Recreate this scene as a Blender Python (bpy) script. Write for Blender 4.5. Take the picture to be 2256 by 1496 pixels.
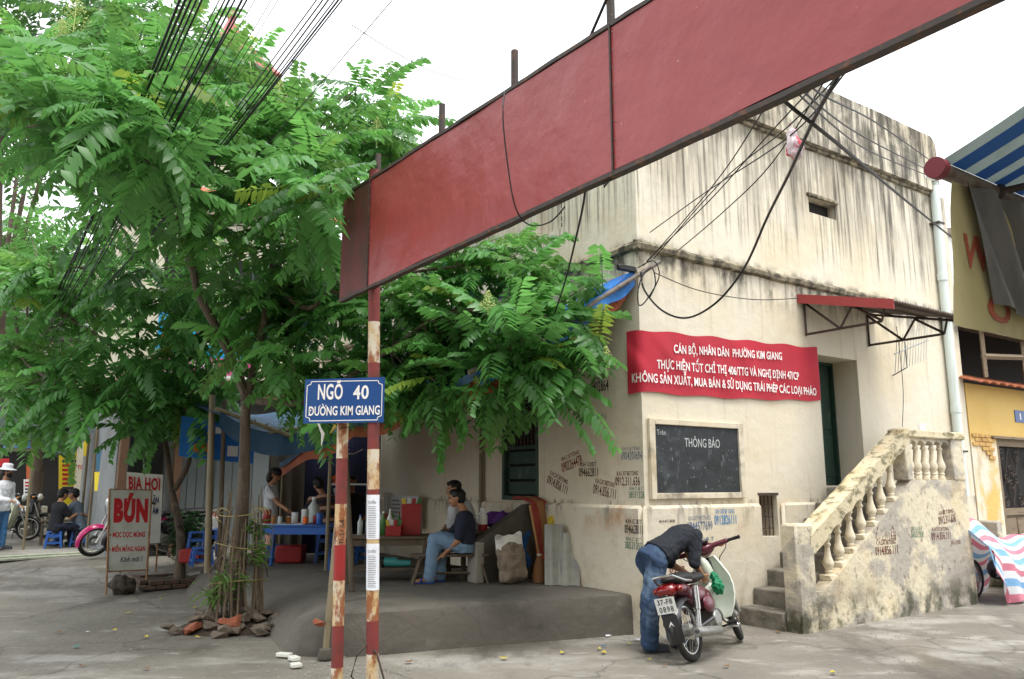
import bpy, bmesh, math, random
from mathutils import Vector, Matrix, noise
R = math.radians; V = Vector
random.seed(7)
S = bpy.context.scene
for o in list(bpy.data.objects): bpy.data.objects.remove(o)
COL = S.collection
# ---------------- camera, sky, sun, exposure
F, CH, PX, PY = 1740.0, 1.65, 1128.0, 748.0            # focal length in px of the 2256 px wide photograph
PITCH = math.atan(317 / F); CPI, SPI = math.cos(PITCH), math.sin(PITCH)
cam = bpy.data.objects.new('camera', bpy.data.cameras.new('camera')); COL.objects.link(cam)
cam.data.lens = F * 36 / 2256; cam.data.sensor_width = 36; cam.data.sensor_fit = 'HORIZONTAL'
cam.data.clip_start = 0.05; cam.data.clip_end = 2000
cam.location = (0, 0, CH); cam.rotation_euler = (R(90) + PITCH, 0, 0)
S.camera = cam
S.view_settings.view_transform = 'Standard'; S.view_settings.look = 'None'
S.view_settings.exposure = 1.3; S.view_settings.gamma = 1; S.view_settings.use_curve_mapping = False
W = bpy.data.worlds.new('World'); S.world = W; W.use_nodes = True
wn, wl = W.node_tree.nodes, W.node_tree.links
SUN_EL, SUN_AZ = R(70), R(150)                         # overcast: a broad soft sun high behind the camera
sky = wn.new('ShaderNodeTexSky'); sky.sky_type = 'NISHITA'; sky.sun_disc = False
sky.sun_elevation = SUN_EL; sky.sun_rotation = SUN_AZ; sky.air_density = 1.0; sky.dust_density = 6.0
sc_ = wn.new('ShaderNodeVectorMath'); sc_.operation = 'SCALE'; sc_.inputs['Scale'].default_value = 0.05
cl = wn.new('ShaderNodeMixRGB'); cl.inputs[0].default_value = 0.88; cl.inputs[2].default_value = (0.97, 1.0, 1.03, 1)   # thick even cloud over the blue
wl.new(sky.outputs[0], sc_.inputs[0]); wl.new(sc_.outputs[0], cl.inputs[1])
wl.new(cl.outputs[0], wn['Background'].inputs['Color']); wn['Background'].inputs['Strength'].default_value = 1.0
sun = bpy.data.objects.new('sun', bpy.data.lights.new('sun', 'SUN')); COL.objects.link(sun)
sun.data.energy = 1.4; sun.data.angle = R(25); sun.data.color = (1, 0.965, 0.9)
sd = V((math.sin(SUN_AZ) * math.cos(SUN_EL), math.cos(SUN_AZ) * math.cos(SUN_EL), math.sin(SUN_EL)))
sun.rotation_euler = sd.to_track_quat('Z', 'Y').to_euler()

# ---------------- photograph pixel -> place
def ray(px, py):
    u, v = (px - PX) / F, (py - PY) / F
    return V((u, CPI + v * SPI, SPI - v * CPI))
def G(px, py, z=0.0):
    r = ray(px, py); return V((0, 0, CH)) + r * ((z - CH) / r.z)
def D(px, py, y):
    r = ray(px, py); return V((0, 0, CH)) + r * (y / r.y)
BC = V((1.51, 9.17, 0)); BA = R(34.5)
E1 = V((math.cos(BA), math.sin(BA), 0)); E2 = V((-E1.y, E1.x, 0))
def wb(x, y, z=0): return BC + E1 * x + E2 * y + V((0, 0, z))      # house frame -> world
def ss(a, b, x):
    t = min(1, max(0, (x - a) / (b - a))); return t * t * (3 - 2 * t)
def gz(x, y): return 0.34 * ss(12.3, 15.2, y) * ss(-2.5, -4.5, x)  # the street rises a little to the left
def GH(px, py):
    z = 0
    for i in range(30): p = G(px, py, z); z = 0.5 * z + 0.5 * gz(p.x, p.y)
    return G(px, py, z)

# ---------------- objects
def srgb(r, g, b):
    f = lambda c: (c / 255 / 12.92) if c <= 10 else ((c / 255 + 0.055) / 1.055) ** 2.4
    return (f(r), f(g), f(b))
INV = {}
def put(o, parent):
    COL.objects.link(o)
    if parent is not None:
        o.parent = parent
        if parent.name in INV: o.matrix_parent_inverse = INV[parent.name]
    return o
def tag(o, label, cat=None, group=None, kind=None):
    if label: o['label'] = label
    if cat: o['category'] = cat
    if group: o['group'] = group
    if kind: o['kind'] = kind
    return o
def thing(name, label, cat, loc=(0, 0, 0), rotz=0.0, group=None, world=False, kind=None):
    o = bpy.data.objects.new(name, None); o.empty_display_size = 0.1; COL.objects.link(o)
    o.location = loc; o.rotation_euler = (0, 0, rotz); tag(o, label, cat, group, kind)
    if world: INV[o.name] = (Matrix.Translation(V(loc)) @ Matrix.Rotation(rotz, 4, 'Z')).inverted()
    return o
def copy_tree(o, parent=None):
    c = o.copy(); COL.objects.link(c)
    if parent is not None: c.parent = parent
    for ch in o.children: copy_tree(ch, c)
    return c
def frame(d, up=V((0, 0, 1))):
    d = d.normalized()
    if abs(d.dot(up)) > 0.98: up = V((0, 1, 0))
    x = d.cross(up).normalized(); return x, x.cross(d).normalized()
class MB:
    def __init__(s): s.v = []; s.f = []; s.m = Matrix.Identity(4); s.fi = []; s.cur = 0
    def add(s, vs, fs):
        n = len(s.v); s.v += [s.m @ V(p) for p in vs]; s.f += [tuple(i + n for i in f) for f in fs]; s.fi += [s.cur] * len(fs); return s
    def hull(s, pts):
        bm = bmesh.new()
        for p in pts: bm.verts.new(p)
        r = bmesh.ops.convex_hull(bm, input=bm.verts)
        bmesh.ops.delete(bm, geom=[g for g in r['geom_interior'] if isinstance(g, bmesh.types.BMVert)], context='VERTS')
        bmesh.ops.dissolve_limit(bm, angle_limit=0.02, verts=bm.verts, edges=bm.edges)
        bmesh.ops.recalc_face_normals(bm, faces=bm.faces)
        bm.verts.index_update()
        s.add([v.co.copy() for v in bm.verts], [[v.index for v in f.verts] for f in bm.faces]); bm.free(); return s
    def box(s, c, d, b=0.0, M=None):
        c = V(c); h = V(d) / 2; M = M or Matrix.Identity(3)
        if b <= 0:
            vs = [c + M @ V((x * h.x, y * h.y, z * h.z)) for x in (-1, 1) for y in (-1, 1) for z in (-1, 1)]
            return s.add(vs, [(0, 1, 3, 2), (4, 6, 7, 5), (0, 4, 5, 1), (2, 3, 7, 6), (0, 2, 6, 4), (1, 5, 7, 3)])
        b = min(b, min(h) * 0.95); pts = []
        for x in (-1, 1):
            for y in (-1, 1):
                for z in (-1, 1):
                    for k in range(3):
                        q = [h.x - b, h.y - b, h.z - b]; q[k] = h[k]
                        pts.append(c + M @ V((x * q[0], y * q[1], z * q[2])))
        return s.hull(pts)
    def b2(s, lo, hi, b=0.0): return s.box([(a + c) / 2 for a, c in zip(lo, hi)], [abs(c - a) for a, c in zip(lo, hi)], b)
    def tube(s, pts, r, n=8, cap=True, flat=1.0, up=V((0, 0, 1))):
        pts = [V(p) for p in pts]; rs = r if isinstance(r, (list, tuple)) else [r] * len(pts); vs = []; fs = []
        for i, p in enumerate(pts):
            d = pts[min(i + 1, len(pts) - 1)] - pts[max(i - 1, 0)]
            x, y = frame(d, up)
            for k in range(n):
                a = 2 * math.pi * k / n; vs.append(p + x * (math.cos(a) * rs[i]) + y * (math.sin(a) * rs[i] * flat))
        for i in range(len(pts) - 1):
            for k in range(n): fs.append((i * n + k, i * n + (k + 1) % n, (i + 1) * n + (k + 1) % n, (i + 1) * n + k))
        if cap: fs += [tuple(range(n - 1, -1, -1)), tuple(range((len(pts) - 1) * n, len(pts) * n))]
        return s.add(vs, fs)
    def lathe(s, prof, n=14, c=(0, 0, 0), axis=None):
        c = V(c); vs = []; fs = []
        if axis is None: x, y, z = V((1, 0, 0)), V((0, 1, 0)), V((0, 0, 1))
        else: z = V(axis).normalized(); x, y = frame(z); y = z.cross(x)
        for r, h in prof:
            for k in range(n):
                a = 2 * math.pi * k / n; vs.append(c + x * (r * math.cos(a)) + y * (r * math.sin(a)) + z * h)
        for i in range(len(prof) - 1):
            for k in range(n): fs.append((i * n + k, i * n + (k + 1) % n, (i + 1) * n + (k + 1) % n, (i + 1) * n + k))
        if prof[0][0] > 1e-5: fs.append(tuple(range(n - 1, -1, -1)))
        if prof[-1][0] > 1e-5: fs.append(tuple(range((len(prof) - 1) * n, len(prof) * n)))
        return s.add(vs, fs)
    def prism(s, poly, d):
        n = len(poly); a = [V(p) for p in poly]; d = V(d)
        return s.add(a + [p + d for p in a], [tuple(range(n - 1, -1, -1)), tuple(range(n, 2 * n))] + [(i, (i + 1) % n, n + (i + 1) % n, n + i) for i in range(n)])
    def grid(s, fn, nu, nv, thick=0.0, closed=False):
        P = [[V(fn(i / nu, j / nv)) for j in range(nv + 1)] for i in range(nu + 1)]
        w = nv + 1; vs = [p for row in P for p in row]
        fs = [(i * w + j, (i + 1) * w + j, (i + 1) * w + j + 1, i * w + j + 1) for i in range(nu) for j in range(nv)]
        if thick:
            off = []
            for i in range(nu + 1):
                for j in range(nv + 1):
                    a = P[min(i + 1, nu)][j] - P[max(i - 1, 0)][j]; b = P[i][min(j + 1, nv)] - P[i][max(j - 1, 0)]
                    off.append(P[i][j] - a.cross(b).normalized() * thick)
            n = len(vs); vs += off; fs += [tuple(n + k for k in reversed(f)) for f in fs[:nu * nv]]
            ed = [(i * w, (i + 1) * w) for i in range(nu)] + [((i + 1) * w + nv, i * w + nv) for i in range(nu)] + [(j + 1, j) for j in range(nv)] + [(nu * w + j, nu * w + j + 1) for j in range(nv)]
            fs += [(b, a, n + a, n + b) for a, b in ed]
        return s.add(vs, fs)
    def ball(s, c, r, n=12, m=8, M=None):
        c = V(c); r = V(r) if isinstance(r, (tuple, list, Vector)) else V((r, r, r)); vs = []; fs = []; M = M or Matrix.Identity(3)
        vs.append(c + M @ V((0, 0, -r.z)))
        for j in range(1, m):
            t = -math.pi / 2 + math.pi * j / m
            for k in range(n):
                a = 2 * math.pi * k / n; vs.append(c + M @ V((r.x * math.cos(t) * math.cos(a), r.y * math.cos(t) * math.sin(a), r.z * math.sin(t))))
        vs.append(c + M @ V((0, 0, r.z))); L = len(vs) - 1
        for k in range(n):
            fs.append((0, 1 + (k + 1) % n, 1 + k)); fs.append((L, 1 + (m - 2) * n + k, 1 + (m - 2) * n + (k + 1) % n))
            for j in range(m - 2): fs.append((1 + j * n + k, 1 + j * n + (k + 1) % n, 1 + (j + 1) * n + (k + 1) % n, 1 + (j + 1) * n + k))
        return s.add(vs, fs)
    def cap(s, a, b, ra, rb=None, n=10):
        rb = ra if rb is None else rb; s.tube([a, b], [ra, rb], n); s.ball(a, ra, n, 6); s.ball(b, rb, n, 6); return s
    def torus(s, c, Rr, r, n=28, m=8, axis=(0, 1, 0), sq=1.0):
        z = V(axis).normalized(); x, y = frame(z); c = V(c); vs = []; fs = []
        for i in range(n):
            a = 2 * math.pi * i / n; d = x * math.cos(a) + y * math.sin(a)
            for j in range(m):
                b = 2 * math.pi * j / m; vs.append(c + d * (Rr + r * math.cos(b)) + z * (r * sq * math.sin(b)))
        for i in range(n):
            for j in range(m): fs.append((i * m + j, ((i + 1) % n) * m + j, ((i + 1) % n) * m + (j + 1) % m, i * m + (j + 1) % m))
        return s.add(vs, fs)
    def mesh(s, name, mats, smooth=True, fix=True):
        me = bpy.data.meshes.new(name); me.from_pydata([tuple(v) for v in s.v], [], s.f)
        for m in (mats if isinstance(mats, (list, tuple)) else [mats]): me.materials.append(m)
        if any(s.fi): me.polygons.foreach_set('material_index', s.fi)
        if fix:
            bm = bmesh.new(); bm.from_mesh(me); bmesh.ops.recalc_face_normals(bm, faces=bm.faces); bm.to_mesh(me); bm.free()
        if smooth:
            me.polygons.foreach_set('use_smooth', [True] * len(me.polygons)); me.set_sharp_from_angle(angle=R(38))
        me.update(); return me
    def build(s, name, mats, parent=None, smooth=True, label=None, fix=True, **k):
        o = bpy.data.objects.new(name, s.mesh(name, mats, smooth, fix)); put(o, parent); tag(o, label, **k); return o
def struct(o, kind='structure'): o['kind'] = kind; return o
def evalmesh(o):
    bpy.context.view_layer.update(); dg = bpy.context.evaluated_depsgraph_get()
    return bpy.data.meshes.new_from_object(o.evaluated_get(dg), depsgraph=dg)
def remesh(mb, name, mats, voxel=0.012, it=6, fac=0.5, disp=None, parent=None, label=None, **k):
    """closed pieces fused into one continuous skin"""
    o = bpy.data.objects.new('tmp', mb.mesh('tmp', [], False)); COL.objects.link(o)
    m = o.modifiers.new('r', 'REMESH'); m.mode = 'VOXEL'; m.voxel_size = voxel; m.use_smooth_shade = True
    if it: q = o.modifiers.new('s', 'SMOOTH'); q.iterations = it; q.factor = fac
    me = evalmesh(o); bpy.data.objects.remove(o); me.name = name
    if disp:
        ns = [v.normal.copy() for v in me.vertices]
        for v, n in zip(me.vertices, ns): v.co += n * disp(v.co)
        me.update()
    me.materials.clear()
    for mt in (mats if isinstance(mats, (list, tuple)) else [mats]): me.materials.append(mt)
    me.polygons.foreach_set('use_smooth', [True] * len(me.polygons))
    r = bpy.data.objects.new(name, me); put(r, parent); tag(r, label, **k); return r
TXT = {}; GLY = {}
HORN = {'Ư': 'U', 'Ừ': 'Ù', 'Ứ': 'Ú', 'Ử': 'Ủ', 'Ữ': 'Ũ', 'Ự': 'Ụ', 'Ơ': 'O', 'Ờ': 'Ò', 'Ớ': 'Ó', 'Ở': 'Ỏ', 'Ợ': 'Ọ', 'ờ': 'ò', 'ơ': 'o', 'ư': 'u'}
def glyph(ch, bold, shear):
    key = (ch, bold, shear)
    if key in GLY: return GLY[key]
    def raw(body, off):
        cu = bpy.data.curves.new('t', 'FONT'); cu.body = body; cu.offset = off; cu.shear = shear; cu.resolution_u = 3
        o = bpy.data.objects.new('t', cu); COL.objects.link(o); me = evalmesh(o); bpy.data.objects.remove(o); bpy.data.curves.remove(cu)
        vs = [v.co.copy() for v in me.vertices]; fs = [tuple(p.vertices) for p in me.polygons]; bpy.data.meshes.remove(me); return vs, fs
    base = {'Đ': 'D'}.get(ch, HORN.get(ch, ch))
    if ch == ' ': r = ([], [], .26)
    else:
        vs, fs = raw(base, bold)
        hx = lambda q: max(v.x for v in q) - min(v.x for v in q)
        adv = hx(raw('H' + base + 'H', 0)[0]) - hx(raw('HH', 0)[0]) + 0.0
        x0 = min(v.x for v in vs); x1 = max(v.x for v in vs); t = .055 + bold; y1 = .73 if ch.isupper() else .55
        if ch == 'Đ':
            n = len(vs); vs += [V((x0 - .06, y1 * .46, 0)), V((x0 + .3, y1 * .46, 0)), V((x0 + .3, y1 * .46 + t * 1.5, 0)), V((x0 - .06, y1 * .46 + t * 1.5, 0))]; fs.append((n, n + 1, n + 2, n + 3))
        if ch in HORN:
            n = len(vs); e = x1 - (.02 if base in 'UÙÚỦŨỤu' else .10)
            vs += [V((e - .02, y1 - .09, 0)), V((e + .07, y1 - .07, 0)), V((e + .13, y1 + .0, 0)), V((e + .13, y1 + .10, 0)), V((e + .05, y1 + .10, 0)), V((e + .05, y1 + .02, 0)), V((e - .02, y1 - .01, 0))]; fs.append(tuple(range(n, n + 7)))
        r = (vs, fs, adv)
    GLY[key] = r; return r
def text_mesh(s, w=None, h=None, bold=0.0, shear=0.0, space=1.0):
    """lettering as a flat mesh fitted to a w x h box, lower left corner at 0"""
    vs, fs, x = [], [], 0
    for ch in s:
        g, f, adv = glyph(ch, bold, shear); n = len(vs)
        vs += [V((v.x + x, v.y, 0)) for v in g]; fs += [tuple(i + n for i in q) for q in f]; x += adv * space + bold
    x0 = min(v.x for v in vs); x1 = max(v.x for v in vs); y0 = min(v.y for v in vs); y1 = max(v.y for v in vs)
    kx = w / (x1 - x0) if w else None; ky = h / (y1 - y0) if h else kx
    kx = kx or ky
    return [V(((v.x - x0) * kx, (v.y - y0) * ky, 0)) for v in vs], fs
def text(s, w, h, place, mat, name='lettering', parent=None, label=None, **k):
    """place(x, y) -> point"""
    vs, fs = text_mesh(s, w, h, **k); m = MB(); m.v = [V(place(v.x, v.y)) for v in vs]; m.f = fs; m.fi = [0] * len(fs)
    return m.build(name, mat, parent, False, label, fix=False)

# ---------------- procedural materials
def mat(name, base, rough=0.8, spots=(), bump=None, metal=0.0, spec=0.4, transl=0.0, alpha=1.0, trans=0.0, rspots=(), rnd=0.0, coat=0.0, attr=None):
    """base colour overlaid by noise patches: (colour, (sx, sy, sz), lo, hi, detail, strength[, (z0, z1)])"""
    m = bpy.data.materials.new(name); m.use_nodes = True; n, l = m.node_tree.nodes, m.node_tree.links
    p = n['Principled BSDF']; p.inputs['Roughness'].default_value = rough; p.inputs['Metallic'].default_value = metal
    p.inputs['Specular IOR Level'].default_value = spec
    if coat: p.inputs['Coat Weight'].default_value = coat; p.inputs['Coat Roughness'].default_value = 0.08
    tc = n.new('ShaderNodeTexCoord'); out = None
    rgb = n.new('ShaderNodeRGB'); rgb.outputs[0].default_value = (*base, 1); out = rgb.outputs[0]
    def noisef(sc, lo, hi, det):
        mp = n.new('ShaderNodeMapping'); mp.inputs['Scale'].default_value = sc; mp.inputs['Location'].default_value = (random.random() * 9, random.random() * 9, random.random() * 9)
        l.new(tc.outputs['Object'], mp.inputs[0])
        t = n.new('ShaderNodeTexNoise'); t.inputs['Scale'].default_value = 1; t.inputs['Detail'].default_value = det; t.inputs['Roughness'].default_value = 0.62
        l.new(mp.outputs[0], t.inputs['Vector'])
        r = n.new('ShaderNodeMapRange'); r.interpolation_type = 'SMOOTHSTEP'
        r.inputs['From Min'].default_value = lo; r.inputs['From Max'].default_value = hi; l.new(t.outputs[0], r.inputs['Value']); return r.outputs[0]
    def mul(a, b):
        q = n.new('ShaderNodeMath'); q.operation = 'MULTIPLY'
        for i, x in enumerate((a, b)):
            if isinstance(x, (int, float)): q.inputs[i].default_value = x
            else: l.new(x, q.inputs[i])
        return q.outputs[0]
    def zmask(z0, z1, ax='Z'):
        sx = n.new('ShaderNodeSeparateXYZ'); l.new(tc.outputs['Object'], sx.inputs[0])
        r = n.new('ShaderNodeMapRange'); r.interpolation_type = 'SMOOTHSTEP'; r.inputs['From Min'].default_value = z0; r.inputs['From Max'].default_value = z1
        l.new(sx.outputs[ax], r.inputs['Value']); return r.outputs[0]
    for sp in spots:
        c, sc, lo, hi, det, st = sp[:6]
        fac = mul(noisef(sc, lo, hi, det), st)
        for zz in sp[6:]: fac = mul(fac, noisef(*zz[1:], 4) if zz[0] == 'n' else zmask(*zz))
        mx = n.new('ShaderNodeMixRGB'); mx.inputs[2].default_value = (*c, 1); l.new(fac, mx.inputs[0]); l.new(out, mx.inputs[1]); out = mx.outputs[0]
    if attr:
        a = n.new('ShaderNodeAttribute'); a.attribute_name = attr
        mx = n.new('ShaderNodeMixRGB'); mx.blend_type = 'MULTIPLY'; mx.inputs[0].default_value = 1; l.new(out, mx.inputs[1]); l.new(a.outputs['Color'], mx.inputs[2]); out = mx.outputs[0]
    if rnd:
        oi = n.new('ShaderNodeObjectInfo'); hs = n.new('ShaderNodeHueSaturation')
        r = n.new('ShaderNodeMapRange'); r.inputs['To Min'].default_value = 1 - rnd; r.inputs['To Max'].default_value = 1 + rnd
        l.new(oi.outputs['Random'], r.inputs['Value']); l.new(r.outputs[0], hs.inputs['Value']); l.new(out, hs.inputs['Color']); out = hs.outputs[0]
    l.new(out, p.inputs['Base Color'])
    ro = None
    for rs in rspots:                                  # (roughness, scale, lo, hi, det)
        mx = n.new('ShaderNodeMix'); mx.data_type = 'FLOAT'; l.new(noisef(*rs[1:]), mx.inputs[0])
        if ro is None: mx.inputs[2].default_value = rough
        else: l.new(ro, mx.inputs[2])
        mx.inputs[3].default_value = rs[0]; ro = mx.outputs[0]
    if ro is not None: l.new(ro, p.inputs['Roughness'])
    if bump:
        b = None
        for sc, st in bump:
            t = n.new('ShaderNodeTexNoise'); t.inputs['Detail'].default_value = 6; t.inputs['Scale'].default_value = 1
            mp = n.new('ShaderNodeMapping'); mp.inputs['Scale'].default_value = sc if isinstance(sc, tuple) else (sc, sc, sc); l.new(tc.outputs['Object'], mp.inputs[0]); l.new(mp.outputs[0], t.inputs['Vector'])
            q = n.new('ShaderNodeBump'); q.inputs['Strength'].default_value = 1; q.inputs['Distance'].default_value = st; l.new(t.outputs[0], q.inputs['Height'])
            if b: l.new(b, q.inputs['Normal'])
            b = q.outputs[0]
        l.new(b, p.inputs['Normal'])
    if trans: p.inputs['Transmission Weight'].default_value = trans
    if alpha < 1: p.inputs['Alpha'].default_value = alpha
    if transl:
        tb = n.new('ShaderNodeBsdfTranslucent'); hs = n.new('ShaderNodeHueSaturation'); hs.inputs['Value'].default_value = 1.25; hs.inputs['Hue'].default_value = 0.485 if attr or rnd else 0.5
        l.new(out, hs.inputs['Color']); l.new(hs.outputs[0], tb.inputs[0])
        ms = n.new('ShaderNodeMixShader'); ms.inputs[0].default_value = transl; l.new(p.outputs[0], ms.inputs[1]); l.new(tb.outputs[0], ms.inputs[2]); l.new(ms.outputs[0], n['Material Output'].inputs[0])
    return m
M = {}
def simple(k, rgb, rough=0.6, **kw): M[k] = mat(k, srgb(*rgb), rough, **kw); return M[k]
mould, ochre, grime = srgb(58, 54, 47), srgb(165, 125, 62), srgb(115, 107, 92)
wallspots = [
    (srgb(206, 186, 146), (0.7, 0.7, 0.9), .4, .75, 6, .5),
    (srgb(150, 134, 108), (9, 9, 0.6), .55, .8, 5, .35),
    (srgb(120, 104, 84), (24, 24, 20), .66, .8, 3, .5),
    (ochre, (2.1, 2.1, 1.2), .58, .8, 6, .4, (3.2, .6)),
    (srgb(128, 108, 78), (3.0, 3.0, 1.6), .5, .72, 7, .55, (1.5, .2)),
    (grime, (4, 4, .5), .40, .66, 7, .65, (4.6, 6.4), ('n', (.7, .7, .5), .28, .5)),
    (mould, (17, 17, .5), .46, .68, 5, .75, (4.6, 5.2), ('n', (1.0, 1.0, .6), .34, .54)),
    (mould, (7, 7, .8), .42, .64, 7, .85, (4.9, 6.8), ('n', (.9, .9, .7), .30, .52)),
    (mould, (2.2, 2.2, 2.0), .44, .64, 8, .7, (5.8, 7.0)),
    (grime, (9, 9, .5), .45, .68, 6, .75, (3.7, 4.45), (4.62, 4.5)),
    (mould, (4, 4, 2.0), .43, .66, 6, .9, (3.85, 4.4), (4.66, 4.5)),
    (mould, (12, 12, 1.2), .44, .66, 6, .7, (1.05, 1.40), (1.47, 1.42), ('n', (1.5, 1.5, 1), .42, .58)),
    (srgb(168, 112, 56), (1.7, 1.7, 1.2), .52, .7, 6, .7, (.9, 1.36), (1.44, 1.36)),
    (srgb(96, 92, 84), (2.5, 2.5, 3), .47, .7, 6, .75, (.55, .05)),
]
M['wall'] = mat('cream_plaster', srgb(212, 204, 186), 0.9, wallspots, [(6, .012), (60, .003)])
M['trim'] = mat('mossy_ledge', srgb(150, 140, 118), 0.95, [(mould, (6, 6, 6), .38, .62, 7, .9), (srgb(90, 98, 60), (9, 9, 9), .58, .75, 6, .5)], [(30, .012)])
M['stairwall'] = mat('old_stair_plaster', srgb(206, 196, 172), 0.92, [
    (srgb(158, 152, 144), (1.6, 1.6, 2.2), .46, .56, 8, .85), (srgb(200, 172, 118), (1.2, 1.2, .9), .52, .7, 6, .35),
    (srgb(110, 98, 82), (12, 12, 9), .57, .7, 6, .7), (srgb(140, 92, 56), (6, 6, 5), .66, .76, 5, .6),
    (srgb(196, 186, 170), (2.4, 2.4, 2.4), .56, .64, 6, .6, (1.25, 1.6)),
    (srgb(62, 62, 46), (2.6, 2.6, 2.2), .42, .62, 7, .92, (.62, .1)), (srgb(58, 66, 34), (6, 6, 6), .5, .68, 6, .8, (.35, .0))], [(9, .02), (60, .005)])
M['rail'] = mat('weathered_rail', srgb(212, 200, 170), 0.92, [(srgb(180, 150, 90), (3, 3, 3), .45, .7, 6, .5), (srgb(92, 88, 62), (5, 5, 8), .47, .64, 7, .85), (mould, (14, 14, 14), .6, .72, 5, .7)], [(25, .008)])
M['baluster'] = mat('baluster_paint', srgb(216, 206, 184), 0.85, [(srgb(170, 146, 100), (9, 9, 14), .5, .72, 6, .7), (srgb(96, 90, 74), (20, 20, 30), .62, .75, 5, .7)], [(40, .004)])
M['conc'] = mat('terrace_concrete', srgb(98, 93, 86), 0.9, [(srgb(68, 66, 60), (.9, .9, 1.5), .42, .68, 7, .8), (srgb(124, 119, 110), (2.5, 2.5, 3), .56, .74, 6, .6), (srgb(70, 70, 60), (5, 5, 5), .58, .74, 6, .6)], [(14, .01), (90, .004)])
M['step'] = mat('step_concrete', srgb(122, 117, 108), 0.9, [(srgb(84, 80, 72), (4, 4, 5), .42, .66, 7, .8), (srgb(160, 152, 138), (9, 9, 12), .58, .72, 6, .6)], [(40, .006)])
M['ground'] = mat('street_concrete', srgb(128, 123, 114), 0.85, [
    (srgb(104, 99, 91), (.35, .35, .35), .42, .62, 7, .8), (srgb(158, 155, 149), (.5, .9, 1), .50, .62, 8, .75),
    (srgb(86, 80, 72), (.8, .35, 1), .54, .64, 7, .75), (srgb(164, 161, 155), (1.7, 3.5, 1), .58, .68, 8, .55), (srgb(186, 183, 175), (24, 24, 24), .70, .77, 2, .6), (srgb(62, 58, 52), (30, 30, 30), .68, .76, 2, .7)],
    [(12, .012), (70, .006)], rspots=[(.28, (.8, .35, 1), .54, .64, 7), (.5, (.35, .35, .35), .5, .7, 6)], spec=.5)
def cracks(m, scale, width, col, st):
    """thin dark cracks along warped cell edges"""
    n, l = m.node_tree.nodes, m.node_tree.links; p = n['Principled BSDF']; src = p.inputs['Base Color'].links[0].from_socket
    tc = n.new('ShaderNodeTexCoord'); nz = n.new('ShaderNodeTexNoise'); nz.inputs['Scale'].default_value = 1.3; nz.inputs['Detail'].default_value = 6; l.new(tc.outputs['Object'], nz.inputs['Vector'])
    mx = n.new('ShaderNodeMixRGB'); mx.blend_type = 'ADD'; mx.inputs[0].default_value = .9; l.new(tc.outputs['Object'], mx.inputs[1]); l.new(nz.outputs['Color'], mx.inputs[2])
    v = n.new('ShaderNodeTexVoronoi'); v.feature = 'DISTANCE_TO_EDGE'; v.inputs['Scale'].default_value = scale; l.new(mx.outputs[0], v.inputs['Vector'])
    r = n.new('ShaderNodeMapRange'); r.inputs['From Min'].default_value = width; r.inputs['From Max'].default_value = 0; r.inputs['To Max'].default_value = st; l.new(v.outputs['Distance'], r.inputs['Value'])
    m2 = n.new('ShaderNodeMixRGB'); m2.inputs[2].default_value = (*col, 1); l.new(r.outputs[0], m2.inputs[0]); l.new(src, m2.inputs[1]); l.new(m2.outputs[0], p.inputs['Base Color'])
cracks(M['ground'], .42, .012, srgb(60, 56, 50), .5); cracks(M['conc'], .7, .006, srgb(52, 49, 44), .35)
simple('black', (22, 22, 23), .5); simple('white', (226, 226, 222), .55, spots=[(srgb(150, 146, 138), (5, 5, 5), .5, .75, 6, .5)])
simple('wire', (28, 28, 30), .6); simple('chalk', (178, 182, 182), .95); simple('ink_red', (120, 38, 34), .9, spots=[(srgb(190, 160, 135), (30, 30, 30), .5, .66, 3, .75)])
simple('ink_brown', (92, 40, 34), .9, spots=[(srgb(190, 165, 140), (30, 30, 30), .54, .68, 3, .7)])
simple('ink_black', (40, 38, 38), .9, spots=[(srgb(190, 175, 150), (30, 30, 30), .54, .68, 3, .7)])
simple('ink_blue', (82, 108, 140), .9, spots=[(srgb(200, 190, 170), (30, 30, 30), .5, .64, 3, .8)]); simple('ink_blue2', (62, 130, 182), .9, spots=[(srgb(200, 190, 170), (30, 30, 30), .56, .68, 3, .7)])
simple('ink_green', (70, 118, 92), .9, spots=[(srgb(200, 190, 170), (30, 30, 30), .5, .64, 3, .8)])
simple('iron', (60, 52, 48), .6, spots=[(srgb(110, 70, 45), (20, 20, 20), .5, .7, 5, .8)])
simple('dark', (30, 28, 27), .9); simple('green_paint', (38, 62, 52), .55, spots=[(srgb(90, 105, 85), (9, 9, 4), .55, .72, 5, .6)])
simple('pvc', (206, 216, 212), .45, spots=[(srgb(160, 160, 146), (14, 14, 1), .55, .75, 5, .5)])
simple('red_fascia', (150, 58, 58), .55, spots=[(srgb(150, 70, 66), (6, 6, 6), .5, .7, 5, .5)])
simple('corr', (120, 112, 104), .7, spots=[(srgb(84, 66, 54), (7, 7, 7), .45, .68, 6, .8)])
simple('board', (44, 48, 51), .75, spots=[(srgb(92, 97, 100), (2.2, 2.2, 3.5), .50, .74, 6, .55), (srgb(28, 30, 32), (3, 3, 4), .5, .7, 5, .7), (srgb(120, 124, 126), (9, 9, 5), .58, .74, 6, .5)])
simple('cloth_red', (188, 44, 62), .75, spots=[(srgb(170, 50, 62), (1.3, 1.3, 1.3), .4, .7, 4, .6)], transl=.12)
simple('letter_white', (232, 228, 226), .8)
def BFp(px, py, y=0.0):
    r = ray(px, py); t = (y + BC.dot(E2)) / r.dot(E2); q = r * t - BC
    return q.dot(E1), CH + r.z * t
def BLp(px, py, x=0.0):
    r = ray(px, py); t = (x + BC.dot(E1)) / r.dot(E1); q = r * t - BC
    return q.dot(E2), CH + r.z * t
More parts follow.
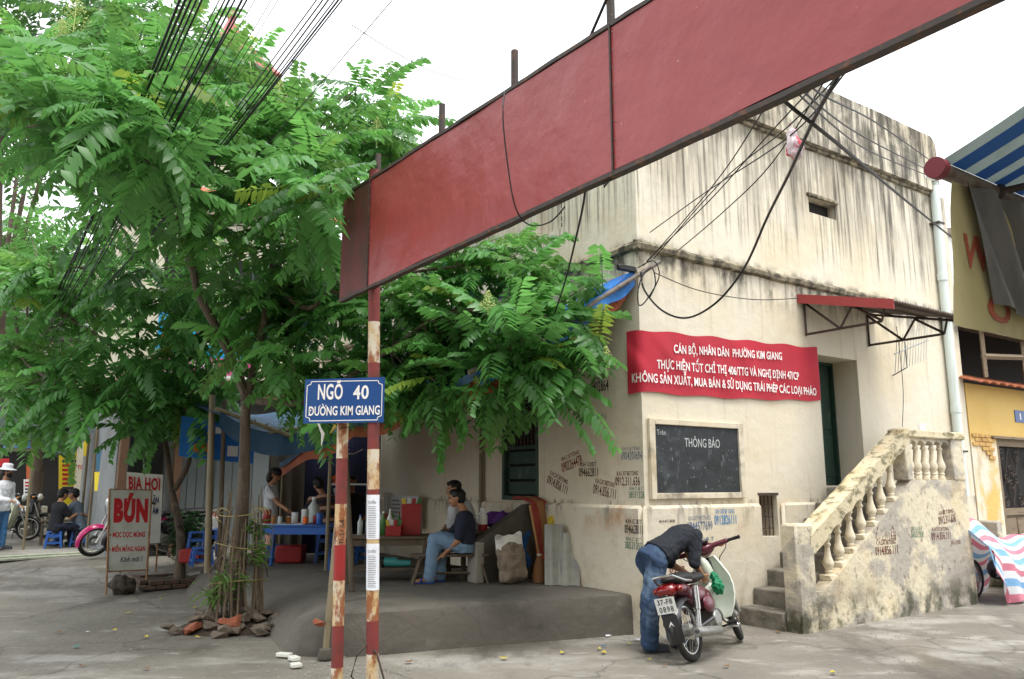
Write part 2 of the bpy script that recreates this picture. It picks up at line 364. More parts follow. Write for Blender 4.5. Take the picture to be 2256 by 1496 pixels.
# ---------------- ground
def axis(lo, hi, fine0, fine1, st):
    a = []; x = fine0
    while x <= fine1 + 1e-6: a.append(x); x += st
    k = st
    while a[-1] < hi: k *= 1.5; a.append(min(hi, a[-1] + k))
    k = st
    while a[0] > lo: k *= 1.5; a.insert(0, max(lo, a[0] - k))
    return a
xs, ys = axis(-400, 400, -12, 9, .3), axis(-60, 700, 3, 22, .3)
gm = MB(); nw = len(ys)
def ghz(x, y): return gz(x, y) + .006 * noise.noise(V((x * .9, y * .9, 0))) + .01 * noise.noise(V((x * .25, y * .25, 3)))
gm.add([(x, y, ghz(x, y) - .012) for x in xs for y in ys], [(i * nw + j, (i + 1) * nw + j, (i + 1) * nw + j + 1, i * nw + j + 1) for i in range(len(xs) - 1) for j in range(nw - 1)])
struct(gm.build('ground', M['ground']))
# raised concrete terrace beside the house: steep face to the right, worn ramp to the left
edge = [((1.75, 9.42), .06), ((1.09, 9.16), .06), ((.3, 8.86), .07), ((-.6, 8.5), .08), ((-1.24, 8.21), .10), ((-1.7, 8.08), .14), ((-2.1, 8.14), .42), ((-2.36, 8.4), .75), ((-2.62, 8.95), .95),
        ((-2.95, 9.6), 1.1), ((-3.4, 10.3), 1.2), ((-4.0, 10.9), 1.2), ((-4.55, 11.5), 1.1), ((-4.95, 12.3), .8), ((-5.2, 13.2), .6), ((-5.5, 14.5), .5), ((-6.0, 16.2), .4), ((-6.6, 18.5), .3), ((-8.0, 22), .3)]
tm = MB(); rows = []
for i, ((x, y), w) in enumerate(edge):
    a = V((*edge[max(i - 1, 0)][0], 0)); b = V((*edge[min(i + 1, len(edge) - 1)][0], 0)); t = (b - a).normalized(); nrm = V((t.y, -t.x, 0))
    p = V((x, y, 0)); rows.append([p + nrm * (w * k) + V((0, 0, -.06 + (.42 + .06) * z + .016 * noise.noise(V((x * 3.1, y * 3.1, k * 3))))) for k, z in (((0, 0), (.12, .55), (.3, .93), (.55, .985), (.8, .995), (1, 1)) if w < .15 else ((0, 0), (.12, .34), (.3, .66), (.55, .88), (.8, .97), (1, 1)))])
    q = rows[-1][-1]
    for f in (.15, .4, .7, 1.0):
        e = q + (V((2.2 + .1 * i, 10 + .9 * i, .42)) - q) * f; e.z = .42 + .008 * noise.noise(V((e.x, e.y, 5))); rows[-1].append(e)
K = len(rows[0]); tm.add([p for r in rows for p in r], [(i * K + j, i * K + j + 1, (i + 1) * K + j + 1, (i + 1) * K + j) for i in range(len(rows) - 1) for j in range(K - 1)])
struct(tm.build('terrace', M['conc']))
# ---------------- cream house
H = thing('cream_house', 'weathered cream plaster house with raised ground floor and mould-streaked parapet', 'house', BC, BA)
def wall_holes(pt, a0, a1, z0, z1, th, holes):
    A = sorted({a0, a1, *[h[0] for h in holes], *[h[1] for h in holes]}); Z = sorted({z0, z1, *[h[2] for h in holes], *[h[3] for h in holes]})
    solid = lambda i, j: 0 <= i < len(A) - 1 and 0 <= j < len(Z) - 1 and not any(h[0] - 1e-6 <= A[i] and A[i + 1] <= h[1] + 1e-6 and h[2] - 1e-6 <= Z[j] and Z[j + 1] <= h[3] + 1e-6 for h in holes)
    m = MB()
    for i in range(len(A) - 1):
        for j in range(len(Z) - 1):
            if not solid(i, j): continue
            c = [(A[i], Z[j]), (A[i + 1], Z[j]), (A[i + 1], Z[j + 1]), (A[i], Z[j + 1])]
            m.add([pt(a, z, 0) for a, z in c], [(0, 1, 2, 3)]); m.add([pt(a, z, th) for a, z in c], [(3, 2, 1, 0)])
            for k, (di, dj) in enumerate(((0, -1), (1, 0), (0, 1), (-1, 0))):
                if not solid(i + di, j + dj):
                    p, q = c[k], c[(k + 1) % 4]; m.add([pt(*p, 0), pt(*p, th), pt(*q, th), pt(*q, 0)], [(0, 1, 2, 3)])
    return m
LX, LY = 7.55, 9.5
wall_holes(lambda a, z, d: (a, d, z), 0, LX, 0, 6.66, .46, [(3.45, 4.42, 1.62, 3.46), (2.0, 2.36, .98, 1.5), (3.5, 4.18, 5.6, 5.84)]).build('wall', M['wall'], H, False)
wall_holes(lambda a, z, d: (d, a, z), .46, LY, 0, 6.66, .3, [(2.03, 2.91, 1.42, 3.2), (1.45, 2.05, 5.1, 6.25)]).build('wall', M['wall'], H, False)
m = MB(); m.b2((LX - .3, .46, 0), (LX - .003, LY, 6.66)); m.build('wall', M['wall'], H, False)
m = MB(); m.b2((.3, LY - .3, 0), (LX - .3, LY, 6.66)); m.build('wall', M['wall'], H, False)
m = MB(); m.b2((.02, .02, 6.5), (LX - .02, LY, 6.655)); m.b2((.3, .46, 1.3), (LX - .3, LY - .3, 1.42)); m.b2((.3, .46, 4.3), (LX - .3, LY - .3, 4.45)); m.build('floor_slab', M['conc'], H, False)
# parapet with an uneven top
def par(u, v, face):
    a = 1.6 + u * 5.6; z = 6.66 + v * (1.02 + .03 * noise.noise(V((a, 0, 0))) - (.12 if u > .985 and v > .9 else 0))
    return (a, .05, z) if face == 'f' else (.05, a, z)
m = MB(); m.grid(lambda u, v: par(u, v, 'f'), 40, 4, -.16); m.build('parapet', M['wall'], H)
m = MB(); m.grid(lambda u, v: (1.6, .22 + u * 8, 6.66 + v * 1.0), 20, 3, .14); m.build('parapet', M['wall'], H)
m = MB(); m.grid(lambda u, v: (7.2 - .08, .05 + u * 8, 6.66 + v * .98), 20, 3, -.14); m.build('parapet', M['wall'], H)
def ledge(name, z, out, hgt, pts, mt):
    m = MB()
    prof = [(0.002, -hgt), (out * .8, -hgt * .8), (out, -hgt * .2), (out * .7, .02), (.002, hgt * .35)]
    for a, b, n in pts:
        a, b, n = V(a), V(b), V(n); k = max(2, int((b - a).length / .25)); vs = []; fs = []
        for i in range(k + 1):
            q = a + (b - a) * (i / k); w = .02 * noise.noise(V((q.x * 2.1, q.y * 2.1, z)))
            vs += [q + n * (o * (1 + w * 6)) + V((0, 0, z + hh + w)) for o, hh in prof]
        P = len(prof)
        for i in range(k): fs += [(i * P + j, i * P + j + 1, (i + 1) * P + j + 1, (i + 1) * P + j) for j in range(P - 1)]
        fs += [tuple(range(P)), tuple(range(k * P, k * P + P))]; m.add(vs, fs)
    return m.build(name, mt, H)
ledge('ledge', 4.5, .075, .09, [((-.07, 0, 0), (LX, 0, 0), (0, -1, 0)), ((0, -.07, 0), (0, LY, 0), (-1, 0, 0))], M['trim'])
ledge('ledge', 6.64, .05, .05, [((-.05, 0, 0), (7.3, 0, 0), (0, -1, 0)), ((0, -.05, 0), (0, LY, 0), (-1, 0, 0))], M['trim'])
for lo, hi in (((-.07, -.07, -.05), (1.98, .004, 1.40)), ((2.4, -.06, -.05), (3.4, .004, 1.40)), ((-.07, .004, -.05), (.004, 8.5, 1.40))):
    m = MB(); m.b2(lo, hi, .05); m.build('plinth', M['wall'], H)
# slit and vent
m = MB(); m.b2((3.48, .14, 5.58), (4.2, .16, 5.86)); m.build('slit_dark_plate', M['dark'], H, False)  # dark plate stands in for the unlit inside of the slit
m = MB(); m.b2((3.46, -.04, 5.845), (4.22, .05, 5.90), .01); m.build('lintel', M['trim'], H)
vw = MB(); vw.b2((2.0, .30, .98), (2.36, .33, 1.5)); vw = vw.build('vent_window', M['dark'], H)
m = MB(); m.b2((1.98, -.005, 1.502), (2.39, .02, 1.53)); m.build('frame', M['iron'], vw)
for i in range(5): m = MB(); m.tube([(2.03 + i * .075, .06, .985), (2.03 + i * .075, .06, 1.495)], .008, 6); m.build('bar', M['iron'], vw)
for i in range(3): m = MB(); m.tube([(2.005, .072, 1.08 + i * .15), (2.355, .072, 1.08 + i * .15)], .006, 6); m.build('bar', M['iron'], vw)
# green door deep in its recess
dr = MB(); dr.b2((3.5, .47, 1.63), (4.40, .51, 3.42)); dr = dr.build('door', M['green_paint'], H)
for x0, x1, z0, z1 in ((3.55, 3.92, 1.75, 2.35), (3.55, 3.92, 2.45, 3.3), (3.98, 4.36, 1.75, 2.35), (3.98, 4.36, 2.45, 3.3)):
    m = MB(); m.b2((x0, .455, z0), (x1, .468, z1), .005); m.build('panel', M['green_paint'], dr)
m = MB(); m.b2((3.45, .40, 1.63), (3.5, .52, 3.46)); m.b2((4.385, .40, 1.63), (4.418, .52, 3.46)); m.b2((3.5, .40, 3.42), (4.385, .52, 3.458)); m.build('frame', M['green_paint'], dr)
m = MB(); m.b2((3.46, .02, 1.64), (3.50, .38, 3.40)); lf = m.build('door_leaf', M['green_paint'], H)
for i in range(4): m = MB(); m.b2((3.501, .06, 1.72 + i * .42), (3.508, .34, 2.04 + i * .42), .003); m.build('panel', M['glassy'] if 'glassy' in M else M['dark'], lf)
# barred window under the tarpaulin
wf = MB()
for a, b in (((-.01, 2.03, 1.42), (.06, 2.09, 3.2)), ((-.01, 2.85, 1.42), (.06, 2.91, 3.2)), ((-.01, 2.09, 3.14), (.06, 2.85, 3.2)), ((-.01, 2.09, 1.42), (.06, 2.85, 1.48)), ((-.005, 2.09, 2.12), (.055, 2.85, 2.17))): wf.b2(a, b)
wf = wf.build('window', M['green_paint'], H, False)
m = MB(); m.b2((.12, 2.05, 1.43), (.14, 2.9, 3.19)); m.build('shutter', M['dark'], wf)
for i in range(9): m = MB(); m.tube([(.02, 2.13 + i * .085, 2.171), (.02, 2.13 + i * .085, 3.139)], .009, 6); m.build('bar', M['iron'], wf)
for i in range(3): m = MB(); m.b2((.06, 2.095, 1.5 + i * .21), (.085, 2.845, 1.675 + i * .21), .004); m.build('panel', M['green_paint'], wf)
# small upper window
uw = MB(); uw.b2((.16, 1.45, 5.1), (.2, 2.05, 6.25)); uw = uw.build('upper_window', M['wall'], H)
for i in range(12): m = MB(); m.b2((.02, 1.455, 5.12 + i * .093), (.15, 1.50, 5.18 + i * .093)); m.build('louvre', M['iron'], uw)
# canopy over the door
cn = MB(); xa, xb, yo, zo, zi = 3.08, 4.95, -1.4, 3.92, 4.26; ncr = 60
cn.grid(lambda u, v: (xa + (xb - xa) * u, -.004 + yo * v * 1.02, zi + (zo - zi) * v * 1.02 + .012 * math.sin(u * ncr * math.pi)), 120, 2, .006)
cn = cn.build('canopy', M['corr'], H)
m = MB(); m.add([(xa - .02, -.004, zi - .10), (xa - .02, yo, zo - .10), (xa - .02, yo, zo + .03), (xa - .02, -.004, zi + .03), (xa, -.004, zi - .10), (xa, yo, zo - .10), (xa, yo, zo + .03), (xa, -.004, zi + .03)], [(0, 1, 2, 3), (7, 6, 5, 4), (0, 4, 5, 1), (1, 5, 6, 2), (2, 6, 7, 3), (3, 7, 4, 0)]); m.build('fascia', M['red_fascia'], cn, False)
for x in (3.2, 4.76):
    m = MB(); t = .018
    for a, b in (((x, -.02, 3.70), (x, -.02, 4.22)), ((x, -.02, 4.2), (x, -1.32, 3.88)), ((x, -.02, 3.72), (x, -1.15, 3.72)), ((x, -1.15, 3.72), (x, -1.2, 3.9)), ((x, -.02, 4.18), (x, -.55, 3.72)), ((x, -.55, 3.72), (x, -.75, 4.0)), ((x, -.75, 4.0), (x, -1.15, 3.73))): m.tube([a, b], t, 4, flat=1)
    m.build('bracket', M['iron'], cn, False)
for y in (-.35, -.85, -1.3): m = MB(); zz = zi + (zo - zi) * (-y / 1.4) - .035; m.tube([(xa + .02, y, zz), (xb - .02, y, zz)], .016, 4); m.build('purlin', M['iron'], cn, False)
# stencilled phone numbers (flat print on the plaster)
def stencil(s1, s2, px, py, wpx, hpx, ink, face, rot=0, top=.3):
    pr = (lambda a, b: BFp(a, b, -.074 if py > 1112 else -.003)) if face == 'f' else (lambda a, b: BLp(a, b, -.074 if py > 1112 else -.003)) if face == 'l' else (lambda a, b: BFp(a, b, -.903))
    ca, cz = pr(px, py); w = abs(pr(px + wpx / 2, py)[0] - pr(px - wpx / 2, py)[0]); h = abs(pr(px, py + hpx / 2)[1] - pr(px, py - hpx / 2)[1])
    c, s = math.cos(R(rot)), math.sin(R(rot))
    for st, hh, yo, ww in ((s1, h * top, h * (.5 - top), w * .86), (s2, h * (.92 - top), -h / 2, w)):
        if not st: continue
        def pl(x, y, yo=yo, ww=ww):
            x, y = x - ww / 2, y + yo; x, y = x * c - y * s, x * s + y * c
            if face == 'f': return (ca + x, -.0765 if py > 1112 else -.0035, cz + y)
            if face == 'l': return (-.0765 if py > 1112 else -.0035, ca - x, cz + y)
            return (ca + x, -.9035, cz + y)
        text(st, ww, hh, pl, M[ink], 'stencil_lettering', H if face in 'fl' else ST, bold=.012, space=1.05)
for a in (('KH.C.B TÔNG', '0902264478', 1258, 1015, 46, 36, 'ink_red', 'l', 14), ('KH OBT', '094662811', 1296, 1034, 42, 32, 'ink_black', 'l', 0), ('K.H.CAT.BETONG', '0914.856.111', 1229, 1062, 46, 32, 'ink_brown', 'l', -20),
          ('K.H.CAT.BETONG', '0914.856.111', 1332, 1076, 50, 36, 'ink_brown', 'l', -9), ('K.H.CAT.BE.TONG', '0912.311.636', 1382, 1054, 54, 32, 'ink_brown', 'l', 0), ('KH.C.B.T', '38531358', 1402, 1085, 34, 25, 'ink_green', 'l', 0),
          ('KH.C.B TÔNG', '0904200694', 1391, 998, 46, 30, 'ink_blue', 'l', 0), ('KH.C.BT', '0946628111', 1396, 1160, 40, 32, 'ink_black', 'l', 0), ('KH.C.B.T', '38531358', 1396, 1197, 38, 26, 'ink_green', 'l', 0),
          ('KH.C.BTONG', '0902864', 1320, 843, 40, 40, 'ink_black', 'l', 0), ('', 'T8 01', 1320, 915, 30, 18, 'ink_blue', 'l', 0),
          ('KH CAT BE TONG', '0912826111', 1598, 1138, 48, 34, 'ink_blue2', 'f', 0), ('KH CAT BE TONG', '0944577699', 1542, 1152, 56, 32, 'ink_blue', 'f', 0), ('', 'KHCBB', 1470, 1146, 34, 9, 'ink_black', 'f', 0), ('', 'KH.C.B.T', 1548, 1185, 50, 12, 'ink_blue', 'f', 0), ('', '0902', 1492, 1250, 34, 22, 'ink_red', 'f', 0)): stencil(*a)
# small paper label by the pipe
m = MB(); a, z = BFp(2032, 942); m.b2((a - .1, -.006, z - .06), (a + .1, -.002, z + .06)); nt = m.build('paper_label', M['white'], H, False)
# ---------------- concrete staircase
ST = thing('staircase', 'concrete stair with turned balusters and peeling cream side wall', 'staircase', BC, BA)
YO = -.9                                                       # outer face of the side wall
n_ = 8
for i in range(n_):
    m = MB(); m.b2((1.42 + i * .27, -.71, -.03 if i == 0 else .2 * i - .1), (1.42 + (i + 1) * .27 + .04 if i < n_ - 1 else 5.42, -.078, .2 * (i + 1)), .018); m.build('step', M['step'], ST)
def railz(x): return 1.20 + (x - 1.97) * (2.35 - 1.20) / (3.94 - 1.97)
sw = MB()                                                      # lower wall: sloping top that carries the balusters
base = lambda x: .49 + (x - 2.07) * (1.53 - .49) / (3.78 - 2.07)
def swf(face):
    pts = [(1.78, 0)] ; 
    return pts
def swall(u, v):
    x = 1.76 + u * (5.45 - 1.76); top = min(1.70, max(.42, base(x))) if x < 3.98 else 1.70
    return (x, YO + .012 * noise.noise(V((x * 2, v * 3, 1))), -.05 + v * (top + .05))
sw.grid(swall, 46, 10, .19); sw.build('side_wall', M['stairwall'], ST)
m = MB(); m.b2((1.46, YO - .02, -.05), (1.79, -.70, 1.19), .025); m.build('pillar', M['stairwall'], ST)
m = MB(); m.b2((3.92, YO - .008, 1.69), (4.06, -.705, 2.27), .015); m.build('pillar', M['stairwall'], ST)
m = MB(); m.b2((5.13, YO - .008, 1.69), (5.46, -.705, 2.27), .015); m.build('pillar', M['stairwall'], ST)
hr = MB()                                                      # sloping rail, scalloped underside, flat end over the pillar
N = 56; vs = []; fs = []
for i in range(N + 1):
    x = 1.72 + (4.0 - 1.72) * i / N; z = railz(x); k = ((x - 2.10) / .245) % 1.0; sc = .05 * (1 - abs(2 * k - 1)) ** .6 if x > 2.05 else 0
    w = .012 * noise.noise(V((x * 4, 0, 0)))
    vs += [(x, YO - .03, z + w), (x, -.68, z + w), (x, -.70, z - .25 + sc), (x, YO - .012, z - .25 + sc)]
for i in range(N): fs += [(i * 4 + j, i * 4 + (j + 1) % 4, i * 4 + 4 + (j + 1) % 4, i * 4 + 4 + j) for j in range(4)]
fs += [(0, 1, 2, 3), (4 * N + 3, 4 * N + 2, 4 * N + 1, 4 * N)]
hr.add(vs, fs); hr.build('handrail', M['rail'], ST)
m = MB(); m.b2((3.9, YO - .03, 2.265), (5.5, -.68, 2.37), .015); m.build('coping', M['rail'], ST)
ar = MB(); bx = [4.17, 4.36, 4.57, 4.78, 4.99]                 # arches above the landing balusters
vs = []; fs = []
for i in range(61):
    x = 4.05 + 1.09 * i / 60; k = ((x - 4.065) / .212) % 1.0; z = 2.20 - .07 * (1 - min(1, abs(2 * k - 1) * 1.15) ** 2) ** .5 + .07 if False else 2.27 - .075 * (1 - math.sqrt(max(0, 1 - (2 * k - 1) ** 2)))- .01
    vs += [(x, YO + .03, 2.268), (x, YO + .03, z - .03), (x, -.72, z - .03), (x, -.72, 2.268)]
for i in range(60): fs += [(i * 4 + j, i * 4 + (j + 1) % 4, i * 4 + 4 + (j + 1) % 4, i * 4 + 4 + j) for j in range(4)]
ar.add(vs, fs); ar.build('arch_band', M['stairwall'], ST)
def baluster(h):
    p = [(.058, 0), (.058, .045), (.05, .05), (.042, .10), (.034, .13), (.046, .15), (.046, .17), (.034, .19), (.044, .23), (.062, .30), (.066, .35), (.058, .41), (.040, .52), (.031, .64), (.029, .74), (.042, .76), (.042, .80), (.030, .82), (.032, .88), (.05, .92), (.05, 1.0)]
    m = MB(); m.lathe([(r, z * h) for r, z in p], 14); return m.mesh('baluster', M['baluster'])
b0 = baluster(.50)
for x in (2.2, 2.43, 2.68, 2.93, 3.18, 3.42, 3.67):
    o = bpy.data.objects.new('baluster', b0); put(o, ST); o.location = (x, -.80, base(x) - .03)
    m = MB(); m.box((x, -.80, base(x) - .02), (.17, .17, .07), .01); m.build('baluster_foot', M['baluster'], ST)
b1 = baluster(.56)
for x in bx: o = bpy.data.objects.new('baluster', b1); put(o, ST); o.location = (x, -.80, 1.69)
for a in (('K.H.C.A', '0912.311.636', 1952, 1175, 44, 32, 'ink_brown', 's', 0), ('K.H.CAT.BETONG', '0914.856.111', 1953, 1206, 50, 32, 'ink_brown', 's', 0), ('KH.CBT', '38531358', 2021, 1172, 28, 24, 'ink_green', 's', 0),
          ('K.H.CAT.BETONG', '0914.856.111', 2073, 1175, 42, 28, 'ink_brown', 's', 0), ('KH.BE.TONG', '0912.311.636', 2086, 1138, 38, 30, 'ink_brown', 's', 4), ('', '38531358', 2105, 1192, 22, 14, 'ink_brown', 's', 0)): stencil(*a)
# ---------------- blackboard
BB = thing('blackboard', 'chalked notice blackboard with raised cream rim on the house wall', 'blackboard', wb(.9, -.01, 1.94), BA)
a0, z0, a1, z1 = -.74, -.40, .72, .39
m = MB(); m.b2((a0, -.012, z0), (a1, .008, z1)); m.build('board', M['board'], BB, False)
for lo, hi in (((a0 - .09, -.04, z0 - .07), (a0, .008, z1 + .07)), ((a1, -.04, z0 - .07), (a1 + .09, .008, z1 + .07)), ((a0, -.038, z1), (a1, .008, z1 + .069)), ((a0, -.038, z0 - .069), (a1, .008, z0))): m = MB(); m.b2(lo, hi, .006); m.build('rim', M['wall'], BB)
text('THÔNG BÁO', .62, .135, lambda x, y: (-.24 + x, -.0145, .14 + y), M['chalk'], 'chalk_lettering', BB, bold=.004)
text('Trên', .15, .06, lambda x, y: (a0 + .04 + x, -.0145, .27 + y), M['chalk'], 'chalk_lettering', BB)
random.seed(21); m = MB()
for i in range(95):
    x, z = random.uniform(a0 + .03, a1 - .05), random.uniform(z0 + .03, z1 - .1); w = random.choice((.006, .008, .012, .022)); hh = random.choice((.005, .008, .012, .03)) * (1 if random.random() < .8 else 1.6)
    if -.26 < x < .4 and .1 < z < .3: continue
    if random.random() < .5: z = round(z / .11) * .11 + random.uniform(-.01, .01); hh = min(hh, .02)
    m.add([(x, -.0138, z), (x + w, -.0138, z + random.uniform(-.008, .008)), (x + w * random.uniform(.3, 1), -.0138, z + hh), (x, -.0138, z + hh * .8)], [(0, 1, 2, 3)])
m.build('chalk_marks', simple('chalk_dim', (112, 117, 120), .95), BB, False, kind='stuff')
# ---------------- red cloth banner round the corner
BN = thing('cloth_banner', 'red cloth banner with three lines of white lettering round the house corner', 'banner', wb(.0, 0, 2.7), BA)
def bnp(a, z, off=0.0):
    f = (a + .21) / 3.64; top = 3.44 + .12 * f - .025 * math.sin(f * math.pi * 5) ** 2; bot = 2.69 + .10 * f + .02 * math.sin(f * math.pi * 4.3) ** 2 - .03 * math.sin(f * 3.1)
    v = (z - bot) / (top - bot); d = .028 + .014 * math.sin(9 * a + 5 * v) * math.sin(math.pi * min(1, max(0, v))) + .016 * noise.noise(V((a * 1.6, z * 3.2 + a * 1.5, 2))) * (.4 + math.sin(math.pi * min(1, max(0, v)))) + off
    r = .08; d = max(d, .026)
    if abs(a) < r * .785:
        th = (a + r * .785) / r; return V((r - d - r * math.cos(th), r - d - r * math.sin(th), z - 2.7))
    if a < 0: return V((-d, -a - r * .785 + r - d, z - 2.7))
    return V((a - r * .785 + r - d, -d, z - 2.7))
m = MB()
def bnf(u, v):
    a = -.21 + 3.64 * u; top = 3.44 + .12 * u - .025 * math.sin(u * math.pi * 5) ** 2; bot = 2.69 + .10 * u + .02 * math.sin(u * math.pi * 4.3) ** 2 - .03 * math.sin(u * 3.1)
    return bnp(a, bot + (top - bot) * v)
m.grid(bnf, 110, 24); m.build('cloth', M['cloth_red'], BN)
for s, (x0, y0), (x1, y1), hp in (('CÁN BỘ, NHÂN DÂN  PHƯỜNG KIM GIANG', (1487, 784), (1724, 799), 29), ('THỰC HIỆN TỐT CHỈ THỊ 406/TTG VÀ NGHỊ ĐỊNH 47/CP', (1450, 818), (1762, 843), 34), ('KHÔNG SẢN XUẤT, MUA BÁN & SỬ DỤNG TRÁI PHÉP CÁC LOẠI PHÁO', (1398, 846), (1800, 877), 34)):
    p0, p1 = BFp(x0, y0, -.03), BFp(x1, y1, -.03); w = p1[0] - p0[0]; hh = abs(BFp((x0 + x1) / 2, y0 - hp)[1] - BFp((x0 + x1) / 2, y0)[1])
    text(s, w, hh, lambda x, y: bnp(p0[0] + x, p0[1] + (p1[1] - p0[1]) * x / w + y, .02), M['letter_white'], 'lettering', BN, bold=.02)
# ---------------- white drain pipe
P = thing('drain_pipe', 'white plastic drain pipe running down the house wall beside the canopy', 'pipe', wb(7.02, -.09, 1.45), BA)
m = MB(); m.tube([(0, .08, 5.45), (0, 0, 5.5), (.0, 0, 5.4), (0, 0, 3)], .075, 12); 
m = MB(); m.tube([(-.28, .05, 5.42), (-.05, -.0, 5.5), (.02, 0, 5.46), (.03, 0, 5.3), (0, 0, 2.5), (0, 0, 0)], .075, 14); m.build('pipe', M['pvc'], P)
for z in (1.35, 3.6, 5.38): m = MB(); m.lathe([(.085, 0), (.085, .12)], 14, (0, 0, z)); m.build('collar', M['pvc'], P)
for z in (.7, 2.9, 4.6): m = MB(); m.b2((-.095, -.085, z), (.095, .085, z + .03)); m.build('bracket', M['iron'], P)
# ---------------- gateway: overhead sheet-metal beam on a painted post
M['beam'] = mat('red_sheet_metal', srgb(150, 58, 58), .4, [(srgb(140, 48, 50), (.8, .8, .8), .4, .7, 5, .6), (srgb(92, 46, 42), (6, 6, .7), .62, .78, 5, .4), (srgb(200, 170, 160), (40, 40, 40), .74, .78, 2, .6)], [(1.6, .05), (6, .004)], spec=.5)
M['beam_dark'] = mat('rusty_red_sheet', srgb(112, 48, 48), .6, [(srgb(78, 50, 44), (1.6, 1.6, 1.4), .4, .62, 6, .9)], [(2, .03)])
M['post_red'] = mat('post_red_paint', srgb(124, 52, 50), .65, [(srgb(92, 52, 46), (9, 9, 5), .42, .66, 6, .75), (srgb(180, 100, 50), (22, 22, 12), .62, .74, 5, .7), (srgb(205, 196, 180), (40, 40, 14), .71, .76, 4, .7)], [(40, .003)])
M['post_white'] = mat('post_white_paint', srgb(204, 196, 178), .65, [(srgb(192, 156, 96), (7, 7, 4), .38, .60, 6, .75), (srgb(138, 76, 38), (10, 10, 5), .47, .58, 7, .92), (srgb(74, 48, 36), (34, 34, 18), .62, .70, 5, .8)], [(40, .004)])
simple('post_fresh_red', (146, 40, 40), .5, spots=[(srgb(120, 40, 38), (9, 9, 5), .5, .7, 5, .6)])
PB = D(822, 700, 6.8); PB.z = 0; BD = V((2.966, -4.23, 0)).normalized(); BNm = V((-BD.y, BD.x, 0)); BNm = -BNm if BNm.x > 0 else BNm   # normal towards the camera side
GW = thing('street_gateway', 'long maroon sheet-metal beam spanning overhead on a red and white rusty post', 'gateway', PB, world=True)
zb, zt = 3.34, 4.36
def ZT(t): return zt - .037 * t                             # the sheet narrows slightly along the beam
def gp(t, z, off=0.0): return PB + BD * t + BNm * off + V((0, 0, z))
def panel(t0, t1, mt):
    m = MB()
    m.grid(lambda u, v: gp(t0 + (t1 - t0) * u, zb + .02 + (ZT(t0 + (t1 - t0) * u) - zb - .04) * v, .065 + .013 * noise.noise(V(((t0 + (t1 - t0) * u) * 1.5, v * 2.1, 4))) * min(1, 12 * u, 12 * (1 - u))), 48, 10, .004)
    m.build('sheet_panel', mt, GW)
for t0, t1, mt in ((-.62, -.002, 'beam_dark'), (.004, 3.2, 'beam'), (3.207, 7.6, 'beam')): panel(t0, t1, M[mt])
for t0, t1 in ((-.62, 7.6),):
    m = MB(); m.grid(lambda u, v: gp(t0 + (t1 - t0) * u, zb + (ZT(t0 + (t1 - t0) * u) - zb) * v, .03), 30, 4, .004); m.build('back_sheet', M['beam_dark'], GW)
for z in (zb, zt):
    m = MB()
    N = 60; vs = []
    for i in range(N + 1):
        t = -.62 + 8.22 * i / N; w = .008 * noise.noise(V((t * 5, z, 0))) + (ZT(t) - zt if z == zt else 0)
        vs += [gp(t, z - .012 + w, .074), gp(t, z - .012 + w, .02), gp(t, z + .014 + w, .02), gp(t, z + .014 + w, .074)]
    m.add(vs, [(i * 4 + j, i * 4 + (j + 1) % 4, i * 4 + 4 + (j + 1) % 4, i * 4 + 4 + j) for i in range(N) for j in range(4)] + [(0, 1, 2, 3), (4 * N + 3, 4 * N + 2, 4 * N + 1, 4 * N)]); m.build('frame_bar', M['iron'], GW, False)
for t in (.003, 3.203): m = MB(); m.tube([gp(t, zb, .072), gp(t, ZT(t), .072)], .007, 4); m.build('seam_strip', M['iron'], GW, False)
m = MB()
for t in (.003, 3.203):
    for i in range(9): m.ball(gp(t + .03, zb + .08 + i * .108, .080), .005, 6, 4)
m.build('rivets', M['corr'], GW, kind='stuff')
for px, py in ((822, 340), (972, 230), (1133, 112), (1352, -30)):
    r = ray(px, 300); t = min((i * .02 for i in range(0, 300)), key=lambda t: abs(gp(t, 0).x / gp(t, 0).y - r.x / r.y)); q = gp(t, 0)
    m = MB(); m.tube([gp(t, ZT(t) + .01), gp(t, D(px, py, q.y).z)], .026, 8); m.build('stub_pipe', M['iron'], GW)
m = MB()
for k in range(7): a = random.uniform(-1, 1); m.tube([gp(3.1 + .012 * k, zb, .04), gp(3.1 + .012 * k + a * .02, zb - .02, .05), gp(3.12 + a * .04, zb - .04, .05 + .02 * a)], .0025, 4)
m.build('wire_knot', M['wire'], GW, kind='stuff')
def LN(z, lean): return V((lean * (1 - z / 3.4), 0, 0))     # both posts lean a little
def striped(name, base, rad, bands, parent, lean=0.0):
    m = MB(); mats = []
    for (z0, z1, mt) in bands:
        if M[mt] not in mats: mats.append(M[mt])
        m.cur = mats.index(M[mt]); k = max(1, int((z1 - z0) / .1))
        m.tube([base + V((0, 0, z0 + (z1 - z0) * i / k)) + LN(z0 + (z1 - z0) * i / k, lean) for i in range(k + 1)], rad, 14, cap=False, up=V((0, 1, 0)))
    m.cur = 0; m.lathe([(0.001, bands[0][0]), (rad, bands[0][0])], 14, base); return m.build(name, mats, parent)
zz = lambda py: D(822, py, 6.8).z
striped('post', PB, .052, [(-.1, zz(1440), 'post_white'), (zz(1440), zz(1367), 'post_red'), (zz(1367), zz(1090), 'post_white'), (zz(1090), zz(1078), 'post_red'), (zz(1078), zz(990), 'post_white'), (zz(990), zz(800), 'post_red'), (zz(800), zz(710), 'post_white'), (zz(710), 4.45, 'post_red')], GW, .09)
f2 = gp(7.3, 0); striped('post', f2, .052, [(-.1, .5, 'post_white'), (.5, 1, 'post_red'), (1, 1.5, 'post_white'), (1.5, 4.4, 'post_red')], GW)
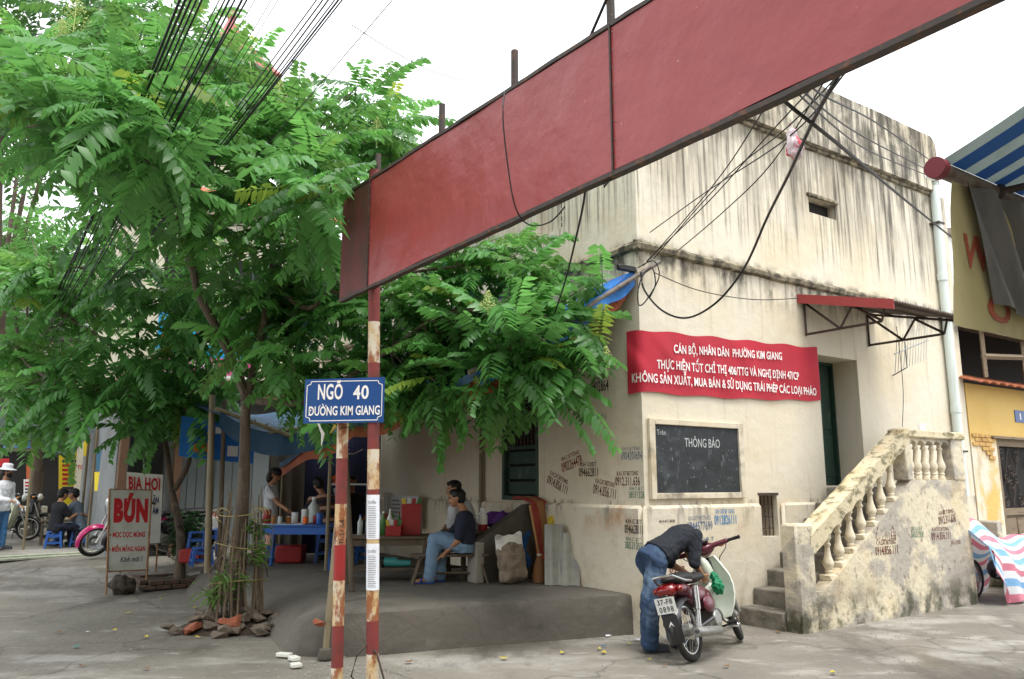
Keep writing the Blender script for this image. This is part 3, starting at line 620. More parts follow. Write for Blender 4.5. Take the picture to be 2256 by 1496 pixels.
simple('paper', (226, 230, 238), .85, spots=[(srgb(200, 202, 206), (8, 8, 3), .5, .7, 4, .5)]); simple('ink', (70, 72, 84), .9)
for py0, py1, k in ((1187, 1090, 0), (1299, 1197, 1)):
    N_ = thing('paper_notice', ('upper' if k == 0 else 'lower') + ' white printed notice pasted round the gateway post', 'notice', PB + V((0, -.055, zz(py0))), world=True, group='notices on the gateway post')
    m = MB(); m.grid(lambda u, v: PB + V((.0545 * math.sin(-1.5 + 3.0 * u), -.0545 * math.cos(-1.5 + 3.0 * u), zz(py0) + (zz(py1) - zz(py0)) * v)) + LN(zz(py0) + (zz(py1) - zz(py0)) * v, .09), 14, 2); m.build('sheet', M['paper'], N_)
    wrap = lambda x, y: PB + V((.0555 * math.sin((x - .04) / .055), -.0555 * math.cos((x - .04) / .055), y)) + LN(y, .09)
    text('TUYỂN', .075, .036, lambda x, y: wrap(x, y + zz(py1) - .075), M['ink'], 'lettering', N_, bold=.01, shear=.2)
    m = MB()
    for i in range(18): z = zz(py1) - .1 - i * .0145; m.grid(lambda u, v: wrap(.005 + u * random.choice((.06, .07, .072)), z + v * .004), 5, 1)
    m.build('print_lines', M['ink'], N_, False, kind='stuff')
# ---------------- street-name sign on its own post
SB = D(752, 900, 6.86); SB.z = 0
SP = thing('street_sign', 'blue street-name plate reading NGÕ 40 on a rusty striped post', 'sign', SB, world=True)
z2 = lambda py: D(745, py, 6.86).z
tilt = V((-.004, 0, 0))
striped('post', SB, .05, [(-.1, z2(1470), 'post_white'), (z2(1470), z2(1378), 'post_red'), (z2(1378), z2(1278), 'post_white'), (z2(1278), z2(1200), 'post_fresh_red'), (z2(1200), z2(1110), 'post_white'), (z2(1110), z2(1010), 'post_red'), (z2(1010), 2.5, 'post_white')], SP, .05)
simple('enamel_blue', (30, 72, 132), .35, spots=[(srgb(48, 84, 136), (2, 2, 2), .4, .7, 4, .5), (srgb(130, 90, 60), (30, 30, 30), .76, .8, 3, .7)])
c0 = D(668, 933, 6.74); c1 = D(845, 930, 6.74); ct = D(668, 836, 6.74); ux = (c1 - c0); ux.z = c1.z - c0.z; wS = ux.length; ux.normalize(); hS = ct.z - c0.z
sg = lambda x, y, o=0: c0 + ux * x + V((0, -o, y))
m = MB(); m.add([sg(0, 0), sg(wS, 0), sg(wS, hS + .01), sg(0, hS), sg(0, 0, -.012), sg(wS, 0, -.012), sg(wS, hS + .01, -.012), sg(0, hS, -.012)], [(0, 1, 2, 3), (7, 6, 5, 4), (0, 4, 5, 1), (1, 5, 6, 2), (2, 6, 7, 3), (3, 7, 4, 0)]); pl = m.build('plate', M['enamel_blue'], SP, False)
m = MB(); i0 = .02; q = .035
ring = [(i0 + q, i0), (wS - i0 - q, i0), (wS - i0, i0 + q), (wS - i0, hS - i0 - q), (wS - i0 - q, hS - i0), (i0 + q, hS - i0), (i0, hS - i0 - q), (i0, i0 + q)]
for k in range(8):
    a, b = V(ring[k]), V(ring[(k + 1) % 8]); d = (b - a).normalized(); nn = V((-d.y, d.x)) * .0035
    if k % 2 == 1:
        mid = (a + b) / 2 + V((wS / 2 - (a + b).x / 2, hS / 2 - (a + b).y / 2)).normalized() * .014; segs = ((a, mid), (mid, b))
    else: segs = ((a, b),)
    for a, b in segs:
        d = (b - a).normalized(); nn = V((-d.y, d.x)) * .0035; m.add([sg(*(a + nn), .002), sg(*(a - nn), .002), sg(*(b - nn), .002), sg(*(b + nn), .002)], [(0, 1, 2, 3)])
m.build('border_line', M['letter_white'], pl, False)
for s_, x0, x1, y0, hh in (('NGÕ', .115, .33, .205, .175), ('4', .42, .483, .205, .125), ('0', .49, .555, .205, .125), ('ĐƯỜNG KIM GIANG', .04, .655, .065, .105)): text(s_, (x1 - x0) * wS / .69, hh * hS / .39, lambda x, y: sg(x0 * wS / .69 + x, y0 * hS / .39 + y, .0025), M['letter_white'], 'lettering', pl, bold=.022)
text('TK/2V 268', .2, .035, lambda x, y: SB + V((.0515 * math.sin((.022 - y) / .05 + .35), -.0515 * math.cos((.022 - y) / .05 + .35), z2(1198) + x)) + LN(z2(1198) + x, .05), M['ink_black'], 'stencil_lettering', SP, bold=.01)
text('KHOAN 12', .14, .03, lambda x, y: SB + V((.0515 * math.sin((-.03 - y) / .05), -.0515 * math.cos((-.03 - y) / .05), z2(1198) + x)) + LN(z2(1198) + x, .05), M['ink_black'], 'stencil_lettering', SP)
m = MB(); a, b = SB + V((.05, -.02, z2(1000))), PB + V((-.05, 0, zz(990))); m.tube([a, (a + b) / 2 + V((0, 0, -.02)), b], .004, 5); m.tube([SB + V((-.0, -.055, z2(945))), SB + V((.2, -.03, z2(938))), PB + V((-.02, -.055, z2(930)))], .004, 5); m.build('binding_wire', M['iron'], SP)
# ---------------- yellow neighbour house
M['yellow'] = mat('yellow_limewash', srgb(212, 180, 110), .92, [(srgb(206, 170, 96), (1.2, 1.2, 1.2), .4, .7, 5, .6), (srgb(120, 100, 70), (24, 24, 24), .68, .78, 4, .8), (srgb(214, 206, 190), (1.1, 1.1, .7), .45, .56, 6, .95, (2.45, 2.2)), (srgb(180, 160, 120), (3, 3, 1), .55, .7, 6, .6)], [(14, .008)])
simple('old_wood', (128, 112, 92), .8, spots=[(srgb(90, 78, 64), (4, 40, 40), .45, .7, 5, .7)], bump=[((4, 40, 40), .004)]); simple('ybrick', (196, 158, 96), .9, spots=[(srgb(150, 112, 72), (9, 9, 9), .45, .7, 5, .8)], bump=[(40, .006)])
simple('mortar', (176, 164, 140), .95); simple('rust_tile', (150, 84, 52), .85, spots=[(srgb(96, 62, 46), (6, 6, 6), .45, .7, 6, .8)], bump=[(30, .006)])
NH = thing('yellow_house', 'low yellow limewashed house with exposed brick and iron-scroll door', 'house', wb(7.6, 0, 0), BA)
NHx = 7.6; pn = lambda x: x - NHx
wall_holes(lambda a, z, d: (a, d, z), 0, 6.5, 0, 3.35, .3, [(pn(8.5), pn(10.1), 0, 2.42)]).build('wall', M['yellow'], NH, False)
m = MB(); m.b2((0.01, 4, 0), (6.5, 4.2, 3.35)); m.build('wall', M['yellow'], NH, False)
for r_ in range(9):                                            # exposed bricks round the door head
    for c_ in range(5):
        x = .04 + c_ * .215 + (.1 if r_ % 2 else 0); z = 1.86 + r_ * .075
        if r_ < 6 and (c_ < 1 + (5 - r_) * .35): continue
        if x + .2 > pn(8.48): continue
        m = MB(); m.box((x + .1, -.004 - random.uniform(0, .012), z), (.2, .03, .062), .006); m.build('brick', M['ybrick'], NH)
m = MB(); m.b2((pn(8.3), -.06, 2.42), (pn(10.4), .02, 2.47), .008); m.build('lintel', M['old_wood'], NH)
dn = MB(); dn.b2((pn(8.5), .02, 0), (pn(8.62), .1, 2.418)); dn.b2((pn(9.98), .02, 0), (pn(10.1), .1, 2.418)); dn.b2((pn(8.62), .02, 2.3), (pn(9.98), .1, 2.418)); dn.b2((pn(8.62), .03, .1), (pn(9.98), .075, .3)); dn.b2((pn(8.62), .03, 1.1), (pn(9.98), .09, 1.22)); dn = dn.build('door', M['old_wood'], NH, False)
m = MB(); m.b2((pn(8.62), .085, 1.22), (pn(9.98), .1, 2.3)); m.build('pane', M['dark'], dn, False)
for i in range(3):
    for j in range(2): m = MB(); m.b2((pn(8.66) + i * .44, .05, .34 + j * .38), (pn(9.06) + i * .44, .08, .68 + j * .38), .012); m.build('panel', M['old_wood'], dn)
m = MB(); m.b2((pn(8.62), .082, .3), (pn(9.98), .09, 1.1)); m.build('backing', M['old_wood'], dn, False)
def spiral(m, cx, cz, r, turns, d, a0=0, y=.05): m.tube([(cx + r * (1 - .8 * k / 24) * math.cos(a0 + d * turns * 2 * math.pi * k / 24), y, cz + r * (1 - .8 * k / 24) * math.sin(a0 + d * turns * 2 * math.pi * k / 24)) for k in range(25)], .009, 5)
for i, (cx, cz) in enumerate(((8.75, 1.35), (8.75, 2.15), (9.3, 1.35), (9.3, 2.15), (9.03, 1.62), (9.03, 1.88), (9.7, 1.5), (9.7, 2.0), (8.85, 1.75), (9.2, 1.75))):
    m = MB(); spiral(m, pn(cx), cz, .11, 1.6, 1 if i % 2 else -1, i); m.build('scroll', M['iron'], dn)
for a, b in (((8.63, 1.25), (9.03, 2.28)), ((9.43, 1.25), (9.03, 2.28)), ((8.63, 2.28), (9.03, 1.25)), ((9.43, 2.28), (9.03, 1.25))): m = MB(); m.tube([(pn(a[0]), .06, a[1]), (pn(b[0]), .06, b[1])], .008, 5); m.build('bar', M['iron'], dn)
npl = MB(); npl.b2((pn(9.3), -.014, 2.75), (pn(9.72), -.002, 2.97)); npl = npl.build('number_plate', M['enamel_blue'], NH, False); text('1', .05, .12, lambda x, y: (pn(9.47) + x, -.016, 2.8 + y), M['letter_white'], 'lettering', npl, bold=.02)
for k in range(22):                                            # row of eave tiles
    m = MB(); x = -.18 + k * .3; m.grid(lambda u, v: (x + u * .3 + .0, .3 - v * .65, 3.52 - v * .22 + .035 * math.sin(math.pi * u) + .012 * noise.noise(V((k, v * 3, u)))), 6, 3, .018); m.build('eave_tile', M['rust_tile'], NH)
m = MB(); m.b2((-.05, .02, 3.345), (6.5, .2, 3.36)); m.build('eave_board', M['old_wood'], NH)
m = MB(); m.grid(lambda u, v: (.05 + u * 6.4, .9 - v * 1.3, 4.62 - v * .32 + .018 * math.sin(u * 130)), 120, 2, .01); m.build('upper_roof', M['corr'], NH)
m = MB(); m.box((3.2, -.42, 4.26), (6.5, .03, .17)); m.build('fascia_board', M['old_wood'], NH)
for x in (.12, 1.6, 3.1, 4.6): m = MB(); m.tube([(x, -.3, 3.42), (x, -.3, 4.25)], .04, 4); m.build('strut', M['old_wood'], NH, False)
m = MB(); m.tube([(.1, -.3, 3.78), (3, -.3, 4.0)], .05, 4); m.build('tie_beam', M['old_wood'], NH, False)
m = MB(); m.b2((.02, .8, 3.36), (6.4, .9, 4.6)); m.build('void_backing', M['dark'], NH)  # dark sheet paints the shaded void between eave and upper roof
m = MB(); m.b2((-.1, -.35, 0), (.03, .0, 1.05), .03); m.build('buttress', M['stairwall'], NH)
# far blocks seen in the gap above
far = thing('far_grey_house', 'small pale grey house far beyond the yellow house roof', 'house', (22, 34, 0), world=True)
c = D(2118, 500, 30); m = MB(); m.b2((c.x - 1.2, 30, 0), (c.x + 4, 33, D(2110, 520, 30).z)); m.build('wall', M['white'], far); m = MB(); m.b2((c.x - 1.4, 29.8, D(2110, 520, 30).z + .0), (c.x + 4, 33, D(2110, 505, 30).z)); m.build('roof', M['corr'], far)
# ---------------- blue and white awning with hanging advertisement
simple('awn_blue', (58, 108, 160), .7, transl=.3); simple('awn_white', (176, 188, 188), .7, transl=.32, spots=[(srgb(120, 130, 128), (3, 3, 3), .5, .72, 6, .5)]); simple('ad_yellow', (188, 180, 136), .7, spots=[(srgb(150, 140, 96), (3, 3, 3), .45, .7, 5, .6)]); simple('ad_red', (172, 92, 72), .7)
simple('grey_tarp', (112, 112, 112), .6, spots=[(srgb(78, 80, 82), (4, 4, 1.4), .42, .68, 6, .7), (srgb(170, 160, 110), (10, 10, 2), .6, .72, 5, .8)], bump=[(9, .012)])
A0 = V((2.68, 4.70, 3.60)); AW = thing('striped_awning', 'blue and white striped roll-out awning with maroon-capped front tube', 'awning', (A0.x, A0.y, 3.6), world=True)
ad = V((.566, -.824, 0)); al = E1
m = MB(); m.tube([A0, A0 + al * 3.6], .05, 14); m.build('front_tube', M['corr'], AW)
m = MB(); m.tube([A0 - al * .04, A0 + al * .03], .068, 16); m.build('end_cap', simple('cap_red', (120, 48, 58), .6), AW)
q = 0; k = 0; wd = [.17, .15, .17, .06]
while q < 3.5:
    w = [.12, .16, .13, .15, .11][k % 5]; m = MB(); m.grid(lambda u, v: A0 + al * (q + .02 + w * u) + ad * (.02 + 1.75 * v) + V((0, 0, .05 + .49 * 1.75 * v - .10 * math.sin(math.pi * v))), 1, 10, .003); m.build('stripe', M['awn_white' if k % 2 == 0 else 'awn_blue'], AW); q += w; k += 1
for s_ in (.75, 2.8): m = MB(); m.tube([A0 + al * s_, A0 + al * (s_ + .5) + ad * .8 + V((0, 0, .12)), A0 + al * s_ + ad * 1.72 + V((0, 0, .5))], .026, 8); m.ball(A0 + al * s_ + ad * .03, .05); m.build('folding_arm', M['iron'], AW)
struct((lambda m: m.b2((0, 0, 0), (.001, .001, .001)) or m.build('wall', M['wall']))(MB())) if False else None
wl_ = MB(); wo = A0 + ad * 1.78; wl_.add([wo + al * a + ad * d + V((0, 0, z - 3.6)) for a in (-1.2, 4.5) for d in (0, .25) for z in (-.05, 5.5)], [(0, 1, 3, 2), (4, 6, 7, 5), (0, 4, 5, 1), (2, 3, 7, 6), (0, 2, 6, 4), (1, 5, 7, 3)]); struct(wl_.build('wall', M['wall'], None, False))
HA = thing('hanging_advertisement', 'faded yellow advertisement sheet with red lettering hanging below the awning tube', 'banner', (A0.x, A0.y, 2.6), world=True)
hp = lambda a, z, o=0: A0 + al * (a + .12) + V((0, 0, z)) - ad * (.02 + o)
def adf(a, zf): return hp(a - .16 * (1 - zf) * (1 if a < .3 else .6), -.06 - .95 * (1 - zf), -.04 + .02 * noise.noise(V((a * 3, zf * 2, 0))))
m = MB(); m.grid(lambda u, v: adf(u * 3.2, v), 40, 10); m.build('sheet', M['ad_yellow'], HA)
for s_, x0, w, z0, hh in (('W', .16, .26, .42, .24), ('O', .36, .34, .08, .2)): text(s_, w, hh, lambda x, y: adf(x0 + x, z0 + y) - ad * (-.006) if False else adf(x0 + x, z0 + y) - ray(2150, 600).normalized() * .012, M['ad_red'], 'lettering', HA, bold=.03)
GT = thing('grey_tarpaulin', 'torn grey tarpaulin draped over the hanging advertisement', 'tarpaulin', (A0.x + .6, A0.y + .4, 2.6), world=True)
m = MB(); m.grid(lambda u, v: hp(.06 + (.24 * (1 - v) ** 1.0 * 1.0) + u * 2.8, -.05 - (.78 + .05 * math.sin(u * 9)) * (1 - v), -.075 - .035 * math.sin(u * 46 + 2 * v) - .05 * (1 - v) * math.sin(u * 17)), 90, 14); m.build('sheet', M['grey_tarp'], GT)
# ---------------- tarpaulin roof over the tea stall
simple('tarp_blue', (36, 110, 190), .55, spots=[(srgb(60, 130, 200), (3, 3, 3), .45, .7, 5, .6)], bump=[(8, .02)], transl=.05); simple('tarp_orange', (172, 90, 52), .6, spots=[(srgb(160, 78, 44), (3, 3, 3), .4, .7, 5, .7)], bump=[(8, .02)])
simple('tarp_dull', (60, 92, 122), .6, spots=[(srgb(44, 70, 96), (2, 2, 2), .4, .7, 6, .8)], bump=[(6, .03)], transl=.08); simple('tarp_green', (48, 66, 58), .65, spots=[(srgb(70, 74, 58), (2, 2, 2), .45, .7, 6, .7)], bump=[(5, .03)], transl=.08)
simple('bamboo', (128, 116, 92), .6, spots=[(srgb(90, 80, 62), (6, 6, 1), .45, .7, 5, .7)]); simple('wood', (96, 84, 70), .75, spots=[(srgb(62, 54, 46), (12, 12, 2), .45, .7, 5, .7)], bump=[((14, 14, 2), .004)])
simple('plastic_blue', (46, 92, 168), .35); simple('plastic_red', (142, 34, 36), .35); simple('plastic_white', (222, 224, 224), .4); simple('navy', (26, 32, 62), .85, bump=[((5, 5, .4), .05)]); simple('grey_cloth', (112, 106, 98), .85, bump=[((4, 4, .5), .05)])
simple('steel', (150, 152, 152), .3, metal=.8); simple('glass', (190, 200, 196), .12, trans=.75, spec=.5); simple('purple', (86, 44, 130), .6); simple('yellow_bag', (188, 164, 50), .5); simple('blue_cloth', (34, 84, 140), .85, bump=[(18, .012)])
TP = thing('stall_tarpaulin', 'blue tarpaulin with orange underside sloping off the house corner over the tea stall', 'tarpaulin', BC, BA)
def tpf(u, v, dz=0):
    s = .04 + 6.6 * u + .35 * v * (1 - u); x = -.02 - 2.0 * v - .15 * math.sin(u * 7) * v * (1 - v); zw = 4.15 - .55 * u; zo = 2.82 - .8 * u
    return V((x, s, zw + (zo - zw) * v - .10 * math.sin(math.pi * v) - .05 * v * math.sin(u * 21) + dz + .03 * noise.noise(V((u * 9, v * 5, 0)))))
m = MB(); m.grid(lambda u, v: tpf(u, v, .012), 40, 14); m.build('blue_sheet', M['tarp_blue'], TP)
m = MB(); m.grid(lambda u, v: tpf(u, v), 40, 14); m.build('orange_lining', M['tarp_orange'], TP)
def hem(fn, n, h, mt, nm, up=0):
    m = MB(); m.grid(lambda u, v: V(fn(u)) + V((-.015 * math.sin(u * 40) - .01, -.012 * math.sin(u * 33) - .01, up - v * h * (1 + .35 * noise.noise(V((u * 8, 1, 0)))))), n, 3); return m.build(nm, mt, TP)
hem(lambda u: tpf(0, u), 30, .2, M['tarp_blue'], 'blue_hem', .03); hem(lambda u: tpf(.02, u), 30, .28, M['tarp_orange'], 'orange_hem'); hem(lambda u: tpf(u, 1), 50, .10, M['tarp_dull'], 'outer_hem', .03); hem(lambda u: tpf(u, .985), 50, .22, M['tarp_orange'], 'orange_hem')
m = MB(); m.tube([tpf(0, -.02) + V((.22, -.16, .1)), tpf(0, .25), tpf(0, .6), tpf(0, 1) + V((-.1, 0, -.02))], .028, 8); m.build('edge_pole', M['corr'], TP)
m = MB(); m.box(tpf(0, .02) + V((-.1, -.02, .05)), (.28, .06, .07), .01); m.build('junction_box', M['black'], TP)
for u in (.02, .33, .66, .99):
    p = tpf(u, .98); m = MB(); m.tube([(p.x, p.y, .40), (p.x, p.y, p.z)], .03, 8); m.build('tent_pole', M['bamboo'], TP) if u > .5 else None
# second, dull blue tarpaulin and stall back cloths
T2 = thing('dull_blue_tarpaulin', 'sagging dusty blue tarpaulin loaded with dead leaves behind the tree trunk', 'tarpaulin', wb(-3.2, 5.2, .42), BA)
T2.location = wb(-3.0, 5.0, 2.0)
m = MB(); m.grid(lambda u, v: V((-.6 + 2.3 * u, -.5 + 2.2 * v, .62 + .35 * v - .30 * math.sin(math.pi * u) * (1 - .5 * v) - .04 * math.sin(9 * u + 4 * v))), 26, 14, .004); m.build('sheet', M['tarp_dull'], T2)
m = MB(); m.grid(lambda u, v: V((-.6 + 2.3 * u, -.5 + .02 * math.sin(u * 30), .62 - .30 * math.sin(math.pi * u) - .04 * math.sin(9 * u) - v * (.22 + .1 * math.sin(u * 5)))), 40, 3); m.build('front_flap', M['tarp_dull'], T2)
simple('deadleaf', (132, 112, 62), .8); m = MB(); random.seed(5)
for i in range(160):
    a = random.uniform(.15, .8); p = V((-.6 + 2.3 * a, -.5 + random.uniform(-.02, .5), .655 - .30 * math.sin(math.pi * a) + random.uniform(0, .05))); e = V((random.uniform(-1, 1), random.uniform(-1, 1), random.uniform(-.3, .3))).normalized() * .05; f_ = e.cross(V((0, 0, 1))) * .4
    m.add([p - e, p + f_, p + e, p - f_], [(0, 1, 2, 3)])
m.build('dead_leaves', M['deadleaf'], T2, False, kind='stuff')
for a, b in (((-.65, -.45, .66), (.4, -.52, .32)), ((.1, -.5, .36), (1.6, -.3, .6))): m = MB(); m.tube([a, b], .03, 8); m.build('ridge_pole', M['bamboo'], T2)
def curtain(name, label, x0, x1, s, z0, z1, mt, amp=.05, fq=16):
    t = thing(name, label, 'curtain', wb((x0 + x1) / 2, s, z0), BA); w = x1 - x0
    m = MB(); m.grid(lambda u, v: V((-w / 2 + w * u, amp * math.sin(u * fq + .8 * math.sin(3 * v)) * (1.15 - .7 * v), (z1 - z0) * v)), 48, 6, .005); m.build('cloth', mt, t)
    m = MB(); m.tube([(-w / 2 - .1, 0, z1 - z0), (w / 2 + .1, 0, z1 - z0)], .018, 6); m.build('rail', M['bamboo'], t)
curtain('navy_curtain', 'dark navy cloth curtain hung at the back of the stall', -1.5, -.02, 7.0, .45, 2.85, M['navy'])
curtain('grey_curtain', 'worn grey-brown cloth curtain hung beside the navy curtain', -2.12, -1.5, 6.9, .45, 2.8, M['grey_cloth'])
# ---------------- grey shop behind the trees
simple('shop_grey', (126, 130, 132), .85, spots=[(srgb(104, 106, 106), (1.5, 1.5, 1.5), .4, .7, 6, .7)], bump=[(20, .006)]); simple('shop_brown', (112, 84, 66), .8, spots=[(srgb(84, 66, 54), (3, 3, 3), .45, .7, 5, .7)]); simple('cyan', (24, 150, 200), .5); simple('pink', (206, 84, 140), .5); simple('cream', (206, 198, 176), .9, spots=[(grime, (4, 4, .5), .5, .75, 6, .6)]); simple('shutter', (120, 128, 132), .6)
SH = thing('grey_shop', 'grey two-storey shop with a cyan and pink signboard behind the trees', 'shop', wb(-4.1, 9.6, 0), BA)
wall_holes(lambda a, z, d: (a, d, z), 0, 4.2, 0, 3.3, .25, [(.2, .85, .42, 2.9), (1.1, 2.3, .42, 2.7)]).build('wall', M['shop_grey'], SH, False)
m = MB(); m.b2((.0, 1.2, 0), (4.2, 6, 3.3)); m.build('back_room', M['shop_grey'], SH, False)
m = MB(); m.b2((.0, .25, 0), (.12, 1.2, 3.3)); m.build('wall', M['shop_grey'], SH, False)
m = MB(); m.b2((-.1, -.6, 3.3), (4.3, .3, 3.62)); m.build('slab', M['shop_brown'], SH, False)
m = MB(); m.b2((-.05, .3, 3.62), (4.2, 6, 7.4)); m.build('upper_wall', M['cream'], SH, False)
for x in (.6, 2.0, 3.3): w_ = MB(); w_.b2((x, .27, 4.9), (x + .7, .3, 6.3)); w_ = w_.build('window', M['dark'], SH); m = MB(); m.b2((x + .33, .25, 4.9), (x + .37, .27, 6.3)); m.b2((x, .25, 5.6), (x + .7, .268, 5.64)); m.build('frame', M['green_paint'], w_)
for k in range(14): m = MB(); m.grid(lambda u, v: (-.2 + (k + u) * .33, -.1 + v * 2.5, 7.4 + v * 1.1 + .03 * math.sin(math.pi * u)), 4, 2, .02); m.build('roof_tile_row', simple('roof_tile', (176, 92, 66), .85, spots=[(srgb(120, 70, 54), (4, 4, 4), .45, .7, 5, .6)]) if k == 0 else M['roof_tile'], SH)
for x in (.0, .95): m = MB(); m.b2((x, -.3, .3), (x + .14, -.12, 3.3), .01); m.build('pillar', M['shop_brown'], SH)
for i in range(7): m = MB(); m.b2((1.11 + i * .17, .06, .43), (1.27 + i * .17, .09, 2.69), .006); m.build('shutter_slat', M['shutter'], SH)
for i in range(2): m = MB(); m.b2((2.5 + i * .33, -.05, .42), (2.82 + i * .33, -.004, 2.75), .008); m.build('door_leaf', M['shutter'], SH)
for i in range(6): m = MB(); m.b2((2.56 + (i % 3) * .09 + (i // 3) * .33, -.056, 2.3), (2.60 + (i % 3) * .09 + (i // 3) * .33, -.051, 2.62)); m.build('vent_slot', M['dark'], SH)
sb = MB(); sb.b2((.35, -1.0, 3.75), (2.1, -.92, 4.75)); sb.b2((.5, -.92, 4.2), (.56, .29, 4.26)); sb.b2((1.9, -.92, 4.2), (1.96, .29, 4.26)); sb = sb.build('signboard', M['cyan'], SH, False)
m = MB(); m.b2((.35, -1.012, 3.66), (2.1, -.91, 3.98)); m.build('pink_band', M['pink'], sb, False); m = MB(); m.b2((.34, -1.015, 3.6), (2.11, -.905, 3.655)); m.build('white_edge', M['letter_white'], sb, False)
for i in range(9): m = MB(); m.b2((.8 + i * .075, -1.0155, 3.76), (.85 + i * .075, -1.0135, 3.76 + (.14, .1, .12)[i % 3])); m.build('lettering', M['letter_white'], sb, False)
random.seed(3)
for i in range(9):                                             # printed leaf motifs on the board
    x = .45 + i * .19; m = MB(); m.add([(x, -1.003, 4.05), (x + .05, -1.003, 4.2 + .1 * random.random()), (x + .02, -1.003, 4.5), (x - .04, -1.003, 4.25)], [(0, 1, 2, 3)]); m.build('printed_motif', M['letter_white'] if i % 3 else simple('orange_p', (230, 110, 40), .6) if i == 0 else M['orange_p'], sb, False)
# blue printed hoarding under the tree and bamboo props
HB = thing('printed_hoarding', 'bright blue printed plastic sheet strung between stall poles', 'sheet', wb(-3.3, 5.9, 1.5), BA)
m = MB(); m.grid(lambda u, v: V((-.5 + 1.1 * u, .02 * math.sin(u * 11), .55 + .6 * v - .1 * u)), 20, 6, .004); sh_ = m.build('sheet', simple('hoard', (54, 128, 206), .5, transl=.3), HB)
for x, z, w_, h_, c_ in ((-.3, .62, .25, .12, 'orange_p'), (.2, .56, .25, .16, 'letter_white'), (.0, .9, .3, .1, 'letter_white')): m = MB(); m.grid(lambda u, v: V((x + w_ * u, .02 * math.sin((x + w_ * u + .75) / 1.6 * 11) - .006, z + h_ * v)), 8, 1); m.build('printed_patch', M[c_], sh_)
def pole(name, label, p0, p1, r, mt, nodes=True, group=None):
    p0, p1 = V(p0), V(p1); t = thing(name, label, 'pole', p0, world=True, group=group); m = MB(); m.tube([p0, p1], [r, r * .92], 10); c_ = m.build('stem', mt, t)
    if nodes:
        L = (p1 - p0).length; d = (p1 - p0).normalized()
        for i in range(1, int(L / .33)): m = MB(); m.tube([p0 + d * (i * .33 - .008), p0 + d * (i * .33 + .008)], r * 1.12, 10); m.build('node', mt, t)
    return t
b = G(457, 1262, .40); pole('bamboo_prop', 'upright bamboo prop beside the shrub planter', b, D(468, 870, b.y), .05, M['bamboo'])
b = G(482, 1258, .41); pole('dark_prop', 'thin dark upright prop between bamboo prop and tree trunk', b, D(495, 880, b.y), .035, M['wood'], False)
b = G(716, 1452, 0); m_ = pole('leaning_bamboo', 'grey bamboo pole set in a concrete foot and leaning beside the street-sign post', b + V((0, 0, .02)), D(752, 1050, b.y + .2), .032, M['bamboo'])
m = MB(); m.lathe([(.07, 0), (.075, .02), (.06, .09), (.04, .1)], 10, b); m.build('foot', M['conc'], m_)
b = G(776, 1303, .42); pole('leaning_batten', 'flat wooden batten leaning behind the street-sign post', b, D(762, 1000, b.y + .1), .035, M['wood'], False)
s_, z_ = BLp(1060, 1110, -.05); pole('wall_bamboo', 'thin bamboo pole standing against the shaded house wall', wb(-.06, s_, .42), wb(-.05, BLp(1062, 860, -.05)[0], 3.1), .035, M['bamboo'])
# ---------------- concrete cheek wall and the clutter around it
CW = thing('cheek_wall', 'sloping grey concrete cheek wall built out from the house window', 'low wall', wb(-1.0, 2.0, .42), BA)
m = MB(); m.prism([(.0, 0, 0), (.98, 0, 0), (.98, 0, .97), (.80, 0, .95), (0.0, 0, .50)], (0, .16, 0)); m.build('wall', M['conc'], CW, False)
m = MB(); m.b2((-.02, -.03, 0), (.1, .19, .5), .01); m.build('end_post', simple('pale_conc', (150, 146, 136), .9), CW)
simple('sackcloth', (142, 128, 112), .95, spots=[(srgb(100, 88, 78), (14, 14, 14), .45, .7, 5, .8)], bump=[(60, .004), (9, .012)])
def lumpy(k, sc, amp): return lambda c: amp * noise.noise(V(c) * sc + V((k, 0, 0)))
SK = thing('woven_sack', 'full grubby woven sack with folded white mouth leaning on the cheek wall', 'sack', wb(-.62, 1.72, .42), BA)
m = MB(); m.m = Matrix.Rotation(R(-7), 4, 'Y'); m.ball((0, 0, .30), (.21, .12, .30), 16, 10); m.box((0, 0, .12), (.40, .20, .22), .06); m.box((-.02, .02, .42), (.36, .16, .22), .05); remesh(m, 'bag', M['sackcloth'], .018, 8, disp=lumpy(1, 11, .02), parent=SK)
m = MB(); m.m = Matrix.Rotation(R(-7), 4, 'Y'); m.grid(lambda u, v: (.195 * math.cos(6.283 * u), .02 + .10 * math.sin(6.283 * u), .42 + .17 * v + .025 * math.sin(6.283 * u * 3 + 1) * v), 32, 4, .004); m.build('mouth', M['white'], SK)
BR = thing('straw_broom', 'straw broom with bamboo handle propped between sack and rug', 'broom', wb(-.27, 1.66, .42), BA)
m = MB(); m.tube([(.0, 0, .3), (-.03, .16, .95)], .016, 8); m.build('handle', simple('handle', (176, 130, 84), .6), BR)
m = MB(); m.lathe([(.09, 0), (.10, .08), (.07, .22), (.025, .34)], 14); m.build('bristles', simple('straw', (146, 104, 70), .9, bump=[((90, 90, 4), .01)]), BR); m = MB(); m.lathe([(.03, .30), (.032, .35)], 10); m.build('binding', M['white'], BR)
simple('rug_red', (150, 66, 54), .95, spots=[(srgb(120, 50, 44), (30, 30, 6), .4, .7, 4, .6)], bump=[(70, .004)]); simple('rug_tan', (148, 108, 70), .95, bump=[(70, .004)]); simple('rug_orange', (186, 92, 58), .95, bump=[(70, .004)])
RG = thing('striped_rug', 'rolled-out rust and tan striped rug hung over the cheek wall', 'rug', wb(-.12, 1.8, .42), BA)
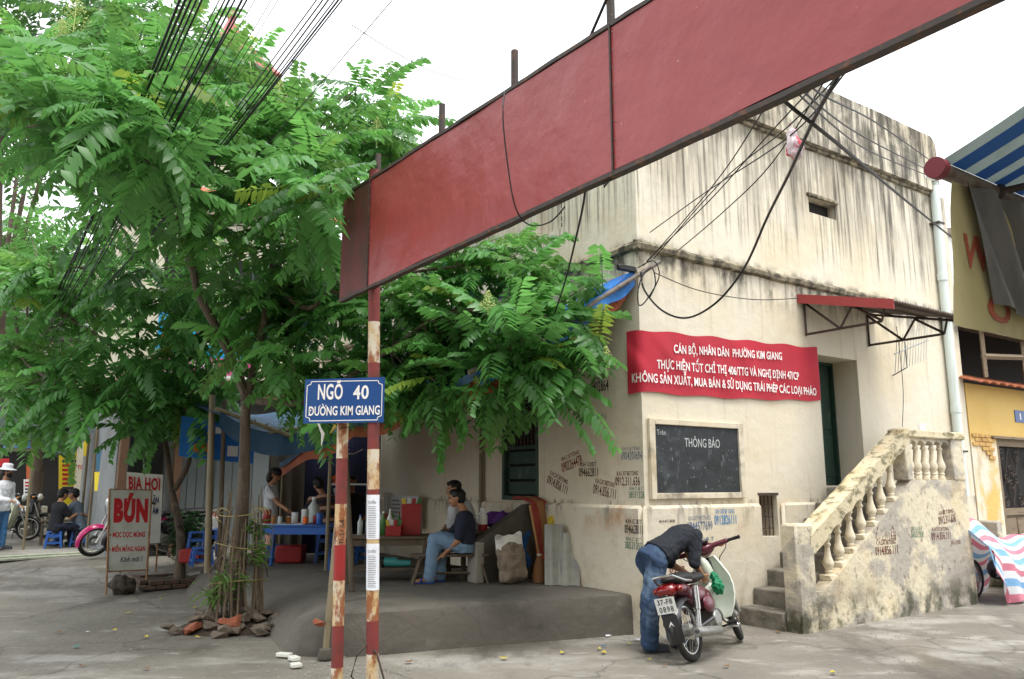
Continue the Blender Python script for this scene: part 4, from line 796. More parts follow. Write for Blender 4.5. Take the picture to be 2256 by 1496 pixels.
def rugp(u, v): # v 0 floor .. 1 over the top
    z = .12 + .88 * min(1, v / .75); x = -.04 + .40 * (1 - .35 * min(1, v / .75)) * (u - .3) + .16 * (1 - v) ; y = .0 + .10 * v
    if v > .75: a = (v - .75) / .25; z = 1.0 + .06 * math.sin(a * math.pi * .7); y = .1 + .26 * a; x += -.05 * a
    return V((x - .05 + .05 * u, y - .07 * math.sin(math.pi * u) + .02 * math.sin(v * 9), z))
for a, b_, c_ in ((0, .22, 'rug_red'), (.22, .5, 'rug_tan'), (.5, .78, 'rug_red'), (.78, 1, 'rug_tan')):
    m = MB(); m.grid(lambda u, v: rugp(a + (b_ - a) * u, .18 + .82 * v), 5, 26, .03); m.build('stripe', M[c_], RG)
for i, c_ in enumerate(('rug_orange', 'rug_red', 'rug_orange')): m = MB(); m.grid(lambda u, v: rugp(u, .01 + (i + v) * .058), 12, 3, .032); m.build('end_band', M[c_], RG)
BCl = thing('blue_cloth', 'crumpled blue cloth hanging over the cheek wall behind the sack', 'cloth', wb(-.36, 1.86, .6), BA)
m = MB(); m.grid(lambda u, v: V((-.1 + .2 * u + .03 * math.sin(v * 9), .03 * math.sin(u * 11 + v * 5) + .05, -.05 + .45 * v + .04 * math.sin(u * 8))), 20, 20, .006); m.build('cloth', M['blue_cloth'], BCl)
def bundle(name, label, p, r, mt, k):
    m = MB(); m.ball((0, 0, r[2]), r, 14, 9); m.ball((r[0] * .5, 0, r[2] * 1.3), (r[0] * .6, r[1] * .7, r[2] * .7), 12, 8); o = remesh(m, name, mt, .02, 3, disp=lumpy(k, 16, .035)); o.location = p; tag(o, label, 'bag')
bundle('purple_bundle', 'purple cloth bundle lying on the window sill by the cheek wall', wb(-.5, 2.32, 1.05), (.2, .14, .12), M['purple'], 3)
bundle('yellow_bundle', 'yellow plastic bag tucked between rug and house wall', wb(-.05, 1.66, 1.0), (.08, .08, .13), M['yellow_bag'], 8)
SHF = thing('wall_shelf', 'dark wooden shelf with goods below the barred window', 'shelf', wb(-.62, 2.45, .42), BA); m = MB(); m.b2((-.45, -.2, .58), (.4, .35, .62)); m.build('board', M['wood'], SHF, False)
for x in (-.4, .35): m = MB(); m.b2((x, -.15, 0), (x + .05, -.1, .58)); m.build('leg', M['wood'], SHF, False); m = MB(); m.b2((x, .25, 0), (x + .05, .3, .58)); m.build('leg', M['wood'], SHF, False)
TH = thing('thermos_flask', 'white thermos flask with red base standing on the shelf by the cheek wall', 'thermos', wb(-.72, 2.3, 1.04), BA)
m = MB(); m.lathe([(.062, 0), (.064, .08)], 16); m.build('base', M['plastic_red'], TH); m = MB(); m.lathe([(.064, .081), (.064, .19), (.05, .23), (.03, .25)], 16); m.build('body', M['plastic_white'], TH); m = MB(); m.lathe([(.035, .25), (.038, .29), (.015, .3)], 12); m.build('cap', M['plastic_white'], TH); m = MB(); m.tube([(-.06, 0, .1), (-.11, 0, .12), (-.11, 0, .19), (-.06, 0, .2)], .008, 6); m.build('handle', M['plastic_white'], TH)
for i, (x, w_, h_, la) in enumerate(((.18, .22, .72, 'taller'), (.40, .26, .62, 'broken shorter'))):
    m = MB(); m.grid(lambda u, v: (w_ * (u - .5), .0 - .16 * (1 - v) + .028 * math.cos(u * 9), h_ * v * (1 - .12 * (u > .6) * i)), 18, 6, .008); o = m.build('roofing_sheet', simple('fibro', (158, 158, 150), .9, spots=[(srgb(120, 120, 114), (4, 4, 4), .4, .7, 5, .6)]) if i == 0 else M['fibro'], None, True, la + ' grey corrugated roofing sheet propped on the house plinth', cat='roofing sheet', group='roofing sheets by the plinth'); o.location = wb(-.34 + x * .6, 1.52 - x * .6, .425); o.rotation_euler = (0, 0, BA - R(38))
# ---------------- furniture
def plank(m, a, b, w, t): 
    a, b = V(a), V(b); d = (b - a).normalized(); s = d.cross(V((0, 0, 1))).normalized() * (w / 2); m.add([a - s, a + s, b + s, b - s, *(q + V((0, 0, t)) for q in (a - s, a + s, b + s, b - s))], [(3, 2, 1, 0), (4, 5, 6, 7), (0, 1, 5, 4), (1, 2, 6, 5), (2, 3, 7, 6), (3, 0, 4, 7)])
def bench(label, p, rz, L=.95, h=.34, group=None):
    t = thing('wooden_bench', label, 'bench', p, rz, group); m = MB(); m.box((0, 0, h), (L, .2, .035), .006); m.build('seat', M['wood'], t)
    for sx in (-1, 1):
        for sy in (-1, 1): m = MB(); m.tube([(sx * (L / 2 - .12), sy * .06, h - .02), (sx * (L / 2 - .02), sy * .15, 0)], .022, 5, flat=.8); m.build('leg', M['wood'], t, False)
    m = MB(); m.tube([(-L / 2 + .05, 0, .12), (L / 2 - .05, 0, .12)], .015, 5); m.build('stretcher', M['wood'], t); return t
B0 = (G(925, 1290, .42) + G(1030, 1284, .42)) / 2 + V((.06, .12, 0))
bench('low wooden bench on which the man in navy shirt sits', B0, R(8), .98)
bench('low wooden bench at the stall drinks table, against the shaded wall', B0 + V((.15, .75, 0)), R(14), .9)
TB = thing('wooden_table', 'low weathered wooden table crowded with bottles and snack packets', 'table', (-1.62, 10.62, .42), R(6))
for i in range(4): m = MB(); m.box((0, -.24 + i * .16, .55), (1.15, .152, .028), .004); m.build('plank', M['wood'], TB)
for sx in (-1, 1):
    for sy in (-1, 1): m = MB(); m.box((sx * .48, sy * .26, .267), (.055, .055, .534), .004); m.build('leg', M['wood'], TB)
m = MB(); m.box((0, -.27, .49), (.9, .025, .08)); m.build('apron', M['wood'], TB); m = MB(); m.box((0, 0, .16), (.96, .5, .02)); m.build('shelf', M['wood'], TB)
def bottle(name, label, p, r, h, mt, cap, cat='bottle', group=None, neck=True):
    t = thing(name, label, cat, p, 0, group); m = MB(); m.lathe([(r * .9, 0), (r, .01), (r, h * (.62 if neck else .93)), (r * .35 if neck else r * .9, h * (.82 if neck else .97)), (r * .32 if neck else r * .8, h * .93)], 12); m.build('body', M[mt], t)
    m = MB(); m.lathe([(r * .4 if neck else r * .92, h * .92), (r * .4 if neck else r * .92, h)], 12); m.build('cap', M[cap], t); return t
simple('drink_green', (70, 120, 60), .3); simple('drink_amber', (150, 96, 40), .3); simple('drink_clear', (176, 186, 186), .2); simple('label_white', (210, 214, 214), .5)
tz = .42 + .565
gb = 'bottles on the wooden stall table'
for i, (dx, dy, r, h, mt, cap, la) in enumerate(((-.38, .05, .035, .26, 'drink_clear', 'plastic_blue', 'clear bottle with blue cap on the wooden stall table'), (-.28, .1, .035, .25, 'drink_clear', 'plastic_red', 'clear bottle with red cap on the wooden stall table'), (-.2, 0, .03, .22, 'drink_amber', 'plastic_white', 'amber bottle on the wooden stall table'), (-.08, .08, .045, .30, 'drink_green', 'plastic_white', 'green bottle on the wooden stall table'), (.02, -.02, .035, .33, 'label_white', 'plastic_white', 'white bottle standing beside the red snack box'), (.12, .12, .03, .3, 'drink_green', 'plastic_red', 'slim green bottle behind the red snack box'))): bottle('bottle', la, (-1.62 + dx, 10.62 + dy, tz), r, h, mt, cap, group=gb)
for dx, dy, w_, h_, mt, la in ((.1, -.16, .2, .13, 'plastic_red', 'red open snack box on the wooden stall table'), (.3, .02, .26, .4, 'plastic_red', 'tall red carton of snack packets on the wooden stall table'), (-.12, .2, .34, .2, 'label_white', 'pale glass-fronted tea box on the wooden stall table')):
    t = thing('snack_box', la, 'box', (-1.62 + dx, 10.62 + dy, tz)); m = MB(); m.box((0, 0, h_ / 2), (w_, .16, h_), .006); m.build('carton', M[mt], t)
    for i in range(4): m = MB(); m.box((-w_ / 2 + w_ * (i + .5) / 4, -.06 + .04 * (i % 2), h_ + .03), (w_ / 5, .02, .09), .004, Matrix.Rotation(R(-12 + 9 * i), 3, 'Y')); m.build('packet', M[('yellow_bag', 'label_white', 'plastic_red', 'drink_green')[i]], t)
WBd = thing('menu_board', 'white hand-written menu board leaning against the shaded house wall', 'board', wb(-.25, 5.5, .95), BA - R(90))
m = MB(); m.box((0, 0, .25), (1.0, .02, .5)); m.build('panel', M['label_white'], WBd)
m = MB(); random.seed(6)
for r_ in range(6):
    for c_ in range(2):
        x = -.42 + c_ * .46
        while x < -.42 + c_ * .46 + random.uniform(.2, .36): w_ = random.uniform(.015, .05); m.add([(x, -.0115, .4 - r_ * .065), (x + w_, -.0115, .4 - r_ * .065), (x + w_, -.0115, .425 - r_ * .065), (x, -.0115, .42 - r_ * .065)], [(0, 1, 2, 3)]); x += w_ + .014
m.build('handwriting', M['ink'], WBd, False, kind='stuff')
CL = thing('hung_cloth', 'small pale cloth hung over the corner of the menu board', 'cloth', wb(-.3, 6.0, 1.0), BA); m = MB(); m.grid(lambda u, v: V((-.08 + .16 * u, .015 * math.sin(u * 14), .1 + .4 * v)), 12, 4, .004); m.build('cloth', M['label_white'], CL)
FL = thing('torch', 'teal torch-like flask lying on the lower shelf of the wooden table', 'flask', (-1.5, 10.5, .42 + .175)); m = MB(); m.tube([(-.14, 0, .06), (.0, 0, .06), (.04, 0, .045), (.2, .0, .045)], [.06, .06, .045, .04], 12); m.build('body', simple('teal', (60, 140, 140), .4), FL); m = MB(); m.tube([(-.17, 0, .06), (-.14, 0, .06)], .066, 12); m.build('rim', M['black'], FL)
# blue stall table, jars, stools
BT = thing('blue_table', 'blue painted metal table covered in sauce jars and cups', 'table', (-3.15, 12.1, .42), R(-4))
m = MB(); m.box((0, 0, .62), (1.12, .62, .03), .008); m.build('top', M['plastic_blue'], BT); m = MB(); m.box((-.2, 0, .6385), (.62, .5, .006)); m.build('tray', M['label_white'], BT)
for sx in (-1, 1):
    for sy in (-1, 1): m = MB(); m.tube([(sx * .5, sy * .26, .605), (sx * .54, sy * .29, 0)], .03, 6); m.build('leg', M['plastic_blue'], BT)
m = MB(); m.box((0, -.29, .55), (1.0, .02, .1)); m.build('apron', M['plastic_blue'], BT)
jz = .42 + .643; random.seed(9)
jl = ['jar of red chilli sauce on the blue table', 'small red-lidded jar on the blue table', 'clear jar of pickles with red lid on the blue table', 'squat jar of brown sauce on the blue table', 'white spice tub on the blue table', 'blue plastic cup on the blue table', 'tall clear water jar on the blue table', 'pale paper cup tower on the blue table', 'jar of orange sauce on the blue table', 'red plastic cup on the blue table']
for i, (dx, dy, r, h, mt, cap) in enumerate(((-.5, -.05, .06, .2, 'plastic_red', 'steel'), (-.36, -.18, .035, .11, 'drink_amber', 'plastic_red'), (-.26, -.2, .035, .11, 'drink_clear', 'plastic_red'), (-.16, -.1, .04, .1, 'drink_amber', 'plastic_white'), (-.12, .08, .05, .16, 'label_white', 'plastic_blue'), (.32, -.2, .05, .16, 'plastic_blue', 'plastic_blue'), (.14, .16, .09, .38, 'drink_clear', 'plastic_white'), (.02, .1, .05, .2, 'label_white', 'label_white'), (.1, -.14, .04, .1, 'orange_p', 'plastic_red'), (.22, -.05, .035, .12, 'plastic_red', 'plastic_red'))): bottle('jar', jl[i], (-3.15 + dx, 12.1 + dy, jz + (.004 if dx < .12 else 0)), r, h, mt, cap, 'jar', 'jars on the blue stall table', neck=(i == 6))
RK = thing('steel_rack', 'square steel tube stall frame standing behind the striped shirt', 'rack', (-2.6, 12.75, .42)); 
for x in (-.3, .3): m = MB(); m.tube([(x, 0, 0), (x, 0, 1.22)], .014, 6); m.build('upright', M['steel'], RK)
m = MB(); m.tube([(-.3, 0, 1.215), (.3, 0, 1.215)], .016, 6); m.build('crossbar', M['label_white'], RK)
FW = thing('orange_flowers', 'bunch of orange flowers in a white pot at the back of the stall', 'flowers', (-2.86, 13.3, 1.42)); m = MB(); m.lathe([(.07, 0), (.1, .14), (.105, .15)], 12); m.build('pot', M['label_white'], FW); m = MB(); random.seed(4)
for i in range(26): m.ball((random.gauss(0, .07), random.gauss(0, .06), .2 + random.random() * .14), .035, 6, 4)
m.build('blossoms', M['orange_p'], FW, kind='stuff'); SD = thing('flower_stand', 'narrow wooden stand carrying the flower pot at the stall back', 'stand', (-2.86, 13.3, .42)); m = MB(); m.box((0, 0, .985), (.3, .3, .03)); m.build('top', M['wood'], SD)
for sx in (-1, 1):
    for sy in (-1, 1): m = MB(); m.box((sx * .12, sy * .12, .485), (.03, .03, .97)); m.build('leg', M['wood'], SD)
def make_stool(h):
    t = thing('plastic_stool', '', 'stool'); s = h / .45
    m = MB(); m.box((0, 0, h - .012), (.27, .27, .024), .01); m.build('seat', M['plastic_blue'], t)
    for sx in (-1, 1):
        for sy in (-1, 1):
            a, b = V((sx * .11, sy * .11, h - .02)), V((sx * .15, sy * .15, 0)); m = MB(); m.tube([a, b], [.034, .024], 4, up=V((1, 1, 0))); m.build('leg', M['plastic_blue'], t, False)
    for sx, sy in ((1, 0), (-1, 0), (0, 1), (0, -1)): m = MB(); m.box((sx * .125, sy * .125, h * .72), (.25 if sx == 0 else .012, .25 if sy == 0 else .012, .05)); m.build('side_web', M['plastic_blue'], t); m = MB(); m.box((sx * .142, sy * .142, h * .3), (.27 if sx == 0 else .012, .27 if sy == 0 else .012, .03)); m.build('rung', M['plastic_blue'], t)
    return t
st0 = make_stool(.46); st1 = make_stool(.27)
gs = 'blue plastic stools at the stall'
def stool(proto, px, py, rz, label, first=[]):
    o = proto if proto.name not in first else copy_tree(proto)
    first.append(proto.name); o.location = G(px, py, .42); o.rotation_euler = (0, 0, rz); tag(o, label, 'stool', gs)
stool(st0, 432, 1236, .3, 'tall blue plastic stool behind the bamboo prop'); stool(st1, 443, 1246, .5, 'low blue plastic stool in front of the tall one by the bamboo prop'); stool(st0, 462, 1226, .1, 'tall blue plastic stool carrying a white bucket')
stool(st1, 607, 1238, .2, 'low blue plastic stool under the left end of the blue table'); stool(st0, 716, 1238, .2, 'tall blue plastic stool under the person in striped shirt'); stool(st1, 800, 1240, .4, 'low blue plastic stool behind the gateway post')
bk = bottle('bucket', 'white plastic bucket standing on a tall blue stool', tuple(G(462, 1226, .42) + V((0, 0, .462))), .12, .2, 'plastic_white', 'plastic_white', 'bucket', neck=False)
for px, py, la, s_ in ((640, 1240, 'red plastic crate under the blue table', 1.0), (424, 1240, 'red plastic basin behind the bamboo prop', .8)):
    t = thing('red_crate', la, 'crate', G(px, py, .42)); m = MB(); m.box((0, 0, .14 * s_), (.42 * s_, .3, .26 * s_), .02); m.build('shell', M['plastic_red'], t)
    for i in range(4): m = MB(); m.box((0, -.152, .06 * s_ + i * .055 * s_), (.38 * s_, .006, .012)); m.build('rib', M['plastic_red'], t)
# ---------------- motorbikes
simple('rubber', (36, 35, 35), .8, bump=[(60, .004)], spots=[(srgb(84, 78, 70), (9, 9, 9), .5, .72, 5, .5)]); simple('chrome', (176, 176, 174), .22, metal=.9); simple('alloy', (150, 150, 146), .42, metal=.6, spots=[(srgb(110, 104, 94), (12, 12, 12), .5, .7, 5, .6)]); simple('maroon', (92, 28, 44), .3, coat=.4, spots=[(srgb(120, 84, 80), (7, 7, 7), .55, .75, 6, .45)]); simple('shield', (210, 218, 206), .34, coat=.3, spots=[(srgb(150, 150, 132), (5, 5, 5), .52, .75, 6, .5), (srgb(110, 104, 92), (16, 16, 16), .66, .76, 5, .5)]); simple('seat_black', (34, 34, 36), .55, bump=[(90, .002)]); simple('tail_red', (120, 18, 20), .2, coat=.6)
simple('pinkpaint', (196, 36, 110), .25, coat=.5); simple('pale_paint', (190, 194, 170), .35, coat=.4); simple('bike_black', (26, 26, 30), .3, coat=.4); simple('indicator', (210, 130, 40), .3); simple('headlamp', (220, 224, 220), .12, coat=.5)
def wheel(p, T, Mx=None, disc=False):
    """wheel at point p; x rolls forward, axle along y"""
    Mx = Mx or Matrix.Identity(4); w = bpy.data.objects.new('wheel', None); 
    m = MB(); m.m = Mx; m.torus(p, .248, .036, 36, 10, (0, 1, 0), .95); w = m.build('wheel', M['rubber'], T)
    m = MB(); m.m = Mx; m.torus(p, .214, .014, 36, 6, (0, 1, 0), 1.6); m.build('rim', M['chrome'], w)
    m = MB(); m.m = Mx; m.lathe([(.03, -.07), (.055, -.05), (.06, 0), (.055, .05), (.03, .07)], 14, p, (0, 1, 0)); m.build('hub', M['alloy'], w)
    m = MB(); m.m = Mx
    for i in range(28):
        a = 6.283 * i / 28; b = a + (.5 if i % 2 else -.5); sd = -.035 if i % 4 < 2 else .035; m.tube([V(p) + V((.05 * math.cos(b), sd, .05 * math.sin(b))), V(p) + V((.212 * math.cos(a), 0, .212 * math.sin(a)))], .0022, 3, False)
    m.build('spokes', M['chrome'], w, kind='stuff')
    if disc: m = MB(); m.m = Mx; m.lathe([(.1, -.045), (.1, -.04)], 20, p, (0, 1, 0)); m.build('brake_disc', M['steel'], w)
def strip(pts_w, th=.012):
    """sheet from rows of (centre point, half width, droop)"""
    def f(u, v):
        i = u * (len(pts_w) - 1); k = min(int(i), len(pts_w) - 2); t = i - k; a, b = pts_w[k], pts_w[k + 1]; c = V(a[0]).lerp(V(b[0]), t); w = a[1] + (b[1] - a[1]) * t; d = a[2] + (b[2] - a[2]) * t; s = 2 * v - 1
        n = (V(b[0]) - V(a[0])).cross(V((0, 1, 0))).normalized(); return c + V((0, w * s, 0)) + n * (d * s * s)
    return f
def motorbike(label, loc, heading, lean=-8, steer=0, body='maroon', shieldc='shield', group=None, plate=None, stand=True, far=False):
    T = thing('motorbike', label, 'motorbike', loc, heading, group); T.rotation_euler = (R(lean), 0, heading)
    ax = V((.9, 0, .98)); dirs = (V((1.2, 0, .285)) - V((.93, 0, .9))).normalized()
    SM = Matrix.Translation(ax) @ Matrix.Rotation(R(steer), 4, -dirs) @ Matrix.Translation(-ax)
    wheel((0, 0, .285), T); wheel((1.2, 0, .285), T, SM, disc=body == 'pinkpaint')
    # front end
    for sy in (-.085, .085): m = MB(); m.m = SM; m.tube([(1.2, sy, .285), (1.13, sy, .42)], .026, 10); m.tube([(1.13, sy, .42), (.96, sy, .84)], .018, 8); m.build('fork_leg', M['alloy' if body != 'pinkpaint' else 'plastic_white'], T)
    m = MB(); m.m = SM; m.grid(strip([(V((1.2 + .315 * math.cos(a), 0, .285 + .315 * math.sin(a))), .055 + .02 * math.sin(a), .045) for a in [R(q) for q in range(-10, 171, 15)]]), 24, 6, .006); m.build('front_mudguard', M[body], T)
    m = MB(); m.m = SM; m.ball((.94, 0, .985), (.11, .12, .07), 16, 10); m.box((.89, -.16, .99), (.075, .26, .055), .02); m.box((.89, .16, .99), (.075, .26, .055), .02); remesh(m, 'handlebar_cover', M[body], .014, 4, parent=T)
    m = MB(); m.m = SM; m.lathe([(.085, 0), (.08, .03), (.05, .055)], 18, (1.02, 0, .985), (1, 0, -.1)); m.build('headlight', M['headlamp'], T)
    m = MB(); m.m = SM; m.box((.87, 0, 1.055), (.1, .16, .04), .015); m.build('speedometer', M['bike_black'], T)
    for sy in (-1, 1):
        m = MB(); m.m = SM; m.tube([(.88, sy * .26, .99), (.83, sy * .40, .985)], .017, 10); m.tube([(.83, sy * .395, .985), (.828, sy * .405, .985)], .021, 10); m.build('handgrip', M['rubber'], T)
        m = MB(); m.m = SM; m.tube([(.93, sy * .25, .985), (.91, sy * .40, .97)], .006, 6); m.build('lever', M['chrome'], T)
        m = MB(); m.m = SM; m.ball((.98, sy * .19, .98), (.03, .04, .028), 10, 6); m.build('indicator', M['indicator'], T)
    for sy, k in ((-1, .12), (1, .1)): m = MB(); m.m = SM; m.tube([(.90, sy * .24, .96), (1.0, sy * .22, .93), (1.04, sy * .12, .86), (1.02, sy * .06, .72), (1.12, sy * .09, .45)], .005, 5); m.build('control_cable', M['rubber'], T)
    m = MB(); m.tube([(.97, 0, .88), (.85, 0, .60), (.70, 0, .50), (.35, 0, .52), (.1, 0, .62)], [.035, .035, .04, .03, .025], 10); m.build('frame_tube', M['bike_black'], T)
    # leg shield: centre spine and two flared wings
    rows = [((.955, 0, .90), .10, -.05), ((.95, 0, .80), .17, -.07), ((.955, 0, .70), .225, -.085), ((.95, 0, .58), .245, -.09), ((.925, 0, .46), .24, -.085), ((.885, 0, .36), .215, -.07), ((.83, 0, .27), .16, -.04)]
    m = MB(); m.grid(strip(rows), 28, 18, .014); m.build('leg_shield', M[shieldc], T)
    m = MB(); m.ball((.86, 0, .72), (.075, .065, .20), 12, 8, Matrix.Rotation(R(-20), 3, 'Y')); m.ball((.78, 0, .54), (.12, .07, .09), 12, 8); m.ball((.62, 0, .52), (.16, .065, .075), 12, 8); remesh(m, 'spine_cover', M[shieldc], .016, 5, parent=T)
    # engine, exhaust
    m = MB(); m.ball((.56, 0, .31), (.15, .12, .11), 14, 9); m.cap((.62, 0, .31), (.82, 0, .33), .062, .058); m.box((.5, 0, .27), (.26, .17, .14), .04); m.lathe([(.085, -.13), (.09, -.1), (.09, .1), (.085, .13)], 16, (.52, 0, .31), (0, 1, 0)); remesh(m, 'engine', M['alloy'], .013, 2, parent=T)
    for i in range(6): m = MB(); m.lathe([(.074, 0), (.074, .006)], 14, (.68 + i * .022, 0, .315), (1, 0, .1)); m.build('cooling_fin', M['alloy'], T)
    m = MB(); m.tube([(.84, -.02, .29), (.86, -.09, .22), (.74, -.14, .185), (.55, -.15, .19), (.42, -.155, .205)], .016, 8); m.build('exhaust_pipe', M['chrome'], T)
    m = MB(); m.tube([(.46, -.155, .20), (.42, -.155, .207), (.02, -.165, .25), (-.14, -.168, .27), (-.16, -.168, .272)], [.02, .04, .047, .046, .036], 16); mf = m.build('muffler', M['alloy'], T); m = MB(); m.tube([(-.158, -.168, .2715), (-.18, -.168, .274)], .018, 12); m.build('tail_pipe', M['bike_black'], mf)
    m = MB(); m.tube([(.62, -.24, .24), (.62, -.12, .22), (.62, .12, .22), (.62, .24, .24)], .011, 8); m.build('footrest', M['bike_black'], T)
    for sy in (-1, 1): m = MB(); m.tube([(.62, sy * .17, .245), (.62, sy * .27, .25)], .02, 8); m.build('footrest_rubber', M['rubber'], T)
    m = MB(); m.tube([(.74, -.16, .2), (.86, -.17, .18), (.93, -.17, .2)], .01, 6); m.build('brake_pedal', M['chrome'], T)
    # rear
    for sy in (-.105, .105):
        m = MB(); m.tube([(.42, sy, .33), (0, sy, .285)], [.03, .022], 8, flat=.8); m.build('swing_arm', M['bike_black'], T)
        m = MB(); m.tube([(.0, sy * 1.25, .30), (.07, sy * 1.25, .47)], .024, 10); m.tube([(.06, sy * 1.25, .45), (.13, sy * 1.25, .66)], .032, 12); m.build('shock_absorber', M['chrome'], T)
    m = MB(); m.grid(strip([(V((.315 * math.cos(a), 0, .285 + .315 * math.sin(a))), .075, .05) for a in [R(q) for q in range(40, 201, 12)]]), 22, 6, .006); m.build('rear_mudguard', M['bike_black'], T)
    m = MB(); m.ball((.32, 0, .57), (.26, .125, .105), 14, 9); m.ball((.02, 0, .66), (.22, .10, .07), 12, 8, Matrix.Rotation(R(8), 3, 'Y')); m.ball((.5, 0, .52), (.15, .115, .12), 12, 8); remesh(m, 'side_covers', M[body], .016, 5, parent=T)
    for sy in (-1, 1): m = MB(); m.ball((.40, sy * .118, .47), (.13, .035, .085), 12, 8); m.build('side_panel', M[body], T)
    m = MB(); m.ball((.36, 0, .735), (.26, .12, .055), 16, 8); m.ball((.05, 0, .765), (.28, .125, .055), 16, 8); m.box((.18, 0, .735), (.56, .21, .06), .03); remesh(m, 'seat', M['seat_black'], .014, 6, parent=T)
    m = MB(); m.tube([(.05, -.14, .72), (-.10, -.145, .735), (-.26, -.10, .80), (-.28, 0, .805), (-.26, .10, .80), (-.10, .145, .735), (.05, .14, .72)], .013, 8); m.build('grab_rail', M['chrome'], T)
    m = MB(); m.box((-.235, 0, .675), (.13, .20, .10), .03, Matrix.Rotation(R(-12), 3, 'Y')); tl = m.build('tail_light', M['tail_red'], T)
    for sy in (-1, 1): m = MB(); m.ball((-.20, sy * .125, .675), (.05, .035, .035), 10, 6); m.build('rear_indicator', M['tail_red'], T)
    if plate:
        pm = MB(); q = lambda x, y, o=0: V((-.325 - o - (y - .0) * .10 + .0, -x, .475 + y)); 
        pm.add([q(-.1, 0), q(.1, 0), q(.1, .145), q(-.1, .145), q(-.1, 0, -.004), q(.1, 0, -.004), q(.1, .145, -.004), q(-.1, .145, -.004)], [(0, 1, 2, 3), (7, 6, 5, 4), (0, 4, 5, 1), (1, 5, 6, 2), (2, 6, 7, 3), (3, 7, 4, 0)]); pp = pm.build('number_plate', M['plate'], T, False)
        text(plate[0], .155, .05, lambda x, y: q(-.078 + x, .083 + y, .002), M['ink_plate'], 'lettering', pp, bold=.012); text(plate[1], .145, .052, lambda x, y: q(-.073 + x, .014 + y, .002), M['ink_plate'], 'lettering', pp, bold=.012, space=1.25)
        m = MB(); m.box((-.30, 0, .56), (.03, .06, .16), .005); m.build('plate_bracket', M['bike_black'], T)
    m = MB(); m.hull([V((-.30 - .004 * k, x, z)) for k in (0, 1) for x, z in ((-.07, .46), (.07, .46), (.085, .38), (.06, .31), (-.06, .31), (-.085, .38))]); fl = m.build('mud_flap', M['bike_black'], T)
    m = MB(); m.add([(-.3055, .028, .355), (-.3055, -.028, .355), (-.3055, 0, .405)], [(0, 1, 2)]); m.build('reflector', M['letter_white'], fl, False)
    if stand: m = MB(); m.tube([(.52, .09, .2), (.46, .26, .045)], .011, 8); m.box((.455, .265, .04), (.05, .03, .012)); m.build('side_stand', M['bike_black'], T)
    return T
simple('plate', (216, 218, 214), .5); simple('ink_plate', (34, 34, 36), .6)
rw, fw = G(1530, 1457), G(1626, 1412); hd = math.atan2(fw.y - rw.y, fw.x - rw.x)
MBK = motorbike('maroon step-through motorbike with pale green leg shield being repaired', rw + V((.0, 0, -.004)), hd, -13, 20, plate=('37-F8', '0898'))
# green bag hung on the bike's hook
GB = thing('green_bag', 'crumpled green plastic bag hanging from the repaired motorbike', 'bag', MBK.location, hd); GB.rotation_euler = (R(-13), 0, hd)
m = MB(); m.ball((.70, -.13, .60), (.07, .06, .085), 12, 8); m.ball((.70, -.12, .70), (.04, .04, .05), 10, 6); remesh(m, 'bag', simple('greenbag', (14, 128, 84), .45, transl=.15), .010, 2, disp=lumpy(2, 40, .022), parent=GB)
# pink bike behind the noodle sign and parked bikes
pw = G(205, 1228, .34); ph = math.atan2(-.42, -.9); motorbike('bright pink motorbike with white-rimmed front wheel behind the noodle sign', pw - V((math.cos(ph) * 1.2, math.sin(ph) * 1.2, 0)), ph, -8, 24, 'pinkpaint', 'pinkpaint')
for i, (px, py, z, rot, bd, sh_, la) in enumerate(((12, 1192, .34, 20, 'bike_black', 'pale_paint', 'parked motorbike with pale leg shield beside the seated drinkers'), (52, 1184, .34, 14, 'bike_black', 'bike_black', 'black motorbike parked behind the pale-shielded one'), (2, 1180, .34, 25, 'maroon', 'maroon', 'maroon motorbike parked deep in the row of motorbikes'))):
    motorbike(la, G(px, py, z) - V((.7, .3, 0)), R(rot), -8, -15, bd, sh_, 'motorbikes parked by the green tarpaulin')
motorbike('dark scooter parked behind the slender planter tree', wb(-2.9, 8.2, .42), BA + R(172), -8, 10, 'bike_black', 'bike_black')
# motorbike under a striped sheet by the stairs
CB = thing('covered_motorbike', 'motorbike wrapped in a red, white and blue striped plastic sheet beside the stairs', 'motorbike', wb(5.5, -.78, 0), BA)
wheel((1.72, .05, .285), CB); wheel((.32, .1, .285), CB)
m = MB(); m.tube([(1.72, -.05, .285), (1.2, -.06, .36), (.6, -.06, .34)], .05, 8); m.ball((.9, 0, .4), (.25, .13, .16), 12, 8); m.build('engine', M['bike_black'], CB)
for nm, c_ in (('sheet_red', (206, 124, 142)), ('sheet_white', (220, 222, 226)), ('sheet_blue', (122, 172, 212))): simple(nm, c_, .45, transl=.2, bump=[(14, .01)])
def sheetp(u, s):   # u along the bike, s from -1 (street hem) over the ridge to 1
    x = -.12 + 2.1 * u; hr = 1.16 - .30 * ss(.15, .5, u) + .03 * ss(.6, 1, u) - .10 * ss(.12, 0, u); hemz = .02 + .34 * ss(.55, .75, u) + .42 * ss(.16, .0, u)
    w = .40 - .10 * ss(.3, .6, u); a = abs(s); z = hr - (hr - hemz) * (a ** 1.25); y = math.copysign(w * min(1, a * 1.7) ** .75 + .10 * max(0, a - .5) * (1 if s < 0 else .2), s)
    f = max(0, a - .2); return V((x + .06 * math.sin(9 * s) * f, y + f * (.055 * math.sin(u * 26 + 3 * s) + .03 * math.sin(u * 47)), z + .015 * math.sin(u * 19 + 4 * s)))
n = 26; m = MB()
for k in range(n):
    m.cur = (0, 1, 2, 1)[k % 4]; m.grid(lambda u, v: sheetp(u + .10 * (k / n - .5) * 0, -1 + 2 * (k + v) / n), 60, 2)
m.build('striped_sheet', [M['sheet_red'], M['sheet_white'], M['sheet_blue']], CB)
